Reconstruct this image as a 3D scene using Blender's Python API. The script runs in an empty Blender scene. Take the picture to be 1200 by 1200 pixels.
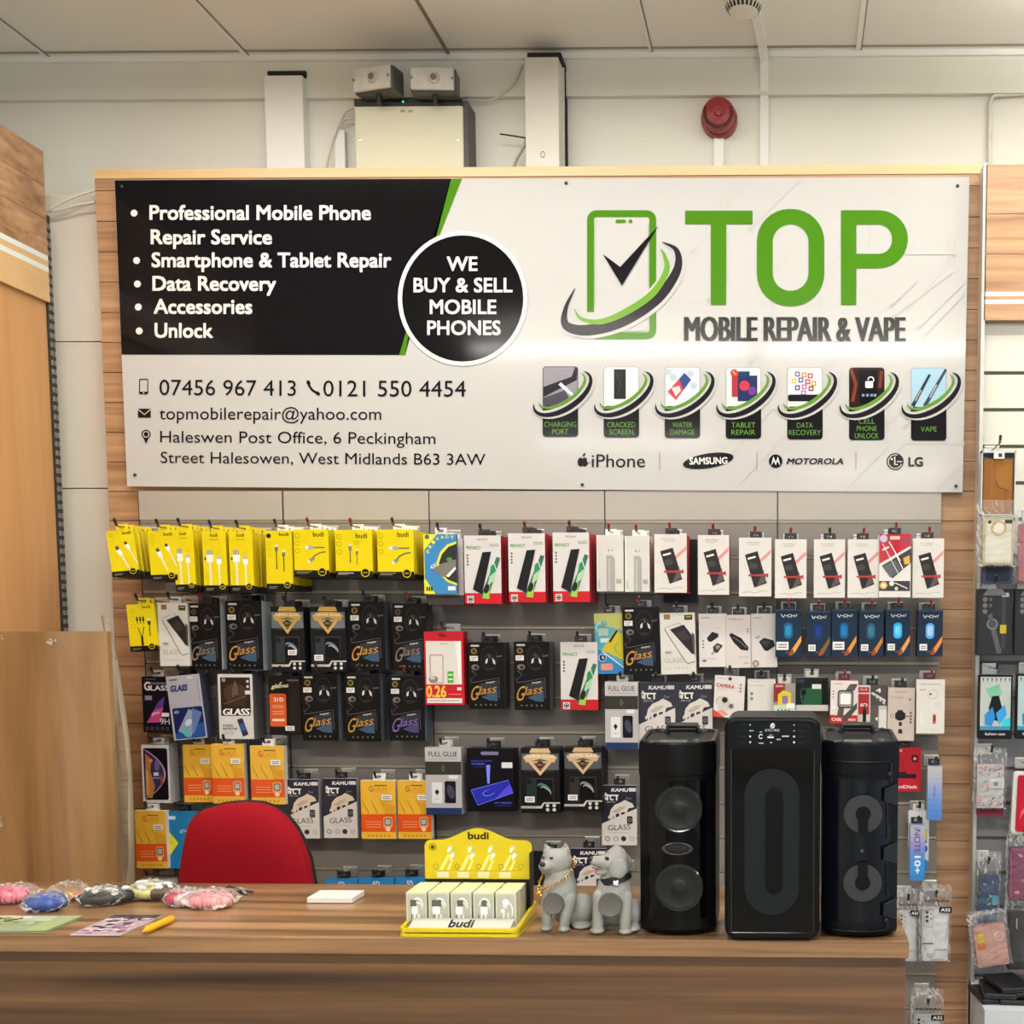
import bpy, bmesh, math, random
from mathutils import Matrix, Vector, Euler
random.seed(7)
SC = bpy.context.scene
COL = SC.collection
R = math.radians
PI = math.pi

# ------------------------------------------------------------------ camera
FPX, PX0, PY0 = 1400.0, 896.3, 847.4
YAW, PITCH, ROLL = R(1.158), R(4.687), R(0.102)
CAM = Vector((0.0, -3.4, 1.45))
cy, sy, cp, sp, cr, sr = math.cos(YAW), math.sin(YAW), math.cos(PITCH), math.sin(PITCH), math.cos(ROLL), math.sin(ROLL)
M_base = Matrix(((1, 0, 0), (0, 0, -1), (0, 1, 0)))
M_yaw = Matrix(((cy, -sy, 0), (sy, cy, 0), (0, 0, 1))).transposed()
M_pit = Matrix(((1, 0, 0), (0, cp, -sp), (0, sp, cp)))
M_rol = Matrix(((cr, -sr, 0), (sr, cr, 0), (0, 0, 1)))
W2C = M_rol @ M_pit @ M_base @ M_yaw            # world -> (right, down, forward)
C2W = W2C.transposed()
cam = bpy.data.cameras.new('camera')
cam.sensor_fit = 'HORIZONTAL'; cam.sensor_width = 36.0
cam.lens = 36.0 * FPX / 1200.0
cam.shift_x = (600.0 - PX0) / 1200.0
cam.shift_y = (PY0 - 600.0) / 1200.0
cam.clip_start = 0.05
cam_ob = bpy.data.objects.new('camera', cam)
rt, dn, fw = C2W.col[0], C2W.col[1], C2W.col[2]
cam_ob.matrix_world = Matrix(((rt[0], -dn[0], -fw[0], CAM[0]), (rt[1], -dn[1], -fw[1], CAM[1]), (rt[2], -dn[2], -fw[2], CAM[2]), (0, 0, 0, 1)))
COL.objects.link(cam_ob)
SC.camera = cam_ob

def ray(px, py):
    return C2W @ Vector(((px - PX0) / FPX, (py - PY0) / FPX, 1.0))
def U(px, py, Y):                                # where the sight line meets the plane at depth Y
    d = ray(px, py); return CAM + d * ((Y - CAM.y) / d.y)
def Uz(px, py, z):
    d = ray(px, py); return CAM + d * ((z - CAM.z) / d.z)
def Ux(px, py, x):
    d = ray(px, py); return CAM + d * ((x - CAM.x) / d.x)

# ------------------------------------------------------------------ light and exposure
SC.view_settings.view_transform = 'Standard'
SC.view_settings.look = 'None'
SC.view_settings.gamma = 1.0
SC.view_settings.use_curve_mapping = False
SC.view_settings.exposure = -0.22
wd = bpy.data.worlds.new('world'); SC.world = wd
wd.use_nodes = True
wd.node_tree.nodes['Background'].inputs[0].default_value = (0.75, 0.87, 1.0, 1)
wd.node_tree.nodes['Background'].inputs[1].default_value = 0.5
ZC = U(500, 68.5, 0.17).z                          # ceiling height
def area(name, loc, rot, sx, sy_, power, col):
    l = bpy.data.lights.new(name, 'AREA'); l.shape = 'RECTANGLE'; l.size = sx; l.size_y = sy_
    l.energy = power; l.color = col
    o = bpy.data.objects.new(name, l); o.location = loc; o.rotation_euler = rot; COL.objects.link(o)
    return o
WARM = (1.0, 0.965, 0.90)
for x_, e_ in ((-1.0, 57), (0.6, 57), (2.4, 46)):
    area('ceiling_tube_or_fill_light', (x_, -3.3, ZC - 0.12), (0, 0, 0), 1.5, 0.08, e_, WARM)
    area('ceiling_tube_or_fill_light', (x_, -3.3, ZC - 0.11), (R(180), 0, 0), 1.5, 0.08, e_ * 0.45, WARM)
area('ceiling_tube_or_fill_light', (1.35, -0.45, ZC - 0.14), (0, 0, 0), 1.3, 0.08, 6, WARM)
area('ceiling_tube_or_fill_light', (1.35, -0.45, ZC - 0.13), (R(180), 0, 0), 1.3, 0.08, 30, WARM)
area('ceiling_tube_or_fill_light', (-1.2, -0.7, ZC - 0.08), (0, 0, 0), 1.4, 0.08, 27, WARM)  # added fill near the wall, out of view, for steeper light from above
area('ceiling_tube_or_fill_light', (0.2, -0.7, ZC - 0.08), (0, 0, 0), 1.2, 0.08, 18, WARM)  # second added fill, brightens the upper wall more than the lower
area('ceiling_tube_or_fill_light', (0.9, -9.2, ZC - 0.06), (0, 0, 0), 1.5, 0.3, 80, WARM)
area('ceiling_tube_or_fill_light', (-1.4, -7.0, ZC - 0.06), (0, 0, 0), 1.5, 0.08, 60, WARM)
area('shop_window_daylight', (0.3, -11.1, 1.4), (R(90), 0, 0), 5.5, 2.2, 60, (0.80, 0.90, 1.0))
area('side_window_daylight', (4.12, -3.4, 1.2), (0, R(90), 0), 2.2, 3.4, 50, (0.72, 0.86, 1.0))

# ------------------------------------------------------------------ materials
MC = {}
def lin(c):
    return c / 12.92 if c <= 0.04045 else ((c + 0.055) / 1.055) ** 2.4
def rgb(h):
    h = h.lstrip('#'); return tuple(lin(int(h[i:i + 2], 16) / 255) for i in (0, 2, 4)) + (1,)
def C(h, rough=0.5, metal=0.0, spec=0.5, coat=0.0):
    k = (h, rough, metal, spec, coat)
    if k in MC: return MC[k]
    m = bpy.data.materials.new('paint_' + h.lstrip('#')); m.use_nodes = True
    b = m.node_tree.nodes['Principled BSDF']
    b.inputs['Base Color'].default_value = rgb(h); b.inputs['Roughness'].default_value = rough
    b.inputs['Metallic'].default_value = metal; b.inputs['Specular IOR Level'].default_value = spec
    b.inputs['Coat Weight'].default_value = coat
    MC[k] = m; return m
def glow(h, s):
    k = ('glow', h, s)
    if k in MC: return MC[k]
    m = C(h).copy(); b = m.node_tree.nodes['Principled BSDF']
    b.inputs['Emission Color'].default_value = rgb(h); b.inputs['Emission Strength'].default_value = s
    MC[k] = m; return m
def noisy(name, h1, h2, scale, rough=0.6, stretch=(1, 1, 1), bump=0.0, detail=4, spec=0.5, coat=0.0, lo=0.3, hi=0.7, planks=None):
    m = bpy.data.materials.new(name); m.use_nodes = True; t = m.node_tree; n = t.nodes; L = t.links
    b = n['Principled BSDF']; b.inputs['Roughness'].default_value = rough
    b.inputs['Specular IOR Level'].default_value = spec; b.inputs['Coat Weight'].default_value = coat
    g = n.new('ShaderNodeNewGeometry'); mp = n.new('ShaderNodeMapping'); mp.inputs['Scale'].default_value = stretch
    L.new(g.outputs['Position'], mp.inputs['Vector'])
    no = n.new('ShaderNodeTexNoise'); no.inputs['Scale'].default_value = scale; no.inputs['Detail'].default_value = detail
    no.inputs['Roughness'].default_value = 0.6; no.inputs['Distortion'].default_value = 0.4
    src = mp.outputs['Vector']
    if planks:                                   # each board its own cut of the grain
        sx = n.new('ShaderNodeSeparateXYZ'); L.new(g.outputs['Position'], sx.inputs[0])
        dv = n.new('ShaderNodeMath'); dv.operation = 'DIVIDE'; dv.inputs[1].default_value = planks; L.new(sx.outputs['Z'], dv.inputs[0])
        fl = n.new('ShaderNodeMath'); fl.operation = 'FLOOR'; L.new(dv.outputs[0], fl.inputs[0])
        ml = n.new('ShaderNodeMath'); ml.operation = 'MULTIPLY'; ml.inputs[1].default_value = 3.7; L.new(fl.outputs[0], ml.inputs[0])
        cb = n.new('ShaderNodeCombineXYZ'); L.new(ml.outputs[0], cb.inputs[0])
        ad = n.new('ShaderNodeVectorMath'); ad.operation = 'ADD'; L.new(src, ad.inputs[0]); L.new(cb.outputs[0], ad.inputs[1]); src = ad.outputs[0]
    L.new(src, no.inputs['Vector'])
    rp = n.new('ShaderNodeValToRGB'); rp.color_ramp.elements[0].position = lo; rp.color_ramp.elements[1].position = hi
    rp.color_ramp.elements[0].color = rgb(h1); rp.color_ramp.elements[1].color = rgb(h2)
    L.new(no.outputs['Fac'], rp.inputs['Fac']); L.new(rp.outputs['Color'], b.inputs['Base Color'])
    if bump:
        bp = n.new('ShaderNodeBump'); bp.inputs['Strength'].default_value = bump; bp.inputs['Distance'].default_value = 0.002
        L.new(no.outputs['Fac'], bp.inputs['Height']); L.new(bp.outputs['Normal'], b.inputs['Normal'])
    return m
def clear(name, tint, gloss=0.25, rough=0.15, milky=0.12):
    m = bpy.data.materials.new(name); m.use_nodes = True; t = m.node_tree; n = t.nodes; L = t.links
    out = n['Material Output']; b = n['Principled BSDF']
    b.inputs['Base Color'].default_value = rgb(tint); b.inputs['Roughness'].default_value = rough
    tr = n.new('ShaderNodeBsdfTransparent'); mx = n.new('ShaderNodeMixShader')
    lw = n.new('ShaderNodeLayerWeight'); lw.inputs['Blend'].default_value = gloss
    mm = n.new('ShaderNodeMath'); mm.operation = 'MULTIPLY_ADD'; mm.inputs[1].default_value = 0.7; mm.inputs[2].default_value = milky; mm.use_clamp = True
    L.new(lw.outputs['Fresnel'], mm.inputs[0]); L.new(mm.outputs[0], mx.inputs['Fac'])
    L.new(tr.outputs[0], mx.inputs[1]); L.new(b.outputs[0], mx.inputs[2]); L.new(mx.outputs[0], out.inputs['Surface'])
    return m
WALLM = noisy('cream_painted_plaster', '#e4e2d6', '#e9e7dc', 3, 0.6, bump=0.05)
CEILM = noisy('ceiling_board_paint', '#e8e6de', '#edebe4', 1.2, 0.6)
TRIMW = C('#efeee8', 0.45)
OAK = noisy('oak_plank_laminate', '#80583a', '#c69d75', 12, 0.42, (0.16, 1, 3.0), planks=0.083, detail=6, lo=0.25, hi=0.72)
OAKL = noisy('pale_oak_edge', '#d2aa76', '#dcb785', 6, 0.4, (0.3, 1, 6))
BEECH = noisy('beech_laminate', '#c08b56', '#cb9965', 5, 0.45, (4, 4, 0.3))
BOARDM = noisy('maple_veneer_board', '#74532f', '#9f7b50', 4.0, 0.35, (3.0, 3, 0.3), detail=8, lo=0.25, hi=0.6)
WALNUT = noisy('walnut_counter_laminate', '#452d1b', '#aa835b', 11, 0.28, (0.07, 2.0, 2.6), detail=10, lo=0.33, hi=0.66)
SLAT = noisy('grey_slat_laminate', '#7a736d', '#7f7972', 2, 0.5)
HEADM = noisy('paler_grey_laminate', '#a39d94', '#a8a299', 2, 0.5)  # paler grey, used above the top groove
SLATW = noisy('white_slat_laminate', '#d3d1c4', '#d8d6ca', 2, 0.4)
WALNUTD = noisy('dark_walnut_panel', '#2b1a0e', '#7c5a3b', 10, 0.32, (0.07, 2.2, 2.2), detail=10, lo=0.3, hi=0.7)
BLK = C('#0b0b0c', 0.35)
CHROME = C('#c8c8c6', 0.25, 1.0)
BAG = clear('clear_polythene', '#f2f4f4', 0.28, 0.08, 0.05)
FILM = clear('clear_film', '#ffffff', 0.2, 0.1, 0.03)

# ------------------------------------------------------------------ mesh helpers
class MB:
    def __init__(s): s.v = []; s.f = []; s.mi = []; s.mats = []
    def m(s, mat):
        if mat not in s.mats: s.mats.append(mat)
        return s.mats.index(mat)
    def add(s, vs, fs, mat):
        o = len(s.v); s.v += [tuple(x) for x in vs]; k = s.m(mat)
        for f in fs: s.f.append([i + o for i in f]); s.mi.append(k)
        return s
    def box(s, x0, x1, y0, y1, z0, z1, mat):
        return s.add([(x0, y0, z0), (x1, y0, z0), (x1, y1, z0), (x0, y1, z0), (x0, y0, z1), (x1, y0, z1), (x1, y1, z1), (x0, y1, z1)],
                     [(0, 3, 2, 1), (4, 5, 6, 7), (0, 1, 5, 4), (1, 2, 6, 5), (2, 3, 7, 6), (3, 0, 4, 7)], mat)
    def prism(s, pts, y0, y1, mat, side=None):    # outline in x,z (counter-clockwise from the front), pushed from y0 back to y1
        n = len(pts)
        s.add([(x, y0, z) for x, z in pts] , [list(range(n))], mat)
        s.add([(x, y1, z) for x, z in pts] , [list(range(n))[::-1]], side or mat)
        vs = [(x, y0, z) for x, z in pts] + [(x, y1, z) for x, z in pts]
        return s.add(vs, [(i, i + n, (i + 1) % n + n, (i + 1) % n) for i in range(n)], side or mat)
    def vprism(s, pts, z0, z1, mat, top=None):    # outline in x,y (counter-clockwise from above), pushed up
        n = len(pts)
        vs = [(x, y, z0) for x, y in pts] + [(x, y, z1) for x, y in pts]
        s.add(vs, [(i, (i + 1) % n, (i + 1) % n + n, i + n) for i in range(n)] + [list(range(n))[::-1]], mat)
        return s.add([(x, y, z1) for x, y in pts], [list(range(n))], top or mat)
    def poly(s, pts, mat): return s.add(pts, [list(range(len(pts)))], mat)
    def tube(s, pts, r, mat, seg=8, caps=True):
        pts = [Vector(p) for p in pts]; n = len(pts); rs = r if isinstance(r, (list, tuple)) else [r] * n
        vs = []; up = None
        for i, p in enumerate(pts):
            d = (pts[min(i + 1, n - 1)] - pts[max(i - 1, 0)]).normalized()
            if up is None:
                up = Vector((0, 0, 1)) if abs(d.z) < 0.9 else Vector((1, 0, 0))
            a = d.cross(up).normalized(); b = a.cross(d).normalized(); up = b
            for k in range(seg):
                t = 2 * PI * k / seg; vs.append(p + (a * math.cos(t) + b * math.sin(t)) * rs[i])
        fs = [(i * seg + k, i * seg + (k + 1) % seg, (i + 1) * seg + (k + 1) % seg, (i + 1) * seg + k) for i in range(n - 1) for k in range(seg)]
        if caps: fs += [list(range(seg))[::-1], [(n - 1) * seg + k for k in range(seg)]]
        return s.add(vs, fs, mat)
    def lathe(s, prof, c, mat, axis='Z', seg=24, sx=1.0, mat_fn=None):
        n = len(prof); vs = []
        for r_, h in prof:
            for k in range(seg):
                t = 2 * PI * k / seg; a, b = r_ * math.cos(t) * sx, r_ * math.sin(t)
                vs.append((c[0] + a, c[1] + b, c[2] + h) if axis == 'Z' else (c[0] + a, c[1] - h, c[2] + b) if axis == 'Y' else (c[0] + h, c[1] + a, c[2] + b))
        for i in range(n - 1):
            fs = [(k, (k + 1) % seg, (k + 1) % seg + seg, k + seg) for k in range(seg)]
            s.add(vs[i * seg:(i + 2) * seg], fs, mat_fn(i) if mat_fn else mat)
        if prof[0][0] > 1e-6: s.add(vs[:seg], [list(range(seg))[::-1]], mat_fn(0) if mat_fn else mat)
        if prof[-1][0] > 1e-6: s.add(vs[-seg:], [list(range(seg))], mat_fn(n - 2) if mat_fn else mat)
        return s
    def ell(s, c, r, mat, seg=16, rings=10, rot=None):
        vs = []; fs = []
        Q = Euler(rot).to_matrix() if rot else None
        for i in range(rings + 1):
            p = PI * i / rings
            for k in range(seg):
                t = 2 * PI * k / seg
                v = Vector((r[0] * math.sin(p) * math.cos(t), r[1] * math.sin(p) * math.sin(t), r[2] * math.cos(p)))
                if Q: v = Q @ v
                vs.append(v + Vector(c))
        for i in range(rings):
            for k in range(seg): fs.append((i * seg + k, (i + 1) * seg + k, (i + 1) * seg + (k + 1) % seg, i * seg + (k + 1) % seg))
        return s.add(vs, fs, mat)
    def torus(s, c, R_, r_, mat, axis='Z', seg=28, ring=8, sx=1.0, sz=1.0):
        vs = []
        for i in range(seg):
            t = 2 * PI * i / seg
            for k in range(ring):
                q = 2 * PI * k / ring; d = R_ + r_ * math.cos(q); a, b, h = d * math.cos(t) * sx, d * math.sin(t) * sz, r_ * math.sin(q)
                vs.append((c[0] + a, c[1] + b, c[2] + h) if axis == 'Z' else (c[0] + a, c[1] - h, c[2] + b))
        fs = [(i * ring + k, ((i + 1) % seg) * ring + k, ((i + 1) % seg) * ring + (k + 1) % ring, i * ring + (k + 1) % ring) for i in range(seg) for k in range(ring)]
        return s.add(vs, fs, mat)
    def build(s, name, parent=None, loc=(0, 0, 0), rot=(0, 0, 0), smooth=None, bevel=0.0, kind=None, fix=True):
        me = bpy.data.meshes.new(name); me.from_pydata(s.v, [], s.f)
        for m in s.mats: me.materials.append(m)
        me.polygons.foreach_set('material_index', s.mi); me.update()
        if fix:
            bm = bmesh.new(); bm.from_mesh(me)
            bmesh.ops.remove_doubles(bm, verts=bm.verts, dist=1e-6); bm.to_mesh(me); bm.free()
        if smooth:
            me.polygons.foreach_set('use_smooth', [True] * len(me.polygons)); me.set_sharp_from_angle(angle=R(smooth))
        o = bpy.data.objects.new(name, me); o.location = loc; o.rotation_euler = rot; COL.objects.link(o)
        if parent: o.parent = parent
        if kind: o['kind'] = kind
        if bevel:
            b = o.modifiers.new('bevel', 'BEVEL'); b.width = bevel; b.segments = 2; b.limit_method = 'ANGLE'; b.angle_limit = R(40); b.harden_normals = False
        return o

def empty(name, label, cat, loc, group=None, rot=(0, 0, 0)):
    o = bpy.data.objects.new(name, None); o.empty_display_size = 0.02; o.location = loc; o.rotation_euler = rot; COL.objects.link(o)
    return tag(o, label, cat, group)
def tag(o, label, cat, group=None):
    o['label'] = label; o['category'] = cat
    if group: o['group'] = group
    return o

TC = {}
def text_mesh(t, bold=0.0):                        # glyph outlines of a line of lettering as flat faces, in em units
    k = (t, bold)
    if k not in TC:
        c = bpy.data.curves.new('lettering', 'FONT'); c.body = t; c.resolution_u = 3
        ob = bpy.data.objects.new('lettering', c)
        me = bpy.data.meshes.new_from_object(ob)
        vs = [(v.co.x, v.co.y) for v in me.vertices]; fs = [list(p.vertices) for p in me.polygons]; n = len(vs)
        d = bold * 0.9; sh = ((0, 0),) if bold < 0.004 else ((-d, -d), (d, d), (-d, d), (d, -d)) if 0.012 < bold < 0.06 else ((-d, 0), (-d / 3, 0), (d / 3, 0), (d, 0)) if bold >= 0.06 else ((-d, 0), (d, 0))
        TC[k] = ([(x + a, y + b) for a, b in sh for x, y in vs], [[i + j * n for i in f] for j in range(len(sh)) for f in fs], n)
        bpy.data.objects.remove(ob); bpy.data.curves.remove(c); bpy.data.meshes.remove(me)
    return TC[k]

class G:                                           # print on a flat face: u to the right, v downward
    def __init__(s, mb, mp, asp=1.0, y=0.0, eps=0.00025, rough=0.42, coat=0.0, spec=0.16):
        s.mb = mb; s.mp = mp; s.asp = asp; s.y = y; s.eps = eps; s.bb = []; s.rough = rough; s.coat = coat; s.spec = spec
    def mat(s, c): return C(c, s.rough, 0, s.spec, s.coat) if isinstance(c, str) else c
    def lev(s, pts):
        a = (min(p[0] for p in pts), min(p[1] for p in pts), max(p[0] for p in pts), max(p[1] for p in pts))
        l = 1 + max([b[4] for b in s.bb if b[0] < a[2] and b[2] > a[0] and b[1] < a[3] and b[3] > a[1]] or [0])
        s.bb.append(a + (l,)); return s.y - s.eps * l
    def put(s, pts, faces, c, lay=0):
        y = s.lev(pts); vs = []
        for i, (u, v) in enumerate(pts):
            x, z = s.mp(u, v); vs.append((x, y - (i // lay) * 0.00005 if lay else y, z))
        out = []
        for f in faces:                            # wind every face towards the viewer side
            ar = sum(vs[f[i]][0] * vs[f[(i + 1) % len(f)]][2] - vs[f[(i + 1) % len(f)]][0] * vs[f[i]][2] for i in range(len(f)))
            out.append(f if ar > 0 else f[::-1])
        s.mb.add(vs, out, s.mat(c)); return s
    def p(s, pts, c): return s.put(list(pts), [list(range(len(pts)))], c)
    def r(s, u0, v0, u1, v1, c): return s.p([(u0, v0), (u1, v0), (u1, v1), (u0, v1)], c)
    def rr(s, u0, v0, u1, v1, q, c, n=5): return s.p(s.rrp(u0, v0, u1, v1, q, n), c)
    def rrp(s, u0, v0, u1, v1, q, n=5):
        o = []
        for cx_, cy_, a0 in ((u1 - q, v0 + q * s.asp, -90), (u1 - q, v1 - q * s.asp, 0), (u0 + q, v1 - q * s.asp, 90), (u0 + q, v0 + q * s.asp, 180)):
            for i in range(n + 1):
                a = R(a0 + 90 * i / n); o.append((cx_ + q * math.cos(a), cy_ + q * s.asp * math.sin(a)))
        return o
    def frame(s, u0, v0, u1, v1, q, w, c):
        a = s.rrp(u0, v0, u1, v1, q); b = s.rrp(u0 + w, v0 + w * s.asp, u1 - w, v1 - w * s.asp, max(q - w, 0.001)); n = len(a)
        return s.put(a + b, [[i, (i + 1) % n, n + (i + 1) % n, n + i] for i in range(n)], c)
    def e(s, u, v, ru, c, rv=None, n=20, rot=0):
        rv = ru if rv is None else rv; q = R(rot); o = []
        for i in range(n):
            a = 2 * PI * i / n; x, y = ru * math.cos(a), rv * math.sin(a)
            o.append((u + x * math.cos(q) - y * math.sin(q), v + (x * math.sin(q) + y * math.cos(q)) * s.asp))
        return s.p(o, c)
    def ring(s, u, v, r1, r0, c, n=24, a0=0, a1=360):
        full = abs(a1 - a0) >= 360; o = []; m = n if full else n + 1
        for q in (r1, r0):
            for i in range(m):
                a = R(a0 + (a1 - a0) * i / n); o.append((u + q * math.cos(a), v + q * s.asp * math.sin(a)))
        return s.put(o, [[i, (i + 1) % m, m + (i + 1) % m, m + i] for i in range(n)], c)
    def line(s, pts, w, c, w1=None):               # a stroke, tapering to w1
        w1 = w if w1 is None else w1; n = len(pts); L_ = []; Rr = []
        P = [Vector((u, v / s.asp)) for u, v in pts]
        for i in range(n):
            d = (P[min(i + 1, n - 1)] - P[max(i - 1, 0)]).normalized(); nn = Vector((-d.y, d.x)); q = (w + (w1 - w) * i / (n - 1)) / 2
            a, b = P[i] + nn * q, P[i] - nn * q; L_.append((a.x, a.y * s.asp)); Rr.append((b.x, b.y * s.asp))
        return s.put(L_ + Rr, [[i, i + 1, n + i + 1, n + i] for i in range(n - 1)], c)
    def t(s, text, u0, v0, u1, v1, c, bold=0.015, rot=0, slant=0.0):    # lettering fitted into a rectangle
        vs, fs, lay = text_mesh(text, bold)
        xa = min(x for x, y in vs); xb = max(x for x, y in vs); ya = min(y for x, y in vs); yb = max(y for x, y in vs)
        cx_, cy_ = (u0 + u1) / 2, (v0 + v1) / 2; q = R(rot); o = []
        for x, y in vs:
            a = ((x - xa) / (xb - xa) - 0.5) * (u1 - u0); b = (0.5 - (y - ya) / (yb - ya)) * (v1 - v0) / s.asp
            a -= b * slant
            o.append((cx_ + a * math.cos(q) - b * math.sin(q), cy_ + (a * math.sin(q) + b * math.cos(q)) * s.asp))
        return s.put(o, fs, c, lay)
    def T(s, text, u0, u1, vcap, vbase, c, bold=0.0, tilt=0.0):           # lettering by cap height and baseline
        vs, fs, lay = text_mesh(text, bold); hv = text_mesh('H', bold)[0]
        H = max(y for x, y in hv); B = min(y for x, y in hv); xa = min(x for x, y in vs); xb = max(x for x, y in vs)
        return s.put([(u0 + (x - xa) / (xb - xa) * (u1 - u0), vbase - (y - B) / (H - B) * (vbase - vcap) + tilt * (x - xa) / (xb - xa)) for x, y in vs], fs, c, lay)
    def el_arc(s, cu, cv, a, b, rot, t0, t1, w, c, n=28):                # crescent along an ellipse, thick in the middle
        q = R(rot); o1 = []; o2 = []
        for i in range(n + 1):
            f = i / n; t = R(t0 + (t1 - t0) * f); k = math.sin(PI * f) ** 0.7 * w
            for o, d in ((o1, k / 2), (o2, -k / 2)):
                x, y = (a + d) * math.cos(t), (b + d) * math.sin(t)
                o.append((cu + x * math.cos(q) - y * math.sin(q), cv + (x * math.sin(q) + y * math.cos(q)) * s.asp))
        return s.put(o1 + o2, [[i, i + 1, n + 2 + i, n + 1 + i] for i in range(n)], c)
# ------------------------------------------------------------------ the room
YW = 0.17
def struct(mb, name, **k):
    o = mb.build(name, kind='structure', **k); return o
struct(MB().box(-3.7, 4.2, YW, YW + 0.1, 0, ZC, WALLM), 'wall_back')
struct(MB().box(-3.7, 4.2, -11.3, YW + 0.1, -0.1, 0, noisy('grey_vinyl_floor', '#9c9892', '#aaa69f', 4, 0.4)), 'floor')
struct(MB().box(-3.7, 4.2, -11.3, YW + 0.1, ZC, ZC + 0.1, CEILM), 'ceiling')
struct(MB().box(-3.8, -3.7, -11.3, YW + 0.1, 0, ZC, WALLM), 'wall_left')
m = MB()                                            # right wall with a tall side window
m.box(4.2, 4.3, -11.3, -5.1, 0, ZC, WALLM); m.box(4.2, 4.3, -1.7, YW + 0.1, 0, ZC, WALLM)
m.box(4.2, 4.3, -5.1, -1.7, 0, 0.05, WALLM); m.box(4.2, 4.3, -5.1, -1.7, 2.5, ZC, WALLM)
struct(m, 'wall_right')
m = MB()
for i in range(11): m.box(4.02, 4.07, -5.1 + i * 0.33, -5.0 + i * 0.33 + 0.05 * (i % 3), 0.05, 2.5, BLK)
struct(m, 'window_2')
m = MB()                                            # shop front
m.box(-3.7, -2.6, -11.4, -11.3, 0, ZC, WALLM); m.box(3.2, 4.2, -11.4, -11.3, 0, ZC, WALLM); m.box(-2.6, 3.2, -11.4, -11.3, 2.55, ZC, WALLM); m.box(-2.6, 3.2, -11.4, -11.3, 0, 0.3, WALLM)
struct(m, 'wall_front')
m = MB()
for x in (-2.6, -0.7, 1.2, 3.1): m.box(x, x + 0.08, -10.9, -10.82, 0.3, 2.55, BLK)
struct(m, 'window_1')
# upper fascia, its shadow gap and the cornice strip
zf0 = U(600, 113, YW - 0.02).z
m = MB(); m.box(-3.7, 4.2, YW - 0.02, YW, zf0, ZC, noisy('cream_painted_fascia', '#dcdacd', '#e2e0d4', 3, 0.6))
struct(m, 'trim_1')
m = MB(); m.box(-3.7, 4.2, YW - 0.032, YW - 0.02, ZC - 0.016, ZC, TRIMW); m.box(-3.7, 4.2, YW - 0.06, YW - 0.05, ZC - 0.002, ZC, C('#97907f'))
struct(m, 'trim_2')
k = 3
for pa, w in (((0, 25, 63, 72), 0.010), ((228, 0, 293, 69), 0.012), ((486, 0, 528, 67.5), 0.005), ((750, 0, 764, 66), 0.007), ((1012, 0, 1005, 62.5), 0.014)):
    x = Uz(pa[2], pa[3], ZC).x
    m = MB(); m.box(x - w / 2, x + w / 2, -3.4, YW - 0.03, ZC - 0.004, ZC, TRIMW if w > 0.006 else C('#8d8778'))
    m.box(x + w / 2, x + w / 2 + 0.004, -3.4, YW - 0.03, ZC - 0.002, ZC, C('#857f72'))
    struct(m, 'trim_%d' % k); k += 1
# boxed-in pipes above the board
def boxing(n, x0, x1, ytop, ybot, Y0, mat):
    a, b = U(x0, ybot, Y0), U(x1, ytop, Y0)
    m = MB().box(a.x, b.x, Y0, YW, a.z, b.z, mat)
    m.box(a.x + 0.005, b.x + 0.006, Y0 + 0.012, YW - 0.005, b.z, b.z + 0.018, C('#2e2620', 0.9))
    struct(m, 'trim_%d' % n, bevel=0.002)
boxing(8, 314, 354, 88, 250, 0.13, TRIMW)
boxing(9, 617, 654, 66.5, 250, 0.06, noisy('boxing_paint', '#cfcbc0', '#d8d5ca', 4, 0.5))
m = MB(); p = U(636, 181, 0.0597); m.torus((p.x, p.y, p.z), 0.008, 0.0009, C('#3a3634', 0.6), 'Y', 16, 5, 0.7, 1.0); struct(m, 'trim_15')
a = U(658, 190, 0.13); b = U(658, 74, 0.13)
m = MB(); m.tube([(a.x, 0.13, a.z - 0.1), (a.x + 0.004, 0.125, (a.z + b.z) / 2), (b.x, 0.13, b.z)], 0.008, C('#d0cec6', 0.4))
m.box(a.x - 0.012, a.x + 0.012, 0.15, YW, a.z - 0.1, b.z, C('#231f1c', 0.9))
struct(m, 'trim_10')

# ------------------------------------------------------------------ oak backboard
def planks(mb, x0, x1, z0, z1, y0, y1, mat, pitch=0.083, gap=0.0022):
    z = math.floor(z0 / pitch) * pitch
    while z < z1:
        a, b = max(z + gap, z0), min(z + pitch, z1)
        if b > a: mb.box(x0, x1, y0, y1, a, b, mat)
        z += pitch
    mb.box(x0, x1, y0 + 0.002, y1, z0, z1, C('#3f2918'))
    return mb
YB = 0.012
bl, br = U(110.5, 197, YB), U(1149, 195, YB)
x0, x1, zt = bl.x, br.x, U(600, 196, YB).z
zr = U(600, 207, YB).z
board = empty('display_backboard', 'oak-effect plank backboard behind the long white sign', 'backboard', ((x0 + x1) / 2, YB, 0))
def rel(o): return (-o.location.x, -o.location.y, -o.location.z)
planks(MB(), x0, x1, 0.0, zr, YB, YB + 0.05, OAK).build('plank_panel', board, rel(board))
MB().box(x0, x1, YB - 0.003, YB + 0.05, zr, zt, OAKL).build('top_rail', board, rel(board))
MB().box(x1, x1 + 0.007, YB - 0.004, YB + 0.05, 0, zt, C('#d8d5cb', 0.4)).build('edge_strip', board, rel(board))['label'] = 'pale edge strip'

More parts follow.
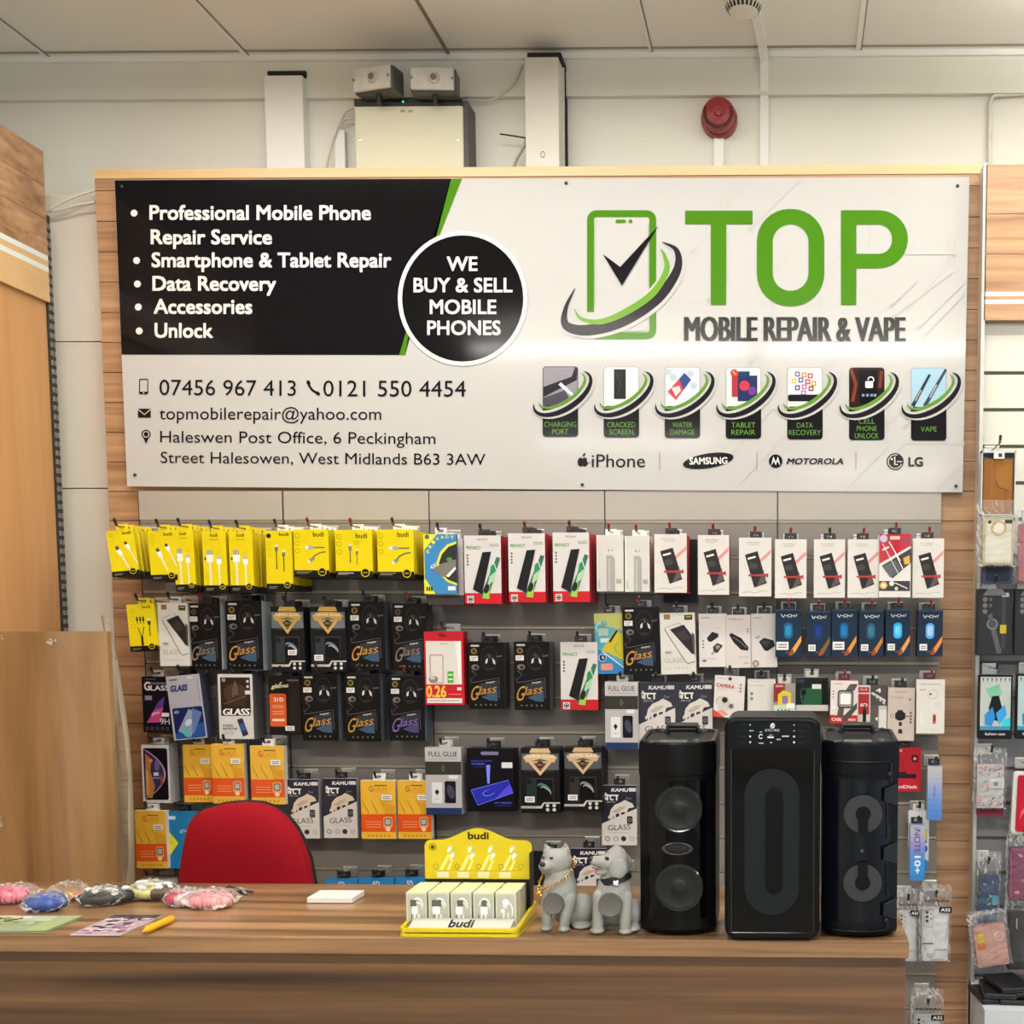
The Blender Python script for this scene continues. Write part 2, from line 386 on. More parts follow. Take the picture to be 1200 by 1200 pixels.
# ------------------------------------------------------------------ five grey slat panels
YS = -0.008
zA, zB = U(925, 611.5, YS).z, U(925, 981.5, YS).z
PITCHZ = (zA - zB) / 9
ztop = U(600, 577, YS).z + 0.004
SLN = ['leftmost grey slat panel, beside the oak planks', 'grey slat panel behind the square yellow cable packs', 'grey slat panel behind the three red and white privacy boxes',
       'grey slat panel above the middle speaker, behind the slim white cable boxes', 'rightmost grey slat panel, behind the navy boxes and watch strap packs']
DARKG = C('#3a3532', 0.8); ALU = C('#a39a86', 0.35, 0.3)
for (pa, pb), lb in zip(((163, 330.5), (332.5, 502), (503.5, 708), (709.5, 910.5), (912, 1103)), SLN):
    a, b = U(pa, 590, YS).x, U(pb, 590, YS).x
    o = empty('slat_panel', lb, 'slat panel', ((a + b) / 2, YS, 0), 'grey slat panels below the sign')
    m = MB(); m.box(a, b, YS + 0.0125, YS + 0.0195, 0, ztop, DARKG)
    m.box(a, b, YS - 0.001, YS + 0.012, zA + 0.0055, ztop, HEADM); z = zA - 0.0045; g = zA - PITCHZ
    while z > 0.02:
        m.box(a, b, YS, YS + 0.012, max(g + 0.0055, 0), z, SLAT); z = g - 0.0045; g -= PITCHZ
    m.build('slatted_face', o, rel(o))
    m = MB(); g = zA
    while g > 0.1:
        m.box(a, b, YS + 0.002, YS + 0.008, g - 0.0025, g + 0.0055, ALU); g -= PITCHZ
    m.build('groove_inserts', o, rel(o))['label'] = 'pale metal strips in the grooves'
    m = MB(); m.box(a - 0.0022, a - 0.0004, YS - 0.0006, YS + 0.015, 0, ztop, C('#2b2724')); m.build('joint_strip', o, rel(o))

# ------------------------------------------------------------------ the long sign
YSG = -0.012
sg = U(641, 570, YSG)
sign = empty('shop_sign', 'long white shop sign with a black panel and green lettering', 'sign', (sg.x, YSG, sg.z))
def smap(px, py):
    p = U(px, py, YSG); return p.x, p.z
GRN = '#467d17'; INK = '#16131a'; WHT = '#bcbbb8'
srel = (-sg.x, 0.0, -sg.z)
def spart(name, fn, lvl, parent=None, label=None, rough=0.09):
    mb = MB(); g = G(mb, smap, 1.0, -0.0004 * lvl, 0.00025, rough, 0, 0.2); fn(g)
    o = mb.build(name, parent or sign, srel if not parent else (0, 0, 0), fix=False)
    if label: o['label'] = label
    return o
q = [smap(134, 211), smap(149, 570), smap(1128, 577), smap(1136, 207.5)]
MB().prism(q, 0, 0.003, C(WHT, 0.09, 0, 0.2)).build('panel', sign, srel)
def circuits(g):
    cc = '#b9b7b3'
    for pts in ([(870, 209), (845, 233), (845, 262), (812, 295)], [(880, 209), (852, 237), (852, 330), (830, 352)], [(940, 209), (880, 268)], [(1040, 209), (1012, 235), (1012, 262)], [(1060, 209), (1019, 249), (1019, 300)],
                [(1132, 258), (1112, 278), (1112, 310), (1065, 362)], [(1132, 268), (1118, 283), (1118, 318), (1046, 372)], [(1075, 330), (1045, 358)], [(1132, 330), (1077, 384)], [(1130, 345), (1075, 402)],
                [(1060, 298), (1118, 298)], [(985, 300), (960, 330), (960, 380)], [(925, 298), (905, 322), (905, 400), (880, 425)], [(800, 330), (770, 360)], [(820, 370), (788, 402)],
                [(880, 575), (945, 500)], [(860, 575), (925, 505), (960, 505)], [(1010, 575), (1060, 520), (1128, 520)], [(1000, 400), (940, 460)], [(1040, 500), (1085, 452)], [(1128, 440), (1060, 500)],
                [(990, 575), (1040, 525), (1040, 495)], [(845, 545), (905, 480), (950, 480)], [(1128, 545), (1100, 572)]):
        g.line(pts, 1.3, cc); g.ring(pts[-1][0], pts[-1][1], 2.6, 1.6, cc, 10)
spart('circuit_pattern', circuits, 1, label='faint grey circuit lines')
spart('header_panel', lambda g: g.p([(134.6, 211.4), (142.8, 415.6), (468.5, 416), (529, 209.6)], '#0e0d11'), 2, label='black panel')
spart('stripe', lambda g: g.p([(529, 209.6), (541.5, 209.5), (486, 350), (475, 416), (468, 416)], GRN), 2.6, label='slanted green stripe')
for y, u0, u1, t, x in ((258, 175.5, 435, 'Professional Mobile Phone', 157.5), (286.5, 177, 319, 'Repair Service', None), (313.5, 178, 459, 'Smartphone & Tablet Repair', 160.5), (341, 179, 324, 'Data Recovery', 161.5), (368, 180.5, 296, 'Accessories', 162.5), (396, 181.5, 250, 'Unlock', 163.5)):
    spart('lettering', lambda g: g.T(t, u0, u1, y - 17.5, y, '#dedcd7', 0.026, 0.2), 4, label='white service line')
    if x: spart('bullet', lambda g: g.e(x, y - 8, 4.1, '#dedcd7'), 4, label='white bullet dot')
def roundel(g):
    g.e(542.5, 350, 76, '#dedcd8', 79, 48); g.e(542.5, 350, 71, '#0d0c0f', 74, 48)
ro = spart('roundel', roundel, 5, label='round black badge with white rim')
def rl(g):
    for t, a, b, y in (('WE', 524, 560, 318), ('BUY & SELL', 485, 601, 343), ('MOBILE', 504, 582, 368.5), ('PHONES', 501, 587, 393)): g.T(t, a, b, y - 17, y, '#dedcd8', 0.022)
spart('lettering', rl, 8, ro)
def logo_phone(g):
    g.frame(688, 246.5, 769, 397.5, 11, 8, GRN); g.r(686, 366, 702, 374, WHT); g.rr(721.5, 257.5, 733.5, 261.5, 1.9, GRN); g.e(739, 259.5, 2.3, GRN)
    g.line([(700, 258), (697, 262), (697, 360)], 0.9, '#a9b0a4'); g.line([(760, 262), (760, 380), (755, 388), (705, 388)], 0.9, '#a9b0a4')
lp = spart('phone_logo', logo_phone, 2, label='green phone outline')
def swoosh(g):
    def sw(pts, ws, c):                          # brush stroke with its own width at each point
        P = []
        for i in range(len(pts) - 1):
            p0, p1, p2, p3 = pts[max(i - 1, 0)], pts[i], pts[i + 1], pts[min(i + 2, len(pts) - 1)]; w1, w2 = ws[i], ws[i + 1]
            for k_ in range(8):
                t = k_ / 8; t2, t3 = t * t, t * t * t
                P.append(tuple(0.5 * ((2 * p1[j]) + (-p0[j] + p2[j]) * t + (2 * p0[j] - 5 * p1[j] + 4 * p2[j] - p3[j]) * t2 + (-p0[j] + 3 * p1[j] - 3 * p2[j] + p3[j]) * t3) for j in (0, 1)) + (w1 + (w2 - w1) * t,))
        P.append(tuple(pts[-1]) + (ws[-1],)); n = len(P); A = []; B = []
        for i in range(n):
            d = Vector((P[min(i + 1, n - 1)][0] - P[max(i - 1, 0)][0], P[min(i + 1, n - 1)][1] - P[max(i - 1, 0)][1])).normalized(); w = P[i][2] / 2
            A.append((P[i][0] - d.y * w, P[i][1] + d.x * w)); B.append((P[i][0] + d.y * w, P[i][1] - d.x * w))
        g.put(A + B, [[i, i + 1, n + i + 1, n + i] for i in range(n - 1)], c)
    big = [(674, 338), (663, 362), (664, 382), (690, 387), (730, 376), (770, 350), (793, 318), (793, 294), (776, 284)]
    sml = [(673, 362), (682, 374), (705, 377), (735, 365), (765, 344), (781, 318), (779, 300), (774, 292)]
    sw(big, [0.5, 6, 15, 20, 23, 22, 17, 10, 1], WHT); sw(sml, [1, 6, 11, 13, 13, 11, 6, 1], WHT)
    sw(big, [0.5, 5, 10, 13, 14, 13, 10, 6, 0.6], '#2d2a30'); sw(sml, [0.5, 4, 6.5, 8, 8, 7, 4, 0.5], '#6a9a35')
spart('swoosh', swoosh, 4, lp, 'dark and green crescent')
spart('tick', lambda g: g.p([(706.5, 298), (727, 313), (772, 264.5), (729, 335)], '#17151a'), 6, lp, 'black tick')
def top_word(g):
    g.p([(803, 247), (882, 247), (882, 263), (851, 263), (851, 357.5), (833, 357.5), (833, 263), (803, 263)], GRN)
    n = 40; o, i_ = [], []
    def stad(x0, x1, y0, y1, r):
        p = []
        for cx_, cy_, a0 in ((x1 - r, y0 + r, -90), (x1 - r, y1 - r, 0), (x0 + r, y1 - r, 90), (x0 + r, y0 + r, 180)):
            for k_ in range(9): a_ = R(a0 + 90 * k_ / 8); p.append((cx_ + r * math.cos(a_), cy_ + r * math.sin(a_)))
        return p
    A, B = stad(887, 966, 245, 359, 38), stad(905.5, 947.5, 263, 341, 20.9); k_ = len(A)
    g.put(A + B, [[j, (j + 1) % k_, k_ + (j + 1) % k_, k_ + j] for j in range(k_)], GRN)
    g.p([(985.5, 246.5), (1003.5, 246.5), (1003.5, 357.5), (985.5, 357.5)], GRN)
    A = [(1003.5, 246.5)] + [(1030 + 34 * math.cos(R(t)), 280.5 + 34 * math.sin(R(t))) for t in range(-90, 91, 12)] + [(1003.5, 314.5)]
    B = [(1003.5, 263.5)] + [(1030 + 15.5 * math.cos(R(t)), 280.5 + 17 * math.sin(R(t))) for t in range(-90, 91, 12)] + [(1003.5, 297.5)]
    k_ = len(A); g.put(A + B, [[j, j + 1, k_ + j + 1, k_ + j] for j in range(k_ - 1)], GRN)
spart('lettering', top_word, 3, label='large green word')
spart('lettering', lambda g: g.T('MOBILE REPAIR & VAPE', 801.5, 1061.5, 371.5, 399.5, '#141114', 0.065, 0.5), 3, label='narrow black capitals')
for t, a_, b_, c_, d_, e_ in (('07456 967 413', 187, 347, 445, 463, 1), ('0121 550 4454', 379, 546, 446, 464.5, 0.5), ('topmobilerepair@yahoo.com', 187, 447, 477.5, 491.5, 0.5),
                          ('Haleswen Post Office, 6 Peckingham', 188, 510.5, 505, 518.5, 2), ('Street Halesowen, West Midlands B63 3AW', 188.5, 569, 529.5, 542.5, 2.5)):
    spart('lettering', lambda g: g.T(t, a_, b_, c_, d_, INK, 0.0, e_), 3, label='thin black contact line')
def ic1(g): g.frame(163.3, 444, 174, 462, 1.6, 1.0, INK); g.r(163.6, 459.2, 173.7, 461.6, INK); g.e(168.6, 460.4, 0.8, WHT)
def ic2(g): g.line([(361, 447), (362.5, 452), (366, 457), (371, 460.5), (374, 461.5)], 2.6, INK); g.e(361.8, 448.8, 2.2, INK, 3.2, rot=-20); g.e(372.5, 461, 3.2, INK, 2.0, rot=35)
def ic3(g): g.rr(162, 479, 177, 489.5, 1, INK); g.line([(162.5, 480), (169.5, 486), (176.6, 480)], 1.2, WHT)
def ic4(g): g.ring(171.5, 509, 5.4, 4.2, INK); g.e(171.5, 509, 2.6, INK); g.p([(168.5, 513), (174.5, 513), (171.8, 520), (171.2, 520)], INK)
for f_, l_ in ((ic1, 'phone'), (ic2, 'handset'), (ic3, 'envelope'), (ic4, 'map pin')): spart('contact_icon', f_, 3, label='small black %s mark' % l_)
TCAP = [(636, 'CHARGING|PORT'), (707.5, 'CRACKED|SCREEN'), (779, 'WATER|DAMAGE'), (850.5, 'TABLET|REPAIR'), (922.5, 'DATA|RECOVERY'), (995, 'CELL|PHONE|UNLOCK'), (1067.5, 'VAPE')]
def tile(i, x, cap):
    y0 = 429.5 + i * 0.25; y1 = 512 + i * 0.75; X = x + 41.5
    def body(g):
        if i in (0, 5): g.rr(x, y0, X, y1, 4, '#3a3840' if i == 0 else '#141214')
        else: g.rr(x, y0, X, y1, 4, '#9a9a93')
        g.rr(x + 0.8, y0 + 0.8, X - 0.8, y0 + 50, 3.5, ['#8f8a92', '#e2dfd8', '#cfd6da', '#dfdcd6', '#e2dfda', '#2a1512', '#9dc0d2'][i])
        g.rr(x, y0 + 46, X, y1, 4, '#151216')
        if i == 0:
            g.p([(x + 1, y0 + 24), (x + 34, y0 + 12), (x + 38, y0 + 1), (x + 41, y0 + 1), (x + 40, y0 + 16), (x + 1, y0 + 36)], '#2b2930'); g.line([(x + 20, y0 + 20), (x + 40, y0 + 38)], 4, '#e8e6e2', 3)
            g.p([(x + 1, y0 + 37), (x + 26, y0 + 28), (x + 36, y0 + 46), (x + 1, y0 + 46)], '#4a4752')
        if i == 1: g.r(x + 12, y0 + 3, x + 26, y0 + 38, '#2a2b2b'); g.line([(x + 14, y0 + 6), (x + 20, y0 + 20), (x + 16, y0 + 34)], 0.7, '#454646')
        if i == 2:
            for a_, b_ in ((4, 6), (30, 8), (34, 22), (6, 30), (10, 12)): g.e(x + a_, y0 + b_, 4, '#aebfc6')
            g.p([(x + 4, y0 + 29), (x + 23, y0 + 7), (x + 31, y0 + 15), (x + 13, y0 + 39)], '#c9404e'); g.p([(x + 17, y0 + 14), (x + 23, y0 + 7), (x + 31, y0 + 15), (x + 22, y0 + 27)], '#34457e'); g.p([(x + 8, y0 + 25), (x + 17, y0 + 22), (x + 19, y0 + 28), (x + 13, y0 + 35)], '#e6c8c4')
        if i == 3:
            g.r(x + 14, y0 + 5, x + 28, y0 + 26, '#213a5c'); g.r(x + 7, y0 + 9, x + 15, y0 + 35, '#a8323c'); g.r(x + 14, y0 + 10, x + 37, y0 + 40, '#26305e'); g.e(x + 22, y0 + 22, 6, '#c03a48'); g.e(x + 31, y0 + 28, 5, '#6a3a86'); g.e(x + 10, y0 + 7, 4.6, '#c23b38'); g.line([(x + 8, y0 + 5), (x + 12, y0 + 9)], 1, WHT)
        if i == 4:
            for a_, b_, c_ in ((12, 8, '#7a4a86'), (20, 9, '#d07a3a'), (27, 10, '#b03a4a'), (8, 16, '#c9b04a'), (16, 15, '#3a5a9a'), (24, 17, '#a83a6a'), (31, 19, '#c98a3a'), (12, 24, '#5a3a7a'), (20, 23, '#c05a8a'), (28, 25, '#7a2a3a'), (19, 30, '#8a6ab0')): g.rr(x + a_ - 3, y0 + b_ - 3, x + a_ + 3, y0 + b_ + 3, 0.8, c_); g.r(x + a_ - 1.4, y0 + b_ - 1.4, x + a_ + 1.4, y0 + b_ + 1.4, '#e8e4dc')
            g.rr(x + 1, y0 + 32, X - 1, y0 + 40, 2, '#1a1820')
        if i == 5:
            g.r(x + 12, y0 + 2, x + 33, y0 + 42, '#0b0b0e'); g.rr(x + 19, y0 + 16, x + 28, y0 + 24, 1.5, '#eceae4'); g.ring(x + 25.5, y0 + 14.5, 4, 2.7, '#eceae4', 16, 180, 400); g.line([(x + 2, y0 + 2), (x + 8, y0 + 20), (x + 4, y0 + 40)], 4, '#7a3826')
            g.line([(x + 38, y0 + 4), (x + 36, y0 + 24)], 4, '#6a3022')
            for a_ in (15, 20, 25, 29): g.r(x + a_, y0 + 31, x + a_ + 3, y0 + 34, '#7d95b0')
        if i == 6:
            g.line([(x + 2, y0 + 45), (x + 22, y0 + 8)], 4.5, '#2a3442', 3); g.line([(x + 16, y0 + 45), (x + 41, y0 + 2)], 4.5, '#39424e', 3); g.line([(x + 5, y0 + 39), (x + 12, y0 + 26)], 1.6, '#b8a27c'); g.line([(x + 22, y0 + 35), (x + 30, y0 + 20)], 1.6, '#a8aeb4')
    t = spart('service_tile', body, 2)
    t['label'] = ['tile with a grey charging plug', 'tile with a dark cracked screen', 'tile with a phone in water', 'tile with red and blue tablets', 'tile with coloured app squares', 'tile with a white padlock', 'tile with two vape pens'][i]
    cx_, cy_ = x + 22, y0 + 32
    def sw(g):
        g.el_arc(cx_ + 1, cy_ - 2, 38, 19.5, -33, -20, 200, 13, WHT, 24)
        g.el_arc(cx_ + 1, cy_ - 1, 38, 19, -33, -25, 205, 6.5, '#1b191f', 24); g.el_arc(cx_ + 0.5, cy_ - 4, 31, 14, -33, -20, 195, 4.2, '#5f8a35', 24)
    spart('swoosh', sw, 6, t)
    ls = cap.split('|'); n = len(ls)
    def cp_(g, j, s_):
            yy = y0 + 65 + j * 8.5 + (4 if n == 1 else 0) - (5 if n == 3 else 0); w = len(s_) * 4.7; g.T(s_, x + 20.7 - w / 2, x + 20.7 + w / 2, yy, yy + 6, '#5c8f3c', 0.004)
    for j, s_ in enumerate(ls): spart('lettering', lambda g: cp_(g, j, s_), 5, t)
for i, (x, c_) in enumerate(TCAP): tile(i, x, c_)
def br1(g):
    g.e(680.5, 541.5, 3.6, INK, 5.2); g.e(685.5, 541.5, 3.6, INK, 5.2); g.e(690.5, 539.5, 2.6, WHT); g.e(684.6, 533, 1.2, INK, 2.4, rot=30)
    g.T('iPhone', 693.5, 756, 532.5, 547.5, '#1d1a1f', 0.006)
def br2(g): g.e(830, 540, 30, '#17151a', 8.6, 32, -9); g.t('SAMSUNG', 808, 536, 852.5, 544.3, '#dedcd7', 0.03, -1)
def br3(g):
    g.e(909, 540.5, 8, '#17151a'); g.p([(903.5, 546), (906.3, 535), (909, 541.5), (911.7, 535), (914.5, 546), (912.2, 542.5), (911, 540), (909, 545.5), (907, 540), (905.8, 542.5)], '#dedcd7')
    g.t('MOTOROLA', 922.5, 537, 989, 544.2, '#17151a', 0.03, slant=0.25)
def br4(g):
    g.e(1049, 541, 10, '#17151a'); g.ring(1049, 541, 8.4, 7.6, '#d8d5ce', 20, 20, 290); g.line([(1048.5, 535), (1048.5, 544.5), (1052, 544.5)], 1.3, '#d8d5ce'); g.e(1045, 538, 1.3, '#d8d5ce'); g.line([(1051, 541), (1057, 541)], 1, '#d8d5ce')
    g.T('LG', 1064.5, 1081.5, 535.8, 546.6, '#17151a', 0.03)
for f_ in (br1, br2, br3, br4): spart('brand_mark', f_, 3, label='black phone maker mark')
for x in (773, 887, 1003): spart('divider', lambda g: g.r(x - 0.4, 530, x + 0.4, 551, '#8c8880'), 3)
for i, (x, y) in enumerate(((143, 219), (663.5, 214.7), (1122, 218), (158.5, 556.5), (682.5, 568), (1120, 569.5))):
    p = U(x, y, YSG); MB().lathe([(0.0045, 0), (0.0045, 0.002), (0.002, 0.0035), (0, 0.0035)], (p.x - sg.x, -0.0008, p.z - sg.z), C('#3d3a38', 0.4, 0.6), 'Y', 12).build('screw', sign)
# ------------------------------------------------------------------ fixtures on the upper wall
def at(o, p): return (p.x - o.location.x, p.y - o.location.y, p.z - o.location.z)
# emergency light unit
a, b = U(417, 196, 0.075), U(542, 123.5, 0.075)
EM = empty('emergency_light', 'cream twin-lamp emergency light box on the wall above the sign', 'emergency light', ((a.x + b.x) / 2, YW, a.z - 0.06))
w = b.x - a.x; hz = b.z - a.z + 0.06
CREAM = C('#cfcaaf', 0.45)
MB().box(-w / 2, w / 2, -0.095, -0.03, 0, hz, CREAM).build('cover', EM, bevel=0.003)
MB().box(-w / 2 - 0.001, w / 2 + 0.012, -0.085, 0, 0, hz + 0.018, C('#4a4744', 0.5)).build('case', EM, bevel=0.002)['label'] = 'dark grey case'
MB().box(-w / 2, w / 2 - 0.004, -0.096, -0.084, hz + 0.0005, hz + 0.019, C('#1c1c1d', 0.4)).build('control_strip', EM)['label'] = 'black strip along the top'
led = U(472, 119.5, 0.07); MB().ell((led.x - EM.location.x, -0.098, hz + 0.01), (0.003, 0.003, 0.003), glow('#2fd06a', 2.0), 10, 6).build('indicator_lamp', EM)['label'] = 'small green indicator'
for px, py in ((421, 163), (536, 163)):
    p = U(px, py, 0.07); MB().lathe([(0.004, 0), (0.004, 0.002), (0, 0.0025)], (p.x - EM.location.x, -0.095, p.z - EM.location.z), CHROME, 'Y', 12).build('screw', EM)
mb = MB()
for k_, (px, pw) in enumerate(((469, 7), (478, 7))):
    p = U(px, 130, 0.075); mb.box(p.x - EM.location.x, p.x - EM.location.x + 0.014, -0.0953, -0.0951, p.z - EM.location.z - 0.004, p.z - EM.location.z + 0.003, C('#a39a7c'))
mb.build('rating_label', EM)
LENS = noisy('ribbed_lamp_lens', '#bdbab0', '#cac7be', 40, 0.15, (3, 1, 0.6), coat=0.5)
for (qa, qb, yaw) in (((413, 80), (465, 110), -16), ((482, 81), (535, 110), 3)):
    p0, p1 = U(qa[0], qb[1], 0.03), U(qb[0], qa[1], 0.03); cx_, cz_ = (p0.x + p1.x) / 2, (p0.z + p1.z) / 2; lw, lh = p1.x - p0.x, p1.z - p0.z
    ho = MB().box(-lw / 2, lw / 2, 0.0, 0.055, -lh / 2, lh / 2, C('#4c4a48', 0.4)).build('lamp_head', EM, (cx_ - EM.location.x, 0.02 - YW, cz_ - EM.location.z), (0, 0, R(yaw)), bevel=0.006)
    m = MB(); m.box(-lw / 2 + 0.004, lw / 2 - 0.004, -0.012, 0.0, -lh / 2 + 0.003, lh / 2 - 0.003, LENS)
    m.build('lens', ho, bevel=0.004)['label'] = 'pale ribbed lens'
    m = MB()
    m.lathe([(0.016, 0.0), (0.013, 0.006), (0, 0.008)], (0.006, -0.012, 0.0), C('#bdb6a2', 0.2), 'Y', 20); m.lathe([(0.009, 0.008), (0, 0.0095)], (0.006, -0.0125, 0), C('#6d675a', 0.3), 'Y', 14)
    m.build('bulb_reflector', ho, smooth=40)
    for sx in (-1, 1): MB().lathe([(0.0035, 0), (0.0035, 0.002), (0, 0.0025)], (sx * (lw / 2 - 0.008), -0.012, 0), C('#7a776f', 0.4, 0.5), 'Y', 10).build('screw', ho)
    MB().tube([(0, 0.025, -lh / 2 - 0.022), (0, 0.025, -lh / 2 + 0.003)], 0.008, C('#1c1c1d', 0.5), 10).build('swivel', ho, smooth=40)
# left trunking stub and its cables, the cable to the ceiling, the cable tie
a, b = U(393, 196, YW - 0.02), U(404, 152, YW - 0.02)
struct(MB().box(a.x, b.x, YW - 0.022, YW, a.z - 0.1, b.z, TRIMW), 'trim_11', bevel=0.002)
def cable(name, label, pts, Y, r, mat, cat='cable'):
    P = [U(x, y, Y) for x, y in pts]; c0 = P[0]
    Q = [] 
    for i in range(len(P) - 1):
        p0, p1, p2, p3 = P[max(i - 1, 0)], P[i], P[i + 1], P[min(i + 2, len(P) - 1)]
        for k_ in range(6):
            t = k_ / 6; Q.append(0.5 * ((2 * p1) + (p2 - p0) * t + (2 * p0 - 5 * p1 + 4 * p2 - p3) * t * t + (3 * p1 - p0 - 3 * p2 + p3) * t ** 3))
    Q.append(P[-1])
    o = MB().tube([q - c0 for q in Q], r, mat, 8).build(name, None, c0, smooth=50); return tag(o, label, cat)
GREYC = C('#c9c5b6', 0.5)
cable('power_cable', 'thin grey cable looping left of the emergency light', [(381, 205), (386, 180), (396, 150), (405, 132), (414, 127)], YW - 0.026, 0.003, GREYC)
cable('power_cable', 'short grey cable from the trunking stub into the emergency light', [(399, 151), (402, 142), (409, 139), (416, 140)], YW - 0.03, 0.0035, GREYC)
cable('power_cable', 'thin cream cable sagging from ceiling corner to the emergency light', [(549, 116), (575, 117), (600, 100), (612, 76)], YW - 0.026, 0.0028, C('#d8d4c6', 0.5))
cable('cable_tie', 'loose black cable tie beside the right white pipe boxing', [(586, 157), (603, 159.5), (618, 162)], 0.12, 0.0022, C('#26221f', 0.5), 'cable tie')
cable('wiring_strip', 'folded grey wiring strip hanging below the black cable tie', [(617, 161), (614, 172), (604, 190), (600, 205)], 0.13, 0.0045, C('#a9a598', 0.5), 'cable')
cable('power_cable', 'upper white cable draped across the pale panel left of the sign', [(56, 247), (72, 238), (92, 229), (112, 223)], 0.03, 0.0035, C('#d8d2c4', 0.5))
cable('power_cable', 'lower white cable draped across the pale panel left of the sign', [(56, 248), (74, 245), (92, 240), (112, 237)], 0.035, 0.0035, C('#d8d2c4', 0.5))
# red sounder
c = U(842, 134, 0.12)
AL = empty('alarm_sounder', 'round red fire alarm sounder on the cream wall', 'alarm', (c.x, YW, c.z))
RED = C('#8e2a2c', 0.38)
MB().lathe([(0.052, 0.0), (0.052, 0.02), (0.047, 0.022), (0.0, 0.022)], (0, 0, 0), RED, 'Y', 40).build('base', AL, smooth=35)
mt = {1: C('#4a1214', 0.6)}
MB().lathe([(0.046, 0.022), (0.047, 0.05), (0.043, 0.062), (0.020, 0.069), (0.019, 0.066), (0.012, 0.066), (0.010, 0.071), (0, 0.072)], (0, 0, 0), RED, 'Y', 40).build('dome', AL, smooth=35)
m = MB()
for i in range(26):
    t = R(160 + i * 220 / 25); r1, r2 = 0.0345, 0.044
    yy = lambda r_: -(0.0632 if r_ < 0.04 else 0.0605)
    d = 0.0018; ca, sa = math.cos(t), math.sin(t)
    m.poly([(r1 * ca + d * sa, -0.0668, r1 * sa - d * ca), (r1 * ca - d * sa, -0.0668, r1 * sa + d * ca), (r2 * ca - d * sa, -0.0632, r2 * sa + d * ca), (r2 * ca + d * sa, -0.0632, r2 * sa - d * ca)], C('#2a0809', 0.7))
m.build('sound_slots', AL)
a, b = U(836.5, 196, YW - 0.012), U(848, 152, YW - 0.012)
struct(MB().box(a.x, b.x, YW - 0.014, YW, a.z - 0.08, b.z, TRIMW), 'trim_12', bevel=0.0015)
# smoke detector, its trunking across ceiling and down the wall
c = Uz(871, 4, ZC - 0.03)
SD = empty('smoke_detector', 'round white smoke detector on the ceiling', 'smoke detector', (c.x, c.y, ZC))
MB().lathe([(0.0, -0.002), (0.058, -0.002), (0.058, -0.016), (0.054, -0.022), (0, -0.022)], (0, 0, 0), C('#e3dfd2', 0.4), 'Z', 36).build('base', SD, smooth=35)
MB().lathe([(0.048, -0.022), (0.047, -0.040), (0.036, -0.053), (0.018, -0.057), (0, -0.057)], (0, 0, 0), C('#dedacd', 0.4), 'Z', 36).build('chamber', SD, smooth=35)
m = MB()
for i in range(24):
    t = 2 * PI * i / 24; ca, sa = math.cos(t), math.sin(t); d = 0.0032
    q = [(0.0478, -0.0385), (0.0385, -0.0515)]
    m.poly([(q[0][0] * ca + d * sa, q[0][0] * sa - d * ca, q[0][1]), (q[0][0] * ca - d * sa, q[0][0] * sa + d * ca, q[0][1]), (q[1][0] * ca - d * sa, q[1][0] * sa + d * ca, q[1][1]), (q[1][0] * ca + d * sa, q[1][0] * sa - d * ca, q[1][1])], C('#1d1b18', 0.7))
m.build('vent_slots', SD)
x = U(895.5, 130, YW - 0.02).x; wv = 0.012
m = MB()
prof = [(c.y + 0.05, ZC - 0.012), (YW - 0.075, ZC - 0.012), (YW - 0.03, ZC - 0.03), (YW - 0.022, ZC - 0.10), (YW - 0.012, ZC - 0.13), (YW - 0.012, zt - 0.1)]
xs = [x - 0.022, x - 0.004, x, x, x, x]
for i in range(len(prof) - 1):
    (ya, za), (yb, zb) = prof[i], prof[i + 1]; dv = Vector((yb - ya, zb - za)).normalized(); nx, nz = -dv.y * 0.012, dv.x * 0.012
    if nx > 0: nx, nz = nx, nz
    vs = []
    for (yy, zz, xx) in ((ya, za, xs[i]), (yb, zb, xs[i + 1])):
        for sx in (-wv, wv): vs += [(xx + sx, yy, zz), (xx + sx, yy + abs(nx), zz + abs(nz))]
    m.add(vs, [(0, 2, 6, 4), (0, 4, 5, 1), (2, 3, 7, 6), (1, 5, 7, 3), (0, 1, 3, 2), (4, 6, 7, 5)], TRIMW)
struct(m, 'trim_13')
# painted pipe at the right end
P = [U(px, py, YW - 0.01) for px, py in ((1159, 200), (1159.5, 160), (1160, 122), (1163, 114), (1170, 111.5), (1200, 110), (1260, 108.5))]
struct(MB().tube(P, 0.006, C('#d3d0c2', 0.5), 8), 'trim_14', smooth=50)

# ------------------------------------------------------------------ gondola end on the left
gx = U(50.5, 178, -0.02).x
zt_, zb_ = U(50.5, 177.5, -0.02).z, U(56, 354.5, -0.02).z
GO = empty('shelving_gondola', 'tall wood-effect shelving end at the far left edge', 'shelving', (gx, -0.02, 0))
y0, y1 = -1.3, 0.0
m = MB(); hh = zt_ - zb_
zs = zb_; 
z0s = U(30, 323 - 9, -0.1).z
s1, s2 = zb_ + hh * 0.20, zb_ + hh * 0.235
s3, s4 = zb_ + hh * 0.275, zb_ + hh * 0.31
for q0, q1, mt_ in ((zb_, s1, OAKL), (s1, s2, C('#dfe6df', 0.4)), (s2, s3, OAKL), (s3, s4, C('#dfe6df', 0.4)), (s4, zb_ + hh * 0.55, OAK), (zb_ + hh * 0.553, zb_ + hh * 0.775, OAK), (zb_ + hh * 0.778, zt_, OAK)):
    m.box(-0.05, 0.0, y0, 0, q0, q1, mt_)
m.build('header_board', GO)['label'] = 'oak header with two pale stripes'
MB().box(-0.07, -0.012, y0, 0, 0, zb_ + 0.004, BEECH).build('end_panel', GO)
m = MB(); ub = U(51, 255, 0.02).z
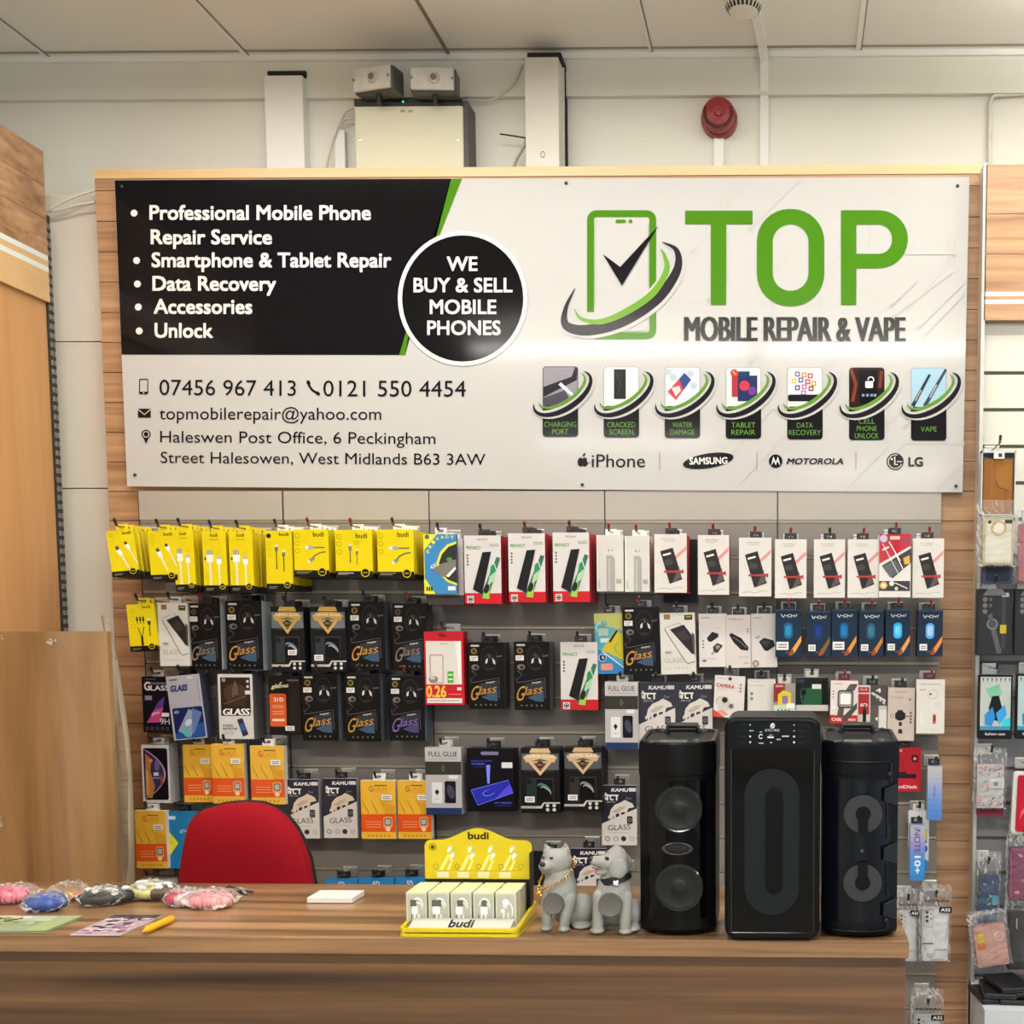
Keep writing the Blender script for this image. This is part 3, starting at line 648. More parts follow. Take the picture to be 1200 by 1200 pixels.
m.box(-0.05, -0.008, 0.002, 0.03, 0, ub, C('#3c3a38', 0.5, 0.3))
z = 0.05
while z < ub - 0.03: m.box(-0.009, -0.004, 0.006, 0.011, z, z + 0.014, C('#9a9890', 0.4, 0.6)); m.box(-0.009, -0.004, 0.018, 0.023, z, z + 0.014, C('#9a9890', 0.4, 0.6)); z += 0.025
m.build('slotted_upright', GO)['label'] = 'dark slotted steel upright'
# pale back panels between gondola and board
ya = 0.068; xa, xb = U(48, 400, ya).x, U(150, 400, ya).x
zj = [U(90, 228, ya).z, U(90, 401, ya).z, U(90, 573, ya).z, 0.9, 0.5, 0.02]
BP = empty('back_panel', 'pale cream steel back panels between the gondola and the sign board', 'back panel', ((xa + xb) / 2, ya, 0))
for i in range(5): MB().box(xa, xb, ya, ya + 0.02, zj[i + 1] + 0.003, zj[i], C('#d9cfbf', 0.45)).build('panel', BP, rel(BP), bevel=0.001)
MB().box(xa, xb, ya + 0.012, ya + 0.03, 0.0, zj[0] - 0.002, C('#7d756a')).build('frame', BP, rel(BP))
# veneered board leaning in the lower left, with its strip of plastic film
yb_ = -0.45
tl, tr, bR = U(-60, 735, yb_), U(121, 740, yb_), U(139, 1035, yb_)
LB = empty('leaning_board', 'veneered wood board standing behind the counter at lower left', 'board', (tr.x, yb_, 0))
xL = max(tl.x, gx + 0.012) - tr.x; zt2 = tr.z; nseg = 12; m = MB()
xe = U(127.5, 790, yb_ + 0.06).x - tr.x
pts = [(xL, 0.0)] + [(xe - 0.14 + 0.14 * t, 0.06 * t * t) for t in [k_ / 8 for k_ in range(9)]]
back = [(p[0], p[1] + 0.018) for p in pts][::-1]
nz = 12; zz0 = 0.0
vs = []; fs = []
ring = pts + back; nr = len(ring)
for j in range(nz + 1):
    z = zt2 * j / nz
    for (xx, yy) in ring: vs.append((xx, yy, z))
for j in range(nz):
    for i in range(nr): fs.append((j * nr + i, j * nr + (i + 1) % nr, (j + 1) * nr + (i + 1) % nr, (j + 1) * nr + i))
m.add(vs, fs, BOARDM); m.add([(x_, y_, zt2) for x_, y_ in ring], [list(range(nr))], OAKL); m.add([(x_, y_, 0) for x_, y_ in ring], [list(range(nr))[::-1]], OAKL)
m.build('board_panel', LB, smooth=30)
m = MB(); mid = C('#dcd2b4', 0.3)
prof = [(118, 721, 129, 724), (123, 745, 132, 748), (129, 773, 138, 773), (132.5, 820, 145, 820), (134, 860, 151, 860), (136, 910, 155, 910), (138, 970, 157, 970), (140, 1050, 158, 1050)]
vs = []; ye = yb_ + 0.085
for i, (xa_, ya_, xb_, yb2) in enumerate(prof):
    for t in (0, 0.5, 1):
        p = U(xa_ + (xb_ - xa_) * t, ya_ + (yb2 - ya_) * t, ye + 0.012 * math.sin(i * 2.1 + t * 4)); vs.append(p - LB.location)
fs = [(i * 3 + k_, (i + 1) * 3 + k_, (i + 1) * 3 + k_ + 1, i * 3 + k_ + 1) for i in range(len(prof) - 1) for k_ in (0, 1)]
o = m.add(vs, fs, clear('yellowed_film', '#e6dcc0', 0.3, 0.2, 0.11)).build('plastic_film', LB, smooth=60); o['label'] = 'strip of yellowed plastic film'
s_ = o.modifiers.new('thick', 'SOLIDIFY'); s_.thickness = 0.0012
for px, py in ((62, 752), (2, 746), (134, 880), (1, 962)):
    p = U(px, py, yb_ - 0.002 if px < 100 else ye - 0.01); m = MB()
    for k_ in range(6):
        a_ = random.uniform(0, 2 * PI); r_ = random.uniform(0.006, 0.016); q = Vector((r_ * math.cos(a_), -0.004, r_ * math.sin(a_))); n_ = Vector((-math.sin(a_), 0, math.cos(a_))) * 0.004
        m.poly([Vector((0, -0.001, 0)), q - n_, q * 1.2 + Vector((0, -0.006, 0)), q + n_], clear('torn_tape', '#efeadc', 0.3, 0.2, 0.4) if k_ == 0 else m.mats[0])
    m.build('tape_scrap', LB, p - LB.location)

# ------------------------------------------------------------------ right-hand display bay
yr = -0.03
a, b = U(1145.5, 520, yr).x, U(1145.5, 520, yr).x + 0.9
RB = empty('wall_display_bay', 'slatted display bay with an oak header at the right edge', 'display bay', (a, yr, 0))
hx = U(1155, 250, yr - 0.03).x; h1, h0 = U(1178, 193, yr - 0.03).z, U(1178, 375, yr - 0.03).z
m = MB(); q = [h0, U(1180, 356, yr - 0.03).z, U(1180, 351, yr - 0.03).z, U(1180, 347, yr - 0.03).z, U(1180, 342, yr - 0.03).z, U(1180, 298, yr - 0.03).z, U(1180, 251, yr - 0.03).z, h1]
for i, mt_ in enumerate((OAK, C('#dfe6df', 0.4), OAK, C('#dfe6df', 0.4), OAK, OAK, OAK)):
    m.box(hx - a, 0.9, -0.03, 0.02, q[i] + (0.0015 if i > 4 else 0), q[i + 1], mt_)
m.build('header_board', RB)['label'] = 'oak header with two pale stripes'
m = MB(); z = h0 - 0.001; g = U(1180, 437, yr).z; dark = C('#6e6c63', 0.6)
m.box(0.012, 0.9, 0.012, 0.02, 0, z, dark)
zsw = U(1180, 640, yr).z
SLAT_SHADED = noisy('shaded_slat_grey', '#77777c', '#7e7e83', 3, 0.5)  # shade over the lower slats, put into a grey colour
while z > 0.03:
    m.box(0.012, 0.9, 0.0, 0.012, max(g + 0.005, 0), z, SLATW if z > zsw else SLAT_SHADED); z = g - 0.005; g -= PITCHZ
m.build('slatted_face', RB)
m = MB().box(0.0, 0.010, -0.03, 0.02, 0, U(1150, 196, yr).z, C('#b9b7b0', 0.35, 0.4)); m.build('frame_upright', RB)['label'] = 'slim pale metal upright'
sh = U(1180, 1172, -0.22); MB().box(0.0, 0.9, -0.28, 0.0, sh.z - 0.14, sh.z, C('#d0d6de', 0.35)).build('shelf', RB)['label'] = 'pale grey base shelf'

# ------------------------------------------------------------------ counter
zc = U(500, 1036.5, -0.95).z
yf = Uz(500, 1099, zc).y
xr = Uz(1064.5, 1100.5, zc).x
CT = empty('shop_counter', 'long walnut-effect shop counter across the foreground', 'counter', (xr - 1.2, (yf - 0.95) / 2, 0))
xl = -1.75; yk = -0.95
zu = U(500, 1119.5, yf).z
MB().box(xl, xr, yf, yk, zu, zc, WALNUT).build('countertop', CT, rel(CT), bevel=0.0025)
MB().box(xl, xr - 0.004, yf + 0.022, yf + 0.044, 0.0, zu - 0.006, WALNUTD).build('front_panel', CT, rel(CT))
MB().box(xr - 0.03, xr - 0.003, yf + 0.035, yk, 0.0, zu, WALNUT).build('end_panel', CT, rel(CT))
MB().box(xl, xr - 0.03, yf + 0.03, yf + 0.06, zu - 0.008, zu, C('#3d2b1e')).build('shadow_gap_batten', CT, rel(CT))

# ------------------------------------------------------------------ red chair behind the counter
CHY = -0.62
cx0 = U(284, 1000, CHY).x; zt3 = U(284, 941.5, CHY).z
CH = empty('office_chair', 'red fabric office chair with black shell behind the counter', 'chair', (cx0, CHY, 0))
outl = [(207, 1033), (209, 1015), (213, 990), (218, 968), (225, 957), (235, 950.5), (255, 944.5), (280, 942), (300, 943.5), (316, 949), (330, 960), (341, 974), (350, 991), (357, 1012), (362, 1040)]
P = [(U(x_, y_, CHY).x - cx0, U(x_, y_, CHY).z) for x_, y_ in outl]
zb4 = P[0][1] - 0.16
P = P + [(P[-1][0] + 0.006, zb4 + 0.05), (P[-1][0] - 0.03, zb4), (P[0][0] + 0.03, zb4), (P[0][0] - 0.006, zb4 + 0.05)]
P = P[::-1]
def pad(mb, P, y, dep, mat, bulge):
    n = len(P); cxx = sum(p[0] for p in P) / n; czz = sum(p[1] for p in P) / n; vs = []; fs = []
    rings = [(1.0, dep), (1.0, dep * 0.35), (0.985, 0.1 * dep), (0.95, -0.1 * dep), (0.85, -bulge * 0.45), (0.6, -bulge * 0.8), (0.3, -bulge * 0.97)]
    for s_, yy in rings:
        for x_, z_ in P: vs.append((cxx + (x_ - cxx) * s_, y + yy, czz + (z_ - czz) * s_))
    vs.append((cxx, y - bulge, czz))
    for j in range(len(rings) - 1):
        for i in range(n): fs.append((j * n + i, j * n + (i + 1) % n, (j + 1) * n + (i + 1) % n, (j + 1) * n + i))
    j = (len(rings) - 1) * n
    for i in range(n): fs.append((j + i, j + (i + 1) % n, len(vs) - 1))
    fs.append(list(range(n))[::-1])
    return mb.add(vs, fs, mat)
REDF = noisy('red_chair_fabric', '#8a0415', '#940619', 300, 0.85, bump=0.15, spec=0.2)
pad(MB(), P, 0, 0.035, REDF, 0.03).build('backrest', CH, smooth=50)
P2 = [(x_ * 1.03 - 0.008, zb4 + (z_ - zb4) * 1.004) for x_, z_ in P]
pad(MB(), P2, 0.03, 0.03, C('#17171a', 0.5), -0.012).build('back_shell', CH, smooth=50)['label'] = 'black plastic shell'
zs_ = zb4 - 0.1
m = MB(); m.vprism([(0.2 * math.cos(2 * PI * i / 24), -0.18 + 0.19 * math.sin(2 * PI * i / 24)) for i in range(24)], zs_ - 0.06, zs_, REDF); m.build('seat', CH, bevel=0.015)
m = MB(); m.box(-0.03, 0.03, 0.03, 0.06, zs_ - 0.08, zb4 + 0.2, BLK); m.box(-0.03, 0.03, -0.18, 0.06, zs_ - 0.09, zs_ - 0.06, BLK); m.build('back_bracket', CH)
MB().tube([(0, -0.18, 0.1), (0, -0.18, zs_ - 0.08)], 0.025, C('#2a2a2c', 0.3, 0.6), 16).build('gas_column', CH, smooth=40)
m = MB()
for i in range(5):
    t = 2 * PI * i / 5; m.tube([(0, -0.18, 0.1), (0.24 * math.cos(t), -0.18 + 0.24 * math.sin(t), 0.06)], [0.028, 0.016], BLK, 10)
m.build('star_base', CH, smooth=40)
for i in range(5):
    t = 2 * PI * i / 5; MB().lathe([(0.0, -0.02), (0.028, -0.02), (0.03, 0), (0.028, 0.02), (0, 0.02)], (0.24 * math.cos(t), -0.18 + 0.24 * math.sin(t), 0.03), BLK, 'X', 16).build('castor', CH, smooth=40)
# ------------------------------------------------------------------ hanging packs: printed fronts
YEL, YD, TX = '#e2cc10', '#b8a400', '#2a2614'
def foot(g, s_=1.0, x=0.78):
    g.r(0, 0.885, 1, 1, '#17140f'); g.e(x, 0.9, 0.115 * s_, YEL); g.e(x, 0.9, 0.095 * s_, '#1c1812'); g.r(x - 0.05 * s_, 0.895, x + 0.05 * s_, 0.908, '#c9b918')
    g.r(0.08, 0.93, 0.42, 0.945, '#77715c'); g.r(0.08, 0.955, 0.36, 0.968, '#77715c')
def rings(g, u, vs, r=0.07, c=YD):
    for v in vs: g.ring(u, v, r, r * 0.82, c, 16)
def plug(g, u, v, s_, body, tip, rot=0, cord=0.5, cc=None):
    q = R(rot)
    def P(x, y): return (u + (x * math.cos(q) - y * math.sin(q)) * s_, v + (x * math.sin(q) + y * math.cos(q)) * s_ * g.asp)
    g.p([P(-0.55, -1.3), P(0.55, -1.3), P(0.55, 0), P(-0.55, 0)], tip); g.p([P(-0.75, 0), P(0.75, 0), P(0.75, 1.6), P(0.4, 2.2), P(-0.4, 2.2), P(-0.75, 1.6)], body)
    g.line([P(0, 2.2), P(0, 2.2 + cord)], s_ * 0.5, cc or body)
def d_tall(g):
    g.r(0, 0, 1, 1, YEL); g.t('budi', 0.34, 0.03, 0.66, 0.085, TX); g.r(0.3, 0.13, 0.7, 0.137, '#6c6310')
    g.r(0.16, 0.3, 0.42, 0.39, '#a9a48c'); g.r(0.14, 0.38, 0.44, 0.5, '#efece2'); g.r(0.24, 0.5, 0.34, 0.885, '#e6e0b0'); g.r(0.58, 0.4, 0.76, 0.46, '#bdb79d'); g.r(0.57, 0.45, 0.78, 0.54, '#f3f0e6'); g.r(0.63, 0.54, 0.71, 0.885, '#e6e0b0')
    g.r(0.06, 0.42, 0.14, 0.47, '#4a4636'); rings(g, 0.68, (0.34,), 0.07); rings(g, 0.16, (0.68, 0.75, 0.82), 0.055); foot(g, 1.15)
def d_diag(g):
    g.r(0, 0, 1, 1, YEL); g.t('budi', 0.58, 0.03, 0.9, 0.10, TX); rings(g, 0.14, (0.1, 0.26), 0.08)
    plug(g, 0.35, 0.42, 0.11, '#efede6', '#55524a', -22, 5, '#e9e6da'); plug(g, 0.68, 0.32, 0.09, '#f1efe8', '#3a382f', -22, 7, '#e9e6da'); foot(g, 1.1)
def d_dark(g):
    g.r(0, 0, 1, 1, YEL); g.t('budi', 0.52, 0.03, 0.88, 0.085, TX); g.e(0.12, 0.085, 0.09, '#26210f'); rings(g, 0.13, (0.2, 0.3, 0.4), 0.075)
    plug(g, 0.4, 0.27, 0.075, '#6e695c', '#dcd8ca', 0, 9, '#3c382c'); plug(g, 0.67, 0.36, 0.075, '#6e695c', '#dcd8ca', 0, 7.2, '#3c382c'); foot(g, 1.1)
def d_wide_h(g):
    g.r(0, 0, 1, 1, YEL); g.t('budi', 0.56, 0.05, 0.87, 0.15, TX); rings(g, 0.1, (0.13, 0.29, 0.45), 0.07, '#8b7d08')
    plug(g, 0.42, 0.38, 0.075, '#a8a496', '#e6e3d8', -90, 4, '#6b6545'); g.line([(0.92, 0.47), (0.75, 0.49), (0.6, 0.55), (0.52, 0.62)], 0.04, '#6b6545'); plug(g, 0.46, 0.66, 0.06, '#8f8b7d', '#e6e3d8', -125, 0.5)
    g.r(0, 0.86, 1, 1, '#17140f'); g.e(0.8, 0.89, 0.12, YEL); g.e(0.8, 0.89, 0.1, '#1c1812'); g.r(0.74, 0.885, 0.86, 0.9, '#c9b918'); g.r(0.06, 0.885, 0.5, 0.9, '#8a846c'); g.r(0.06, 0.915, 0.4, 0.93, '#8a846c')
def d_wide_v(g):
    g.r(0, 0, 1, 1, YEL); g.t('budi', 0.56, 0.07, 0.87, 0.17, TX); rings(g, 0.1, (0.14, 0.30, 0.46), 0.07, '#8b7d08'); rings(g, 0.58, (0.27,), 0.05, '#8b7d08')
    plug(g, 0.4, 0.34, 0.055, '#7d7868', '#dcd8ca', 0, 6, '#5f5a44'); plug(g, 0.58, 0.44, 0.045, '#7d7868', '#dcd8ca', 0, 6, '#5f5a44')
    g.r(0, 0.86, 1, 1, '#17140f'); g.e(0.8, 0.89, 0.12, YEL); g.e(0.8, 0.89, 0.1, '#1c1812'); g.r(0.74, 0.885, 0.86, 0.9, '#c9b918'); g.r(0.06, 0.895, 0.48, 0.91, '#dcd8c4'); g.r(0.06, 0.925, 0.34, 0.94, '#8a846c')
def d_three(g):
    g.r(0, 0, 1, 1, YEL); g.t('budi', 0.55, 0.03, 0.86, 0.09, TX); rings(g, 0.18, (0.14, 0.3, 0.46), 0.09)
    for u in (0.34, 0.45, 0.56): plug(g, u, 0.3, 0.05, '#2a271c', '#3a3626', 0, 2, '#2a271c')
    g.line([(0.34, 0.48), (0.4, 0.62), (0.45, 0.7)], 0.03, '#2a271c'); g.line([(0.56, 0.48), (0.5, 0.62), (0.45, 0.7)], 0.03, '#2a271c'); g.r(0.42, 0.68, 0.5, 0.88, '#2a271c')
    plug(g, 0.76, 0.36, 0.07, '#2a271c', '#e2decf', 0, 6, '#2a271c'); foot(g)
def d_privacy_blue(g):
    g.r(0, 0, 1, 1, '#3f86bd'); g.p([(0, 0), (0.42, 0), (0, 0.28)], '#e6df3a'); g.p([(0, 0.72), (0.34, 1), (0, 1)], '#e6df3a'); g.e(0.11, 0.045, 0.07, '#5d5d58'); g.r(0, 0.0, 0.022, 1, '#e6df3a')
    g.p([(1, 0.12), (0.72, 0.17), (0.5, 0.3), (0.38, 0.48), (0.45, 0.66), (0.7, 0.8), (1, 0.86)], '#d9d94e'); g.p([(1, 0.16), (0.76, 0.21), (0.56, 0.33), (0.46, 0.48), (0.5, 0.62), (0.72, 0.76), (1, 0.82)], '#33332f')
    g.p([(0.25, 0.6), (0.5, 0.5), (0.98, 0.42), (0.98, 0.55), (0.6, 0.72)], '#7b7870'); g.p([(0.66, 0.7), (0.95, 0.54), (0.98, 0.58), (0.75, 0.72)], '#e8e6e0'); g.e(0.78, 0.42, 0.09, '#4f9a3c', 0.06)
    for i_, c_ in enumerate('PRIVACY'):
        a_ = R(200 + i_ * 14); g.t(c_, 0.72 + 0.62 * math.cos(a_) - 0.05, 0.42 + 0.39 * math.sin(a_) * 0.98 - 0.028, 0.72 + 0.62 * math.cos(a_) + 0.05, 0.42 + 0.39 * math.sin(a_) * 0.98 + 0.028, '#e6e24a', 0.03, -62 + i_ * 9)
    g.t('4X', 0.18, 0.5, 0.4, 0.57, '#dfe6e4', 0.02, -30); g.r(0.72, 0.87, 0.95, 0.94, '#e6e8ea')
    for u in (0.06, 0.13, 0.2): g.rr(u, 0.88, u + 0.05, 0.95, 0.01, '#2a2a24')
def d_privacy(g):
    g.r(0, 0, 1, 1, '#d4d0cd'); g.r(0, 0.845, 1, 1, '#c3202c'); g.t('PRIVACY', 0.06, 0.155, 0.46, 0.205, '#4d8d3a'); g.t('secure', 0.36, 0.045, 0.64, 0.07, '#c0606a', 0.01); g.t('screen glass', 0.68, 0.12, 0.94, 0.14, '#55524f', 0.01); g.r(0.7, 0.15, 0.94, 0.16, '#8a8784')
    for v in (0.29, 0.335, 0.38, 0.425): g.e(0.09, v, 0.03, '#6b6765')
    g.p([(0.88, 0.31), (0.98, 0.33), (0.62, 0.94), (0.42, 0.9)], '#3d6a5e'); g.p([(0.72, 0.45), (0.88, 0.38), (0.85, 0.55), (0.68, 0.62)], '#2f8a58'); g.p([(0.68, 0.6), (0.86, 0.52), (0.8, 0.66), (0.62, 0.74)], '#a9cfa4'); g.p([(0.5, 0.86), (0.7, 0.7), (0.66, 0.93), (0.48, 0.92)], '#9fc24a'); g.e(0.6, 0.78, 0.07, '#1c2a22', 0.13, rot=15); g.line([(0.78, 0.36), (0.9, 0.55), (0.74, 0.8)], 0.025, '#cfdccf')
    g.p([(0.50, 0.245), (0.74, 0.235), (0.47, 0.86), (0.22, 0.79)], '#1d1c1d'); g.r(0.06, 0.885, 0.24, 0.985, '#e6e2de'); g.ring(0.15, 0.935, 0.075, 0.055, '#25221f', 14); g.r(0.11, 0.92, 0.19, 0.95, '#25221f')
def d_slim(g):
    g.r(0, 0, 1, 1, '#d4d0c9'); g.t('2.1', 0.4, 0.25, 0.6, 0.285, '#77736d'); g.p([(0.36, 0.36), (0.58, 0.36), (0.68, 0.42), (0.68, 1), (0.36, 1)], '#a5a49d'); g.r(0.44, 0.42, 0.5, 0.98, '#bcbab3'); g.r(0.72, 0.78, 0.92, 0.86, '#a39f98'); g.r(0.05, 0.8, 0.12, 0.95, '#b9b5ae'); g.r(0.02, 0, 0.05, 1, '#f2efe8')
def d_battery(g):
    g.r(0, 0, 1, 1, '#d9d4ce'); g.t('phone battery', 0.24, 0.07, 0.66, 0.09, '#55504d', 0.01); g.t('long life', 0.3, 0.105, 0.62, 0.125, '#77726e', 0.01)
    g.p([(0.98, 0.2), (0.98, 0.27), (0.62, 0.45), (0.62, 0.38)], '#d9908c'); g.ring(0.75, 0.5, 0.13, 0.12, '#cfc9c3', 16); g.r(0.02, 0.44, 0.22, 0.5, '#d6d0ca')
    g.p([(0.18, 0.29), (0.57, 0.23), (0.86, 0.77), (0.47, 0.85)], '#2d2a2b'); g.p([(0.26, 0.345), (0.5, 0.31), (0.52, 0.34), (0.28, 0.375)], '#e8e4e0'); g.e(0.44, 0.48, 0.14, '#45403f', 0.1); g.p([(0.55, 0.83), (0.76, 0.55), (0.84, 0.74), (0.66, 0.8)], '#5a5251')
    g.p([(0.28, 0.625), (0.8, 0.62), (0.9, 0.6), (0.9, 0.675), (0.8, 0.655), (0.3, 0.655)], '#b3393a'); g.line([(0.1, 0.935), (0.3, 0.92), (0.5, 0.94), (0.7, 0.905), (0.88, 0.91)], 0.012, '#8a857f')
def d_blister(g):
    g.r(0, 0, 1, 1, '#d9d6d2'); g.p([(0, 0), (1, 0), (1, 0.18), (0, 0.47)], '#b3202e'); g.e(0.13, 0.07, 0.12, '#b9b5d6'); g.rr(0.33, 0.03, 0.65, 0.085, 0.03, '#e2b9b4'); g.e(0.86, 0.1, 0.09, '#7b4540')
    g.p([(0.08, 0.5), (1, 0.22), (1, 0.45), (0.42, 0.7)], '#2f2e2f'); g.p([(0.1, 0.52), (0.52, 0.4), (0.72, 0.56), (0.36, 0.69)], '#5b5b5d'); g.p([(0.75, 0.38), (0.95, 0.33), (0.97, 0.46), (0.8, 0.48)], '#d2a23a'); g.line([(0.1, 0.25), (0.3, 0.2)], 0.05, '#f0e9e6'); g.line([(0.5, 0.3), (0.75, 0.55)], 0.03, '#f2f0ec')
    g.line([(0.1, 0.15), (0.6, 0.62)], 0.02, '#efebe8'); g.line([(0.3, 0.12), (0.66, 0.42)], 0.03, '#efebe8')
    g.r(0, 0.74, 0.98, 0.9, '#2b2a2c'); g.e(0.14, 0.81, 0.12, '#d9a94a'); g.e(0.14, 0.81, 0.06, '#f0e6d2'); g.e(0.4, 0.78, 0.08, '#e6ddca'); g.e(0.55, 0.86, 0.06, '#cfc3a8'); g.line([(0.5, 0.77), (0.9, 0.86)], 0.03, '#dcdad6')
def d_glass(col):
    def f(g):
        g.r(0, 0, 1, 1, '#100d0c'); g.rr(0.08, 0.035, 0.32, 0.062, 0.02, '#d3cdc8'); g.e(0.17, 0.13, 0.085, '#8a7236' if col != 1 else '#5c5146'); g.e(0.17, 0.13, 0.05, '#3a2f1a'); g.r(0.05, 0.2, 0.28, 0.275, '#e6e2dd'); g.r(0.08, 0.22, 0.25, 0.23, '#8f8a86'); g.r(0.08, 0.245, 0.2, 0.255, '#8f8a86')
        g.e(0.2, 0.37, 0.11, '#77706f', 0.08); g.e(0.22, 0.375, 0.06, '#2e2929', 0.045); g.line([(0.1, 0.42), (0.22, 0.48), (0.08, 0.56)], 0.03, '#565050', 0.01)
        for r_, c_ in ((0.24, '#2a2524'), (0.215, '#141110')): g.e(0.6, 0.24, r_, c_, r_ * 1.5)
        g.el_arc(0.6, 0.3, 0.15, 0.24, 0, 190, 350, 0.018, '#4a4443', 16); g.p([(0.5, 0.26), (0.56, 0.23), (0.55, 0.3), (0.49, 0.32)], '#d8d3d0'); g.p([(0.68, 0.23), (0.76, 0.27), (0.77, 0.33), (0.71, 0.31)], '#cfcac7'); g.p([(0.57, 0.2), (0.6, 0.17), (0.66, 0.22), (0.61, 0.25)], '#4f4847'); g.line([(0.5, 0.39), (0.7, 0.39)], 0.012, '#5a5352'); g.line([(0.8, 0.21), (0.96, 0.2)], 0.035, '#5f5856')
        g.line([(0.05, 0.53), (0.08, 0.6), (0.3, 0.585), (0.86, 0.53), (0.87, 0.83)], 0.014, '#66636a'); g.p([(0.36, 0.82), (0.82, 0.71), (0.82, 0.88), (0.6, 0.87)], '#3d566e' if col != 2 else '#4a466e'); g.p([(0.3, 0.62), (0.83, 0.56), (0.83, 0.7), (0.3, 0.8)], '#33333a')
        c = ['#c08c3c', '#85776a', '#7a62a8'][col]; g.t('G', 0.07, 0.66, 0.29, 0.86, c, 0.004, -14, 0.45); g.t('lass', 0.31, 0.645, 0.8, 0.765, c, 0.004, -9, 0.45); g.t('super', 0.5, 0.585, 0.76, 0.615, '#cfc8c0', 0.02, -7)
        for u in (0.2, 0.34, 0.48, 0.62, 0.76): g.e(u, 0.935, 0.025, '#6e6763')
    return f
def d_whiteglass(g):
    g.r(0, 0, 1, 1, '#d6d2cc'); g.r(0.12, 0.025, 0.3, 0.105, '#8d6f48'); g.r(0.7, 0.04, 0.93, 0.12, '#4a3f1e'); g.r(0.74, 0.06, 0.89, 0.08, '#b8982e')
    g.line([(0.14, 0.24), (0.55, 0.165), (0.97, 0.56)], 0.012, '#3a3735'); g.line([(0.14, 0.25), (0.14, 0.28), (0.7, 0.8), (0.78, 0.83), (0.97, 0.8)], 0.02, '#2a2827'); g.p([(0.28, 0.27), (0.68, 0.195), (0.98, 0.43), (0.98, 0.66), (0.9, 0.68)], '#2b2827'); g.p([(0.9, 0.32), (0.98, 0.36), (0.98, 0.7), (0.92, 0.66)], '#4c4947'); g.p([(0.45, 0.33), (0.7, 0.28), (0.85, 0.42), (0.62, 0.46)], '#3d3a39')
    g.r(0.12, 0.61, 0.34, 0.68, '#c9c4bd'); g.t('new', 0.14, 0.63, 0.3, 0.66, '#5e5955'); g.t('GLASS', 0.1, 0.735, 0.62, 0.81, '#b7aa92', 0.004)
    for u in (0.14, 0.26, 0.38, 0.5, 0.62, 0.74): g.ring(u, 0.9, 0.035, 0.024, '#cdbfa6', 12); g.r(u - 0.008, 0.885, u + 0.008, 0.915, '#cdbfa6')
def d_vee(col):
    def f(g):
        gold, blu, ring_ = (('#c9a455', '#6a7075', '#4a3a1c'), ('#d9b98e', '#5b5d60', '#8a2a22'), ('#cfae86', '#55575b', '#54331f'))[col]
        g.r(0, 0, 1, 1, '#171516'); g.r(0.02, 0.08, 0.98, 0.33, blu); g.p([(0.02, 0.33), (0.98, 0.33), (0.8, 0.36), (0.2, 0.36)], '#2e2d2f'); g.p([(0.28, 0.0), (0.72, 0.0), (0.78, 0.07), (0.22, 0.07)], gold)
        g.p([(0.06, 0.13), (0.3, 0.08), (0.7, 0.08), (0.94, 0.13), (0.86, 0.22), (0.5, 0.16), (0.14, 0.22)], gold); g.t('TEMPER GLASS', 0.14, 0.1, 0.86, 0.145, '#f2e6c8', 0.02)
        g.put([(0.18, 0.2), (0.82, 0.2), (0.5, 0.42), (0.32, 0.225), (0.68, 0.225), (0.5, 0.355)], [[0, 1, 4, 3], [1, 2, 5, 4], [2, 0, 3, 5]], gold); g.e(0.5, 0.255, 0.1, '#231c16'); g.ring(0.5, 0.255, 0.1, 0.075, ring_, 18); g.t('9D', 0.44, 0.235, 0.56, 0.275, '#b79a62')
        g.p([(0.15, 0.46), (0.84, 0.46), (0.84, 0.78), (0.15, 0.78)], '#3b3939'); g.p([(0.17, 0.475), (0.82, 0.475), (0.82, 0.78), (0.17, 0.78)], '#0d0d0e'); g.rr(0.14, 0.455, 0.4, 0.86, 0.04, ['#30363b', '#29332e', '#332f2d'][col]); g.rr(0.16, 0.475, 0.28, 0.55, 0.03, '#1c1e20')
        for u, v in ((0.19, 0.495), (0.19, 0.53), (0.245, 0.512)): g.e(u, v, 0.02, '#08090a')
        g.el_arc(0.6, 0.64, 0.2, 0.1, 40, 150, 350, 0.07, ['#6d7f8d', '#5d7a6c', '#8b8681'][col], 16); g.el_arc(0.64, 0.66, 0.16, 0.07, 40, 150, 350, 0.04, ['#9fb0ba', '#8fa69a', '#b3aea8'][col], 16)
        g.p([(0, 0.89), (0.5, 0.89), (0.58, 0.83), (1, 0.83), (1, 0.85), (0.6, 0.85), (0.53, 0.925), (0, 0.925)], '#c9c5c0'); g.r(0.02, 0.905, 0.4, 0.912, '#8f3438')
        for u in (0.68, 0.85):
            for v in (0.88, 0.945): g.e(u, v, 0.045, '#cfccc9')
    return f
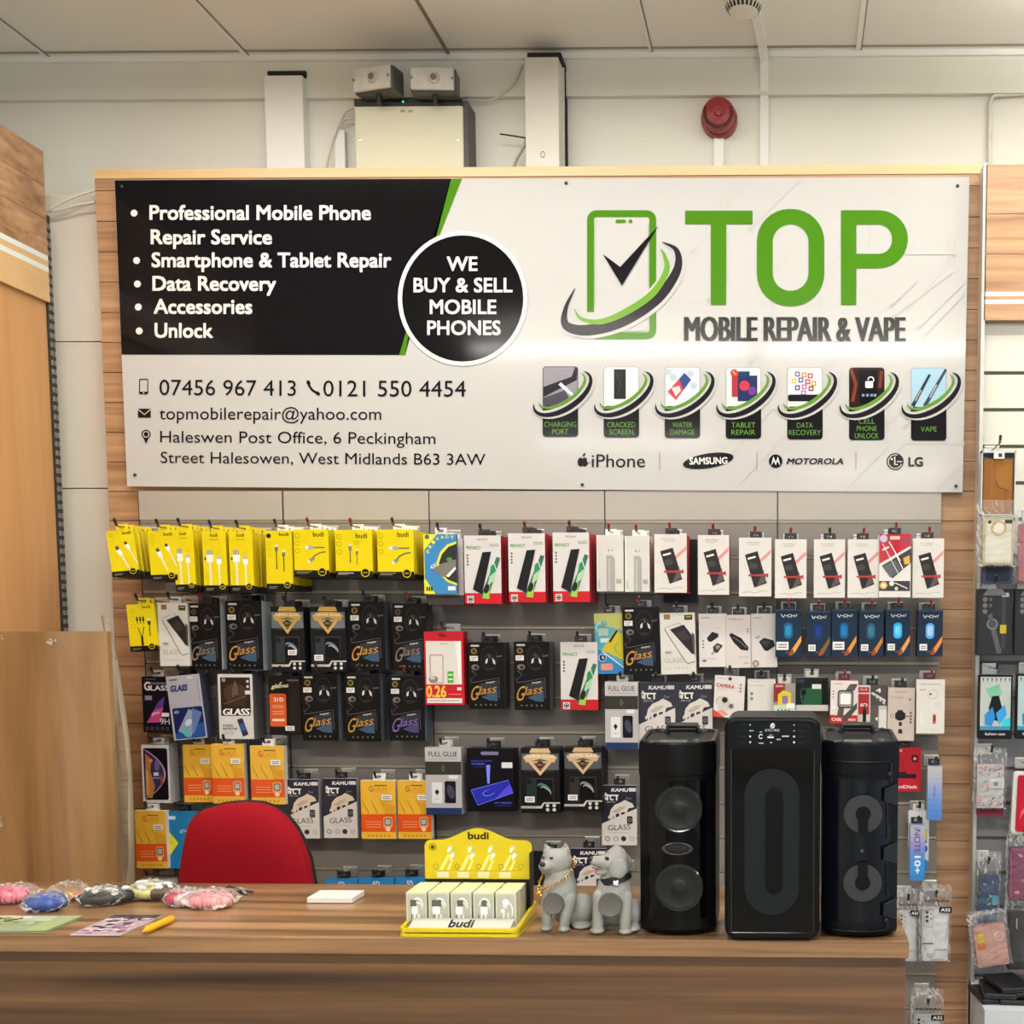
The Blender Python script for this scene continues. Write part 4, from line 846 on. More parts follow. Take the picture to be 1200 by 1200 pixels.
def d_9h(g):
    g.r(0, 0, 1, 1, '#15121a'); g.t('tempered', 0.12, 0.03, 0.5, 0.06, '#8f8a92', 0.01); g.t('G', 0.08, 0.09, 0.3, 0.25, '#dcd8dc', 0.03); g.t('LASS', 0.31, 0.155, 0.95, 0.25, '#d6d2d6', 0.02); g.r(0.31, 0.1, 0.93, 0.14, '#6b6670'); g.r(0.09, 0.34, 0.34, 0.42, '#8b8790')
    g.p([(0.56, 0.45), (0.8, 0.35), (0.62, 0.82), (0.12, 0.83)], '#5a3a8a'); g.p([(0.42, 0.6), (0.73, 0.55), (0.62, 0.82), (0.12, 0.83)], '#c0457f'); g.t('glass', 0.3, 0.63, 0.6, 0.69, '#f0c8d8', 0.02, -14); g.r(0.67, 0.65, 0.93, 0.72, '#e8e6e4'); g.t('9H', 0.6, 0.75, 0.94, 0.86, '#d8d4d8', 0.01)
    for u in (0.08, 0.26, 0.44, 0.62, 0.8): g.rr(u, 0.9, u + 0.11, 0.97, 0.02, '#3d3942')
def d_greyglass(g):
    g.r(0, 0, 1, 1, '#b0adb2'); g.r(0.03, 0.015, 0.97, 0.5, '#a8a6ac'); g.t('GLASS', 0.09, 0.145, 0.6, 0.245, '#262a6e', 0.05, slant=0.2); g.r(0.09, 0.05, 0.32, 0.07, '#44424a'); g.r(0.62, 0.03, 0.8, 0.06, '#c9c7cc'); g.r(0.9, 0.08, 0.93, 0.42, '#8f8d95')
    g.rr(0.06, 0.5, 0.96, 0.985, 0.06, '#1b2152'); g.p([(0.06, 0.9), (0.96, 0.75), (0.96, 0.98), (0.06, 0.98)], '#2a4f8f'); g.p([(0.55, 0.53), (0.86, 0.62), (0.52, 0.97), (0.16, 0.86)], '#8996ad'); g.p([(0.65, 0.52), (0.94, 0.6), (0.62, 0.93), (0.58, 0.9)], '#5f74a0'); g.e(0.5, 0.74, 0.12, '#c4ccd8', 0.08, rot=-40); g.p([(0.3, 0.9), (0.45, 0.8), (0.5, 0.97), (0.36, 0.96)], '#4fb0a6'); g.t('6D', 0.12, 0.54, 0.26, 0.585, '#9fb0d8', 0.03)
def d_brownglass(g):
    g.r(0, 0, 1, 1, '#d5d1cb'); g.r(0.07, 0.05, 0.93, 0.64, '#2f211b'); g.e(0.5, 0.3, 0.34, '#4a362c', 0.3); g.p([(0.42, 0.22), (0.5, 0.09), (0.57, 0.2), (0.58, 0.36), (0.4, 0.36)], '#6b5344'); g.p([(0.2, 0.5), (0.5, 0.32), (0.84, 0.36), (0.8, 0.5)], '#3d2b22'); g.line([(0.16, 0.46), (0.78, 0.34)], 0.02, '#7a6454'); g.e(0.17, 0.09, 0.06, '#8c8378')
    for v in (0.11, 0.19): g.e(0.86, v, 0.04, '#cfc9c2')
    g.r(0.78, 0.25, 0.95, 0.31, '#dedad4'); g.t('GLASS', 0.12, 0.53, 0.9, 0.63, '#f0ede8', 0.06, 0, 0.15); g.t('SCREEN', 0.1, 0.775, 0.4, 0.81, '#55504c', 0.02); g.t('PROTECTOR', 0.1, 0.825, 0.52, 0.86, '#3c3835', 0.03)
    for v in (0.88, 0.9, 0.92): g.r(0.1, v, 0.42, v + 0.006, '#a39e98')
    g.p([(0.52, 0.7), (0.68, 0.675), (0.84, 0.93), (0.68, 0.965)], '#2b2d52'); g.e(0.68, 0.82, 0.08, '#44558f', 0.12, rot=-20); g.p([(0.95, 0.54), (1, 0.53), (1, 0.64), (0.9, 0.64)], '#cbc6bf')
def d_21d(g):
    g.r(0, 0, 1, 1, '#1a1412'); g.r(0.6, 0.06, 0.93, 0.09, '#6d6662'); g.t('glamour', 0.1, 0.13, 0.84, 0.22, '#d2c6a4', 0.05, -4, 0.35); g.p([(0.38, 0.11), (0.45, 0.1), (0.3, 0.2), (0.26, 0.2)], '#d2c6a4'); g.rr(0.03, 0.3, 0.54, 0.86, 0.05, '#cf5a2a'); g.t('21D', 0.16, 0.37, 0.46, 0.435, '#f4d8c4', 0.03)
    for v in (0.5, 0.53, 0.6, 0.64): g.r(0.12, v, 0.46, v + 0.012, '#e8a884')
    g.r(0.1, 0.73, 0.48, 0.77, '#f2d2ba'); g.r(0.62, 0.1, 0.97, 0.98, '#231c19')
def d_phonebox(g):
    g.r(0, 0, 1, 1, '#cfcbc8'); g.rr(0.07, 0.055, 0.93, 0.945, 0.08, '#121019'); n = 24
    g.p([(0.09, 0.9)] + [(0.13 + 0.72 * math.sin(PI * t / n) ** 0.8, 0.08 + 0.84 * t / n) for t in range(n + 1)] + [(0.09, 0.92)], '#b08aa6'); g.p([(0.1, 0.9)] + [(0.13 + 0.66 * math.sin(PI * t / n) ** 0.8, 0.1 + 0.81 * t / n) for t in range(n + 1)], '#3a2d52')
    g.p([(0.14, 0.14), (0.36, 0.25), (0.3, 0.45), (0.45, 0.7), (0.34, 0.92), (0.14, 0.9)], '#b5763f'); g.p([(0.14, 0.4), (0.24, 0.5), (0.22, 0.85), (0.13, 0.86)], '#d49a52'); g.e(0.55, 0.35, 0.1, '#6a5a8f', 0.2); g.e(0.7, 0.6, 0.05, '#8a4a3a', 0.2); g.e(0.34, 0.27, 0.06, '#d8a05a'); g.r(0.42, 0.47, 0.6, 0.53, '#cfc8d2'); g.r(0.38, 0.56, 0.66, 0.575, '#a59ab0')
def d_orange(g):
    g.r(0, 0, 1, 1, '#e9b23a'); g.t('G', 0.24, 0.085, 0.36, 0.19, '#c9782a', 0.03); g.t('LASS', 0.38, 0.11, 0.78, 0.175, '#d58f35', 0.01); g.r(0.4, 0.07, 0.76, 0.09, '#8a6424'); g.r(0.36, 0.19, 0.76, 0.196, '#c98a30')
    for u in (0.02, 0.28, 0.56): g.line([(u, 0.33), (u + 0.2, 0.55)], 0.02, '#c99326', 0.05); g.line([(u + 0.1, 0.36), (u + 0.28, 0.56)], 0.012, '#f0c860')
    g.p([(0.6, 0.36), (0.98, 0.42), (0.98, 0.57), (0.7, 0.57)], '#d79c2c'); g.r(0, 0.575, 1, 0.88, '#e0561f')
    for v in (0.7, 0.745, 0.79): g.r(0.14, v, 0.58, v + 0.012, '#f0a070')
    g.rr(0.64, 0.62, 0.9, 0.81, 0.06, '#e9a06a'); g.rr(0.67, 0.64, 0.87, 0.77, 0.05, '#6d675c'); g.rr(0.7, 0.66, 0.84, 0.75, 0.03, '#b8b4a8'); g.e(0.77, 0.83, 0.07, '#f0d2b0')
    for u in (0.2, 0.32, 0.44, 0.56, 0.68, 0.8): g.e(u, 0.945, 0.03, '#b57f26')
def d_bull(light):
    def f(g):
        dk, lt = '#2a2733', '#d3ccc6'
        g.r(0, 0, 1, 1, dk); g.p([(0, 0.64), (1, 0.38), (1, 1), (0, 1)], lt); g.t('KAMU', 0.28, 0.045, 0.76, 0.105, '#e6e2de', 0.04, slant=0.15); g.rr(0.78, 0.04, 0.98, 0.1, 0.02, '#d6d2ce')
        for q in ([(0.08, 0.165), (0.48, 0.165)], [(0.17, 0.165), (0.17, 0.25)], [(0.17, 0.205), (0.1, 0.2), (0.11, 0.235), (0.17, 0.22)], [(0.17, 0.165), (0.1, 0.125)], [(0.3, 0.165), (0.24, 0.185), (0.26, 0.235), (0.34, 0.24)], [(0.43, 0.165), (0.43, 0.25)]): g.line(q, 0.04, '#eeeae4')
        g.t('BETA', 0.14, 0.268, 0.4, 0.288, '#b8b2b0', 0.01); g.t('Eye', 0.7, 0.19, 0.84, 0.24, '#8a8590', 0.006)
        b = '#d9c3ac' if light else '#d3cdc6'
        g.p([(0.22, 0.5), (0.26, 0.4), (0.38, 0.32), (0.55, 0.28), (0.66, 0.24), (0.78, 0.27), (0.88, 0.3), (0.93, 0.36), (0.86, 0.37), (0.76, 0.38), (0.72, 0.45), (0.74, 0.5), (0.69, 0.5), (0.66, 0.44), (0.56, 0.45), (0.55, 0.53), (0.5, 0.52), (0.5, 0.46), (0.4, 0.48), (0.4, 0.56), (0.35, 0.56), (0.34, 0.5), (0.3, 0.56), (0.25, 0.58), (0.24, 0.53), (0.2, 0.57), (0.18, 0.52)], b)
        g.p([(0.3, 0.44), (0.5, 0.36), (0.7, 0.34), (0.62, 0.4), (0.42, 0.46)], '#b8a898'); g.rr(0.72, 0.51, 0.88, 0.64, 0.03, '#3a333c'); g.ring(0.8, 0.575, 0.05, 0.035, '#8f868c', 12); g.t('GLASS', 0.17, 0.655, 0.82, 0.745, '#4a4448', 0.004, -3); g.t('screen protector', 0.22, 0.78, 0.76, 0.8, '#8f8884', 0.004)
        for u, c_ in ((0.16, '#6d7d70'), (0.4, '#a39c98'), (0.62, '#2b2630'), (0.86, '#b3aca8')): g.e(u, 0.89, 0.075, c_); g.e(u, 0.89, 0.05, '#c9c2bc' if c_ != '#2b2630' else '#3a3340')
    return f
def d_glue(g):
    g.r(0, 0, 1, 1, '#b6b3b4'); g.r(0, 0, 1, 0.2, '#c0bcbb'); g.t('FULL GLUE', 0.1, 0.06, 0.9, 0.135, '#3a3737', 0.012); g.r(0.1, 0.165, 0.9, 0.172, '#8d8988'); g.r(0, 0.21, 1, 0.405, '#37352f'); g.p([(0.5, 0.25), (0.56, 0.31), (0.5, 0.365), (0.44, 0.31)], '#6d6a5f'); g.p([(0.5, 0.275), (0.53, 0.31), (0.5, 0.34), (0.47, 0.31)], '#37352f')
    g.r(0.65, 0.41, 0.9, 0.465, '#dedbda'); g.r(0.17, 0.52, 0.46, 0.83, '#e2dfde'); g.p([(0.315, 0.62), (0.38, 0.66), (0.33, 0.7), (0.315, 0.72), (0.3, 0.7), (0.25, 0.66)], '#1c1a1c'); g.rr(0.53, 0.5, 0.84, 0.83, 0.04, '#17151d'); g.e(0.7, 0.66, 0.1, '#45435a', 0.2, rot=-15); g.r(0, 0.9, 1, 1, '#26355e'); g.r(0.24, 0.76, 0.4, 0.77, '#b8b4b3')
def d_uv(g):
    g.r(0, 0, 1, 1, '#0d0c12'); g.rr(0.3, 0.05, 0.68, 0.105, 0.035, '#7d7ba0'); g.t('NANO UV GLASS', 0.1, 0.185, 0.54, 0.21, '#4a4fd0', 0.02); g.t('SCREEN', 0.1, 0.23, 0.38, 0.26, '#5a5fe0', 0.03); g.t('GUARD', 0.12, 0.28, 0.38, 0.305, '#2d2f6a', 0.02); g.r(0.74, 0.22, 0.97, 0.31, '#e6e4e6')
    g.p([(0.41, 0.26), (0.5, 0.26), (0.48, 0.55), (0.45, 0.56), (0.43, 0.55)], '#7f86ff'); g.p([(0.08, 0.66), (0.88, 0.5), (0.98, 0.7), (0.22, 0.9)], '#2b2fb0'); g.p([(0.62, 0.77), (0.9, 0.57), (0.98, 0.7), (0.6, 0.81)], '#5a4af0'); g.line([(0.08, 0.66), (0.88, 0.5), (0.98, 0.7), (0.22, 0.9), (0.08, 0.66)], 0.012, '#7a84ff'); g.el_arc(0.46, 0.7, 0.13, 0.06, -15, 0, 300, 0.02, '#7c86ff', 14)
    g.t('UV LIQUID', 0.58, 0.845, 0.94, 0.88, '#5f5ae0', 0.03); g.r(0.58, 0.9, 0.94, 0.91, '#3a3a8a')
def d_red26(g):
    g.r(0, 0, 1, 1, '#c5182a'); g.r(0.04, 0.13, 0.94, 0.72, '#dfd9d2'); g.p([(0.78, 0.13), (0.94, 0.13), (0.94, 0.72), (0.88, 0.72)], '#efece8'); g.p([(0.34, 0.04), (0.46, 0.02), (0.58, 0.06), (0.6, 0.075), (0.4, 0.075)], '#7d0e1a'); g.frame(0.13, 0.31, 0.47, 0.7, 0.04, 0.012, '#b96a60'); g.frame(0.15, 0.325, 0.49, 0.71, 0.04, 0.008, '#8f8a82'); g.e(0.22, 0.65, 0.12, '#8b867e', 0.09); g.e(0.2, 0.63, 0.07, '#c9c4bc', 0.05); g.r(0.58, 0.54, 0.73, 0.7, '#5aa83a'); g.r(0.6, 0.58, 0.71, 0.6, '#e0ecd8'); g.r(0.6, 0.64, 0.71, 0.66, '#e0ecd8'); g.t('glass', 0.4, 0.155, 0.6, 0.18, '#c07068', 0.01)
    g.t('0.26', 0.03, 0.735, 0.54, 0.9, '#f0c24a', 0.03); g.r(0.82, 0.76, 0.93, 0.8, '#f0d8d0'); g.r(0.6, 0.85, 0.92, 0.86, '#e08a84'); g.r(0.05, 0.91, 0.94, 0.975, '#e8e2dc'); g.t('tempered glass protector', 0.1, 0.925, 0.88, 0.96, '#9a3a3c', 0.006)
def d_cyan(g):
    g.r(0, 0, 1, 1, '#56a3b4'); g.p([(0, 0), (1, 0), (1, 0.3), (0, 0.16)], '#b9b86a'); g.p([(0, 0.55), (1, 0.95), (1, 1), (0, 1)], '#2f7fbc'); g.el_arc(0.28, 0.24, 0.22, 0.2, 0, 120, 360, 0.06, '#8fd0d8', 18); g.t('5D', 0.24, 0.13, 0.42, 0.2, '#3a7f9a', 0.02); g.r(0.12, 0.25, 0.46, 0.37, '#a9bcae'); g.r(0.18, 0.41, 0.48, 0.48, '#cfdcd6')
    g.p([(0.22, 0.6), (0.7, 0.28), (0.98, 0.36), (0.98, 0.8)], '#c9b82e'); g.p([(0.46, 0.46), (0.72, 0.28), (0.78, 0.3), (0.5, 0.5)], '#2b2a22'); g.line([(0.22, 0.62), (0.96, 0.92)], 0.03, '#e6e8dc'); g.el_arc(0.9, 0.58, 0.24, 0.22, 0, 100, 260, 0.06, '#7ab06a', 14); g.e(0.23, 0.73, 0.13, '#e0e6e8'); g.e(0.23, 0.73, 0.11, '#152a42'); g.p([(0.19, 0.74), (0.25, 0.68), (0.29, 0.76)], '#9fc0d8'); g.rr(0.16, 0.83, 0.56, 0.94, 0.04, '#d08a78')
def d_dongle(k):
    def f(g):
        g.r(0, 0, 1, 1, ['#e0dad6', '#d9cfcb', '#d8d2ce'][k]); g.r(0.1, 0.07, 0.4, 0.085, '#c0808a')
        if k == 0:
            g.p([(0.28, 0.46), (0.48, 0.34), (0.7, 0.38), (0.7, 0.44), (0.44, 0.53), (0.34, 0.52)], '#2a2626'); g.p([(0.5, 0.62), (0.66, 0.55), (0.86, 0.6), (0.66, 0.74), (0.52, 0.72)], '#3b3736'); g.p([(0.42, 0.75), (0.52, 0.7), (0.58, 0.73), (0.48, 0.78)], '#a8a29d'); g.p([(0.58, 0.62), (0.68, 0.58), (0.78, 0.62), (0.66, 0.68)], '#8f8a86'); g.el_arc(0.6, 0.42, 0.3, 0.3, 0, 240, 330, 0.01, '#b8b07a', 12)
            for v in (0.5, 0.56, 0.62): g.r(0.12, v, 0.18, v + 0.025, '#5e5a57')
            g.t('card reader', 0.12, 0.83, 0.62, 0.855, '#9a928e', 0.006); g.r(0.12, 0.87, 0.26, 0.9, '#4a4644')
        elif k == 1:
            g.p([(0.12, 0.38), (0.2, 0.34), (0.62, 0.44), (0.92, 0.62), (0.88, 0.68), (0.6, 0.66), (0.3, 0.52)], '#242122'); g.line([(0.28, 0.42), (0.6, 0.52), (0.84, 0.63)], 0.04, '#6d6968'); g.r(0.3, 0.08, 0.7, 0.095, '#b09a94'); g.r(0.5, 0.78, 0.92, 0.82, '#c9bdb8'); g.r(0.72, 0.9, 0.92, 0.92, '#a39a96')
            for v in (0.27, 0.32): g.e(0.88, v, 0.035, '#8a7d78')
        else:
            g.p([(0.12, 0.43), (0.34, 0.38), (0.44, 0.47), (0.3, 0.54)], '#d0ccc8'); g.e(0.22, 0.45, 0.03, '#6d6966'); g.e(0.3, 0.43, 0.03, '#6d6966'); g.p([(0.3, 0.52), (0.5, 0.45), (0.86, 0.5), (0.92, 0.6), (0.62, 0.7), (0.5, 0.68)], '#222020'); g.p([(0.38, 0.53), (0.52, 0.49), (0.76, 0.53), (0.58, 0.63)], '#3d3a3a'); g.e(0.17, 0.93, 0.13, '#7d6f68'); g.e(0.17, 0.93, 0.08, '#c0b8b2'); g.el_arc(0.7, 0.86, 0.22, 0.1, 0, 180, 330, 0.012, '#b3aca6', 12)
    return f
def d_navy(k):
    def f(g):
        g.r(0, 0, 1, 1, '#1c2d42'); g.r(0, 0.0, 1, 0.03, '#2f4a66')
        for q in ([(0.22, 0.1), (0.27, 0.16), (0.32, 0.16)], [(0.36, 0.11), (0.31, 0.16)], [(0.38, 0.135), (0.47, 0.135)], [(0.62, 0.135), (0.7, 0.135)], [(0.7, 0.16), (0.73, 0.11), (0.77, 0.16), (0.82, 0.1)]): g.line(q, 0.03, '#dce6ea')
        g.frame(0.46, 0.105, 0.62, 0.165, 0.02, 0.022, '#dce6ea'); g.t('power', 0.3, 0.185, 0.7, 0.2, '#4a6078', 0.004)
        g.rr(0.32, 0.28, 0.66, 0.62, 0.15, ['#1f5d86', '#1a2f66', '#1b5688', '#27566e', '#35a8ea', '#5aa2e6'][k]); g.rr(0.38, 0.33, 0.6, 0.56, 0.1, ['#2a86b0', '#1f3a86', '#1f74b0', '#3a7086', '#5cc6fa', '#9cc8f6'][k]); g.el_arc(0.49, 0.44, 0.06, 0.1, 10, 60, 300, 0.02, ['#3fa0c6', '#2a4aa0', '#2f8ac8', '#6a9ab0', '#bfeaff', '#d6e8ff'][k], 12)
        c = ['#e6a24a', '#7a6038', '#e0963a', '#c07a34', '#d89a5a', '#e08a3a'][k]; g.p([(0.6, 0.86), (0.98, 0.55), (0.98, 0.68), (0.72, 0.92)], c); g.p([(0.5, 0.96), (0.64, 0.8), (0.72, 0.92), (0.6, 0.97)], '#a0502a'); g.p([(0.4, 0.88), (0.62, 0.88), (0.58, 0.92), (0.36, 0.92)], '#6d4430')
    return f
def d_camera(g):
    g.r(0, 0, 1, 1, '#ddd6d2'); g.r(0.08, 0.06, 0.4, 0.075, '#c8a0a0'); g.e(0.5, 0.07, 0.06, '#4a4644'); g.t('CAMERA', 0.06, 0.2, 0.66, 0.29, '#b8473f', 0.03, 4); g.t('lens film', 0.1, 0.32, 0.4, 0.345, '#c08a84', 0.006)
    for v in (0.2, 0.28, 0.36): g.e(0.86, v, 0.035, '#8a8380')
    g.el_arc(0.3, 0.64, 0.22, 0.17, 20, 120, 300, 0.06, '#b8b2ac', 16); g.rr(0.14, 0.5, 0.52, 0.86, 0.15, '#cdc7c1'); g.e(0.36, 0.58, 0.1, '#4d4a48'); g.e(0.36, 0.58, 0.06, '#23211f'); g.e(0.58, 0.72, 0.1, '#c0bab4'); g.e(0.58, 0.72, 0.075, '#6d6966'); g.p([(0, 0.82), (0.36, 0.98), (0.36, 1), (0, 1)], '#cf4a3c'); g.p([(0.1, 0.86), (0.4, 0.96), (0.5, 0.92), (0.3, 0.82)], '#e29a86')
def d_plain(g):
    g.r(0, 0, 1, 1, '#dbd6d0'); g.t('AUX AUDIO', 0.1, 0.16, 0.6, 0.19, '#8a8480', 0.008)
    for v in (0.4, 0.54): g.e(0.15, v, 0.06, '#8f8884')
    g.r(0.1, 0.05, 0.4, 0.065, '#c9a9a6')
def d_mini(g):
    g.r(0, 0, 1, 1, '#9a8f8a'); g.r(0, 0, 0.52, 0.6, '#8e2f34'); g.r(0.08, 0.05, 0.44, 0.12, '#c98a8a'); g.p([(0.2, 0.36), (0.44, 0.22), (0.8, 0.3), (0.8, 0.72), (0.2, 0.72)], '#d9c32e'); g.rr(0.4, 0.4, 0.66, 0.66, 0.06, '#8a6ab0'); g.r(0, 0.7, 1, 1, '#bcd0c4'); g.rr(0.6, 0.64, 0.96, 0.8, 0.03, '#e6eae6')
    for u in (0.22, 0.38, 0.54, 0.7): g.e(u, 0.87, 0.045, '#4d6a58')
def d_green(g):
    g.r(0, 0, 1, 1, '#16211c'); g.p([(0.34, 0.32), (0.8, 0.3), (0.8, 0.8), (0.2, 0.82)], '#24593a'); g.r(0, 0.82, 1, 1, '#c9c6bf'); g.r(0.04, 0.05, 0.26, 0.16, '#2f3a52'); g.r(0.5, 0.2, 0.78, 0.34, '#dcdad5'); g.ring(0.26, 0.45, 0.14, 0.1, '#3a4a42', 16); g.e(0.26, 0.45, 0.06, '#0a0f0d'); g.p([(0.8, 0.05), (0.96, 0.1), (0.96, 0.78), (0.82, 0.8)], '#0d1210'); g.line([(0.16, 0.55), (0.2, 0.75)], 0.03, '#4a6a58')
def d_watchcase(g):
    g.r(0, 0, 1, 1, '#ded6d1'); g.r(0, 0.8, 1, 1, '#b8262c'); g.t('CASE', 0.06, 0.865, 0.42, 0.94, '#f0dcd8', 0.03); g.t('tempered', 0.12, 0.79, 0.5, 0.83, '#c9a82a', 0.02); g.r(0.66, 0.88, 0.94, 0.93, '#e0a8a4'); g.r(0.1, 0.07, 0.42, 0.085, '#c07a80')
    g.p([(0.56, 0.22), (0.7, 0.08), (0.96, 0.07), (0.96, 0.12), (0.86, 0.24)], '#57514e'); g.p([(0.26, 0.78), (0.32, 0.58), (0.52, 0.6), (0.46, 0.88), (0.3, 0.86)], '#57514e'); g.p([(0.5, 0.82), (0.98, 0.5), (0.98, 0.64), (0.66, 0.9), (0.5, 0.96)], '#4d4744'); g.rr(0.26, 0.22, 0.84, 0.64, 0.12, '#3a3634'); g.rr(0.3, 0.25, 0.8, 0.61, 0.1, '#8f8c88'); g.rr(0.36, 0.3, 0.74, 0.55, 0.06, '#f2f0ec')
    for v in (0.25, 0.32, 0.39): g.e(0.1, v, 0.03, '#7d7672')
    g.e(0.13, 0.62, 0.06, '#efebe8')
def d_6d(g):
    g.r(0, 0, 1, 1, '#bdb5b0'); g.r(0, 0, 0.42, 1, '#cdc6c1'); g.r(0.03, 0.04, 0.4, 0.15, '#a02a34'); g.t('GLUE', 0.08, 0.065, 0.34, 0.11, '#e8c8c8', 0.02); g.r(0.03, 0.18, 0.4, 0.6, '#a83038'); g.t('6D', 0.09, 0.37, 0.34, 0.44, '#f0d8d4', 0.03); g.r(0.44, 0, 1, 0.42, '#4c4745'); g.t('4', 0.62, 0.06, 0.8, 0.15, '#e6e2de', 0.02); g.p([(0.44, 0.16), (0.52, 0.14), (0.96, 0.3), (0.92, 0.4)], '#c9c4c0')
    for u, v in ((0.56, 0.21), (0.68, 0.26), (0.8, 0.31)): g.rr(u, v, u + 0.07, v + 0.04, 0.015, '#5e5956')
    g.rr(0.18, 0.5, 0.3, 0.76, 0.03, '#1f1c1c'); g.p([(0.22, 0.4), (0.26, 0.4), (0.28, 0.54), (0.2, 0.54)], '#2b2828'); g.e(0.21, 0.8, 0.09, '#2a2827'); g.e(0.21, 0.8, 0.06, '#cfcac6'); g.r(0.44, 0.42, 0.72, 1, '#57524f'); g.r(0.74, 0.5, 0.98, 1, '#d6d1cd'); g.p([(0.6, 0.68), (0.7, 0.65), (0.68, 0.74)], '#e8e4e0'); g.e(0.84, 0.9, 0.06, '#3d3937'); g.r(0.03, 0.93, 0.4, 0.98, '#3a3534')
def d_strap(g):
    g.r(0, 0, 1, 1, '#c2b5ab'); g.t('smart watch', 0.26, 0.06, 0.7, 0.09, '#b8707a', 0.01); g.t('strap', 0.1, 0.17, 0.6, 0.2, '#9a8d84', 0.006); g.e(0.82, 0.22, 0.05, '#8a8a4a'); g.r(0.36, 0.42, 0.56, 0.48, '#2b2829'); g.p([(0.28, 0.48), (0.4, 0.44), (0.54, 0.44), (0.66, 0.48), (0.66, 0.58), (0.52, 0.62), (0.4, 0.62), (0.28, 0.58)], '#252223'); g.ring(0.16, 0.53, 0.07, 0.05, '#6d6560', 12); g.line([(0.66, 0.53), (0.8, 0.54)], 0.03, '#4a4542'); g.r(0.4, 0.62, 0.56, 0.7, '#cfc6bf'); g.r(0.42, 0.64, 0.54, 0.72, '#3a3534'); g.p([(0.42, 0.78), (0.54, 0.78), (0.56, 0.86), (0.4, 0.86)], '#2b2829')
    for v in (0.47, 0.53, 0.59, 0.65): g.e(0.86, v, 0.045, '#6a5a58')
def d_earphone(g):
    g.r(0, 0, 1, 1, '#d9d4cf'); g.t('WIRED EARPHONE', 0.1, 0.07, 0.84, 0.1, '#7d9a86', 0.01); g.t('stereo', 0.1, 0.17, 0.34, 0.2, '#c07a74', 0.02); g.ring(0.58, 0.27, 0.18, 0.15, '#bfb9b4', 18); g.e(0.5, 0.27, 0.04, '#4a4644'); g.ring(0.75, 0.46, 0.1, 0.08, '#c6c0bb', 16); g.line([(0.56, 0.36), (0.54, 0.8)], 0.02, '#e9e5e1'); g.rr(0.58, 0.64, 0.7, 0.82, 0.05, '#b8553c'); g.r(0.62, 0.68, 0.67, 0.77, '#3a2f2c'); g.line([(0.18, 0.58), (0.18, 0.82)], 0.04, '#e6e2de')
    for u in (0.55, 0.65, 0.75): g.e(u, 0.93, 0.018, '#a9a29c')
def d_bluekite(g):
    g.r(0, 0, 1, 1, '#2578a8'); g.p([(0, 0.28), (0.36, 0.55), (0, 0.85)], '#e6d52c'); g.p([(0, 0.3), (0.2, 0.55), (0, 0.6)], '#cfc83a'); g.rr(0.06, 0.08, 0.3, 0.14, 0.02, '#cfdce6'); g.t('glass', 0.4, 0.3, 0.8, 0.38, '#9fc8e0', 0.02)
def d_bluepack(g): g.r(0, 0, 1, 1, '#2f7fb8'); g.p([(0, 0.3), (1, 0.1), (1, 0.4), (0, 0.6)], '#4fa0d0'); g.t('5D', 0.4, 0.05, 0.6, 0.15, '#dcecf4', 0.02)
def d_card(g):
    g.r(0, 0, 1, 1, '#b21f2e'); g.rr(0.7, 0.17, 0.9, 0.33, 0.03, '#4a1218'); g.e(0.8, 0.25, 0.05, '#d8a0a0'); g.rr(0.24, 0.6, 0.86, 0.7, 0.06, '#23161a'); g.p([(0.3, 0.56), (0.5, 0.54), (0.58, 0.62), (0.3, 0.64)], '#2e1c20'); g.t('SanDisk', 0.08, 0.855, 0.9, 0.93, '#f0d2d0', 0.03); g.r(0.06, 0.04, 0.4, 0.1, '#d88a8e')
def d_wireless(g):
    for i_ in range(10): g.r(0, i_ / 10, 1, (i_ + 1) / 10, ['#b9b3bb', '#b2b0bc', '#a7abbe', '#9aa4c2', '#8a9cc6', '#7a94c8', '#6a8bc8', '#5c84c6', '#5480c2', '#4f7cc0'][i_])
    g.t('Rapid Phone Battery', 0.06, 0.44, 0.86, 0.50, '#4a5a90', 0.004, 90)
def d_note(g):
    for i_ in range(10): g.r(0, i_ / 10, 1, (i_ + 1) / 10, ['#aab2c0', '#a9a8c2', '#a49cc6', '#968fc4', '#7d88c6', '#6088ca', '#4a8cce', '#3f8fd0', '#3a8ccc', '#3684c4'][i_])
    g.r(0.2, 0.04, 0.6, 0.055, '#6d7486'); g.t('NOTE', -0.32, 0.235, 1.28, 0.345, '#49507a', 0.012, 90); g.t('10+', -0.1, 0.66, 1.12, 0.77, '#e0e8f0', 0.03, 90)
def d_whiteblue(g): g.r(0, 0, 1, 1, '#d6dade'); g.p([(0, 0.6), (1, 0.85), (1, 1), (0, 1)], '#3a84c0'); g.r(0.75, 0.3, 0.95, 0.5, '#cfc84a'); g.t('5', 0.5, 0.5, 0.95, 0.7, '#3a6ab8', 0.03)

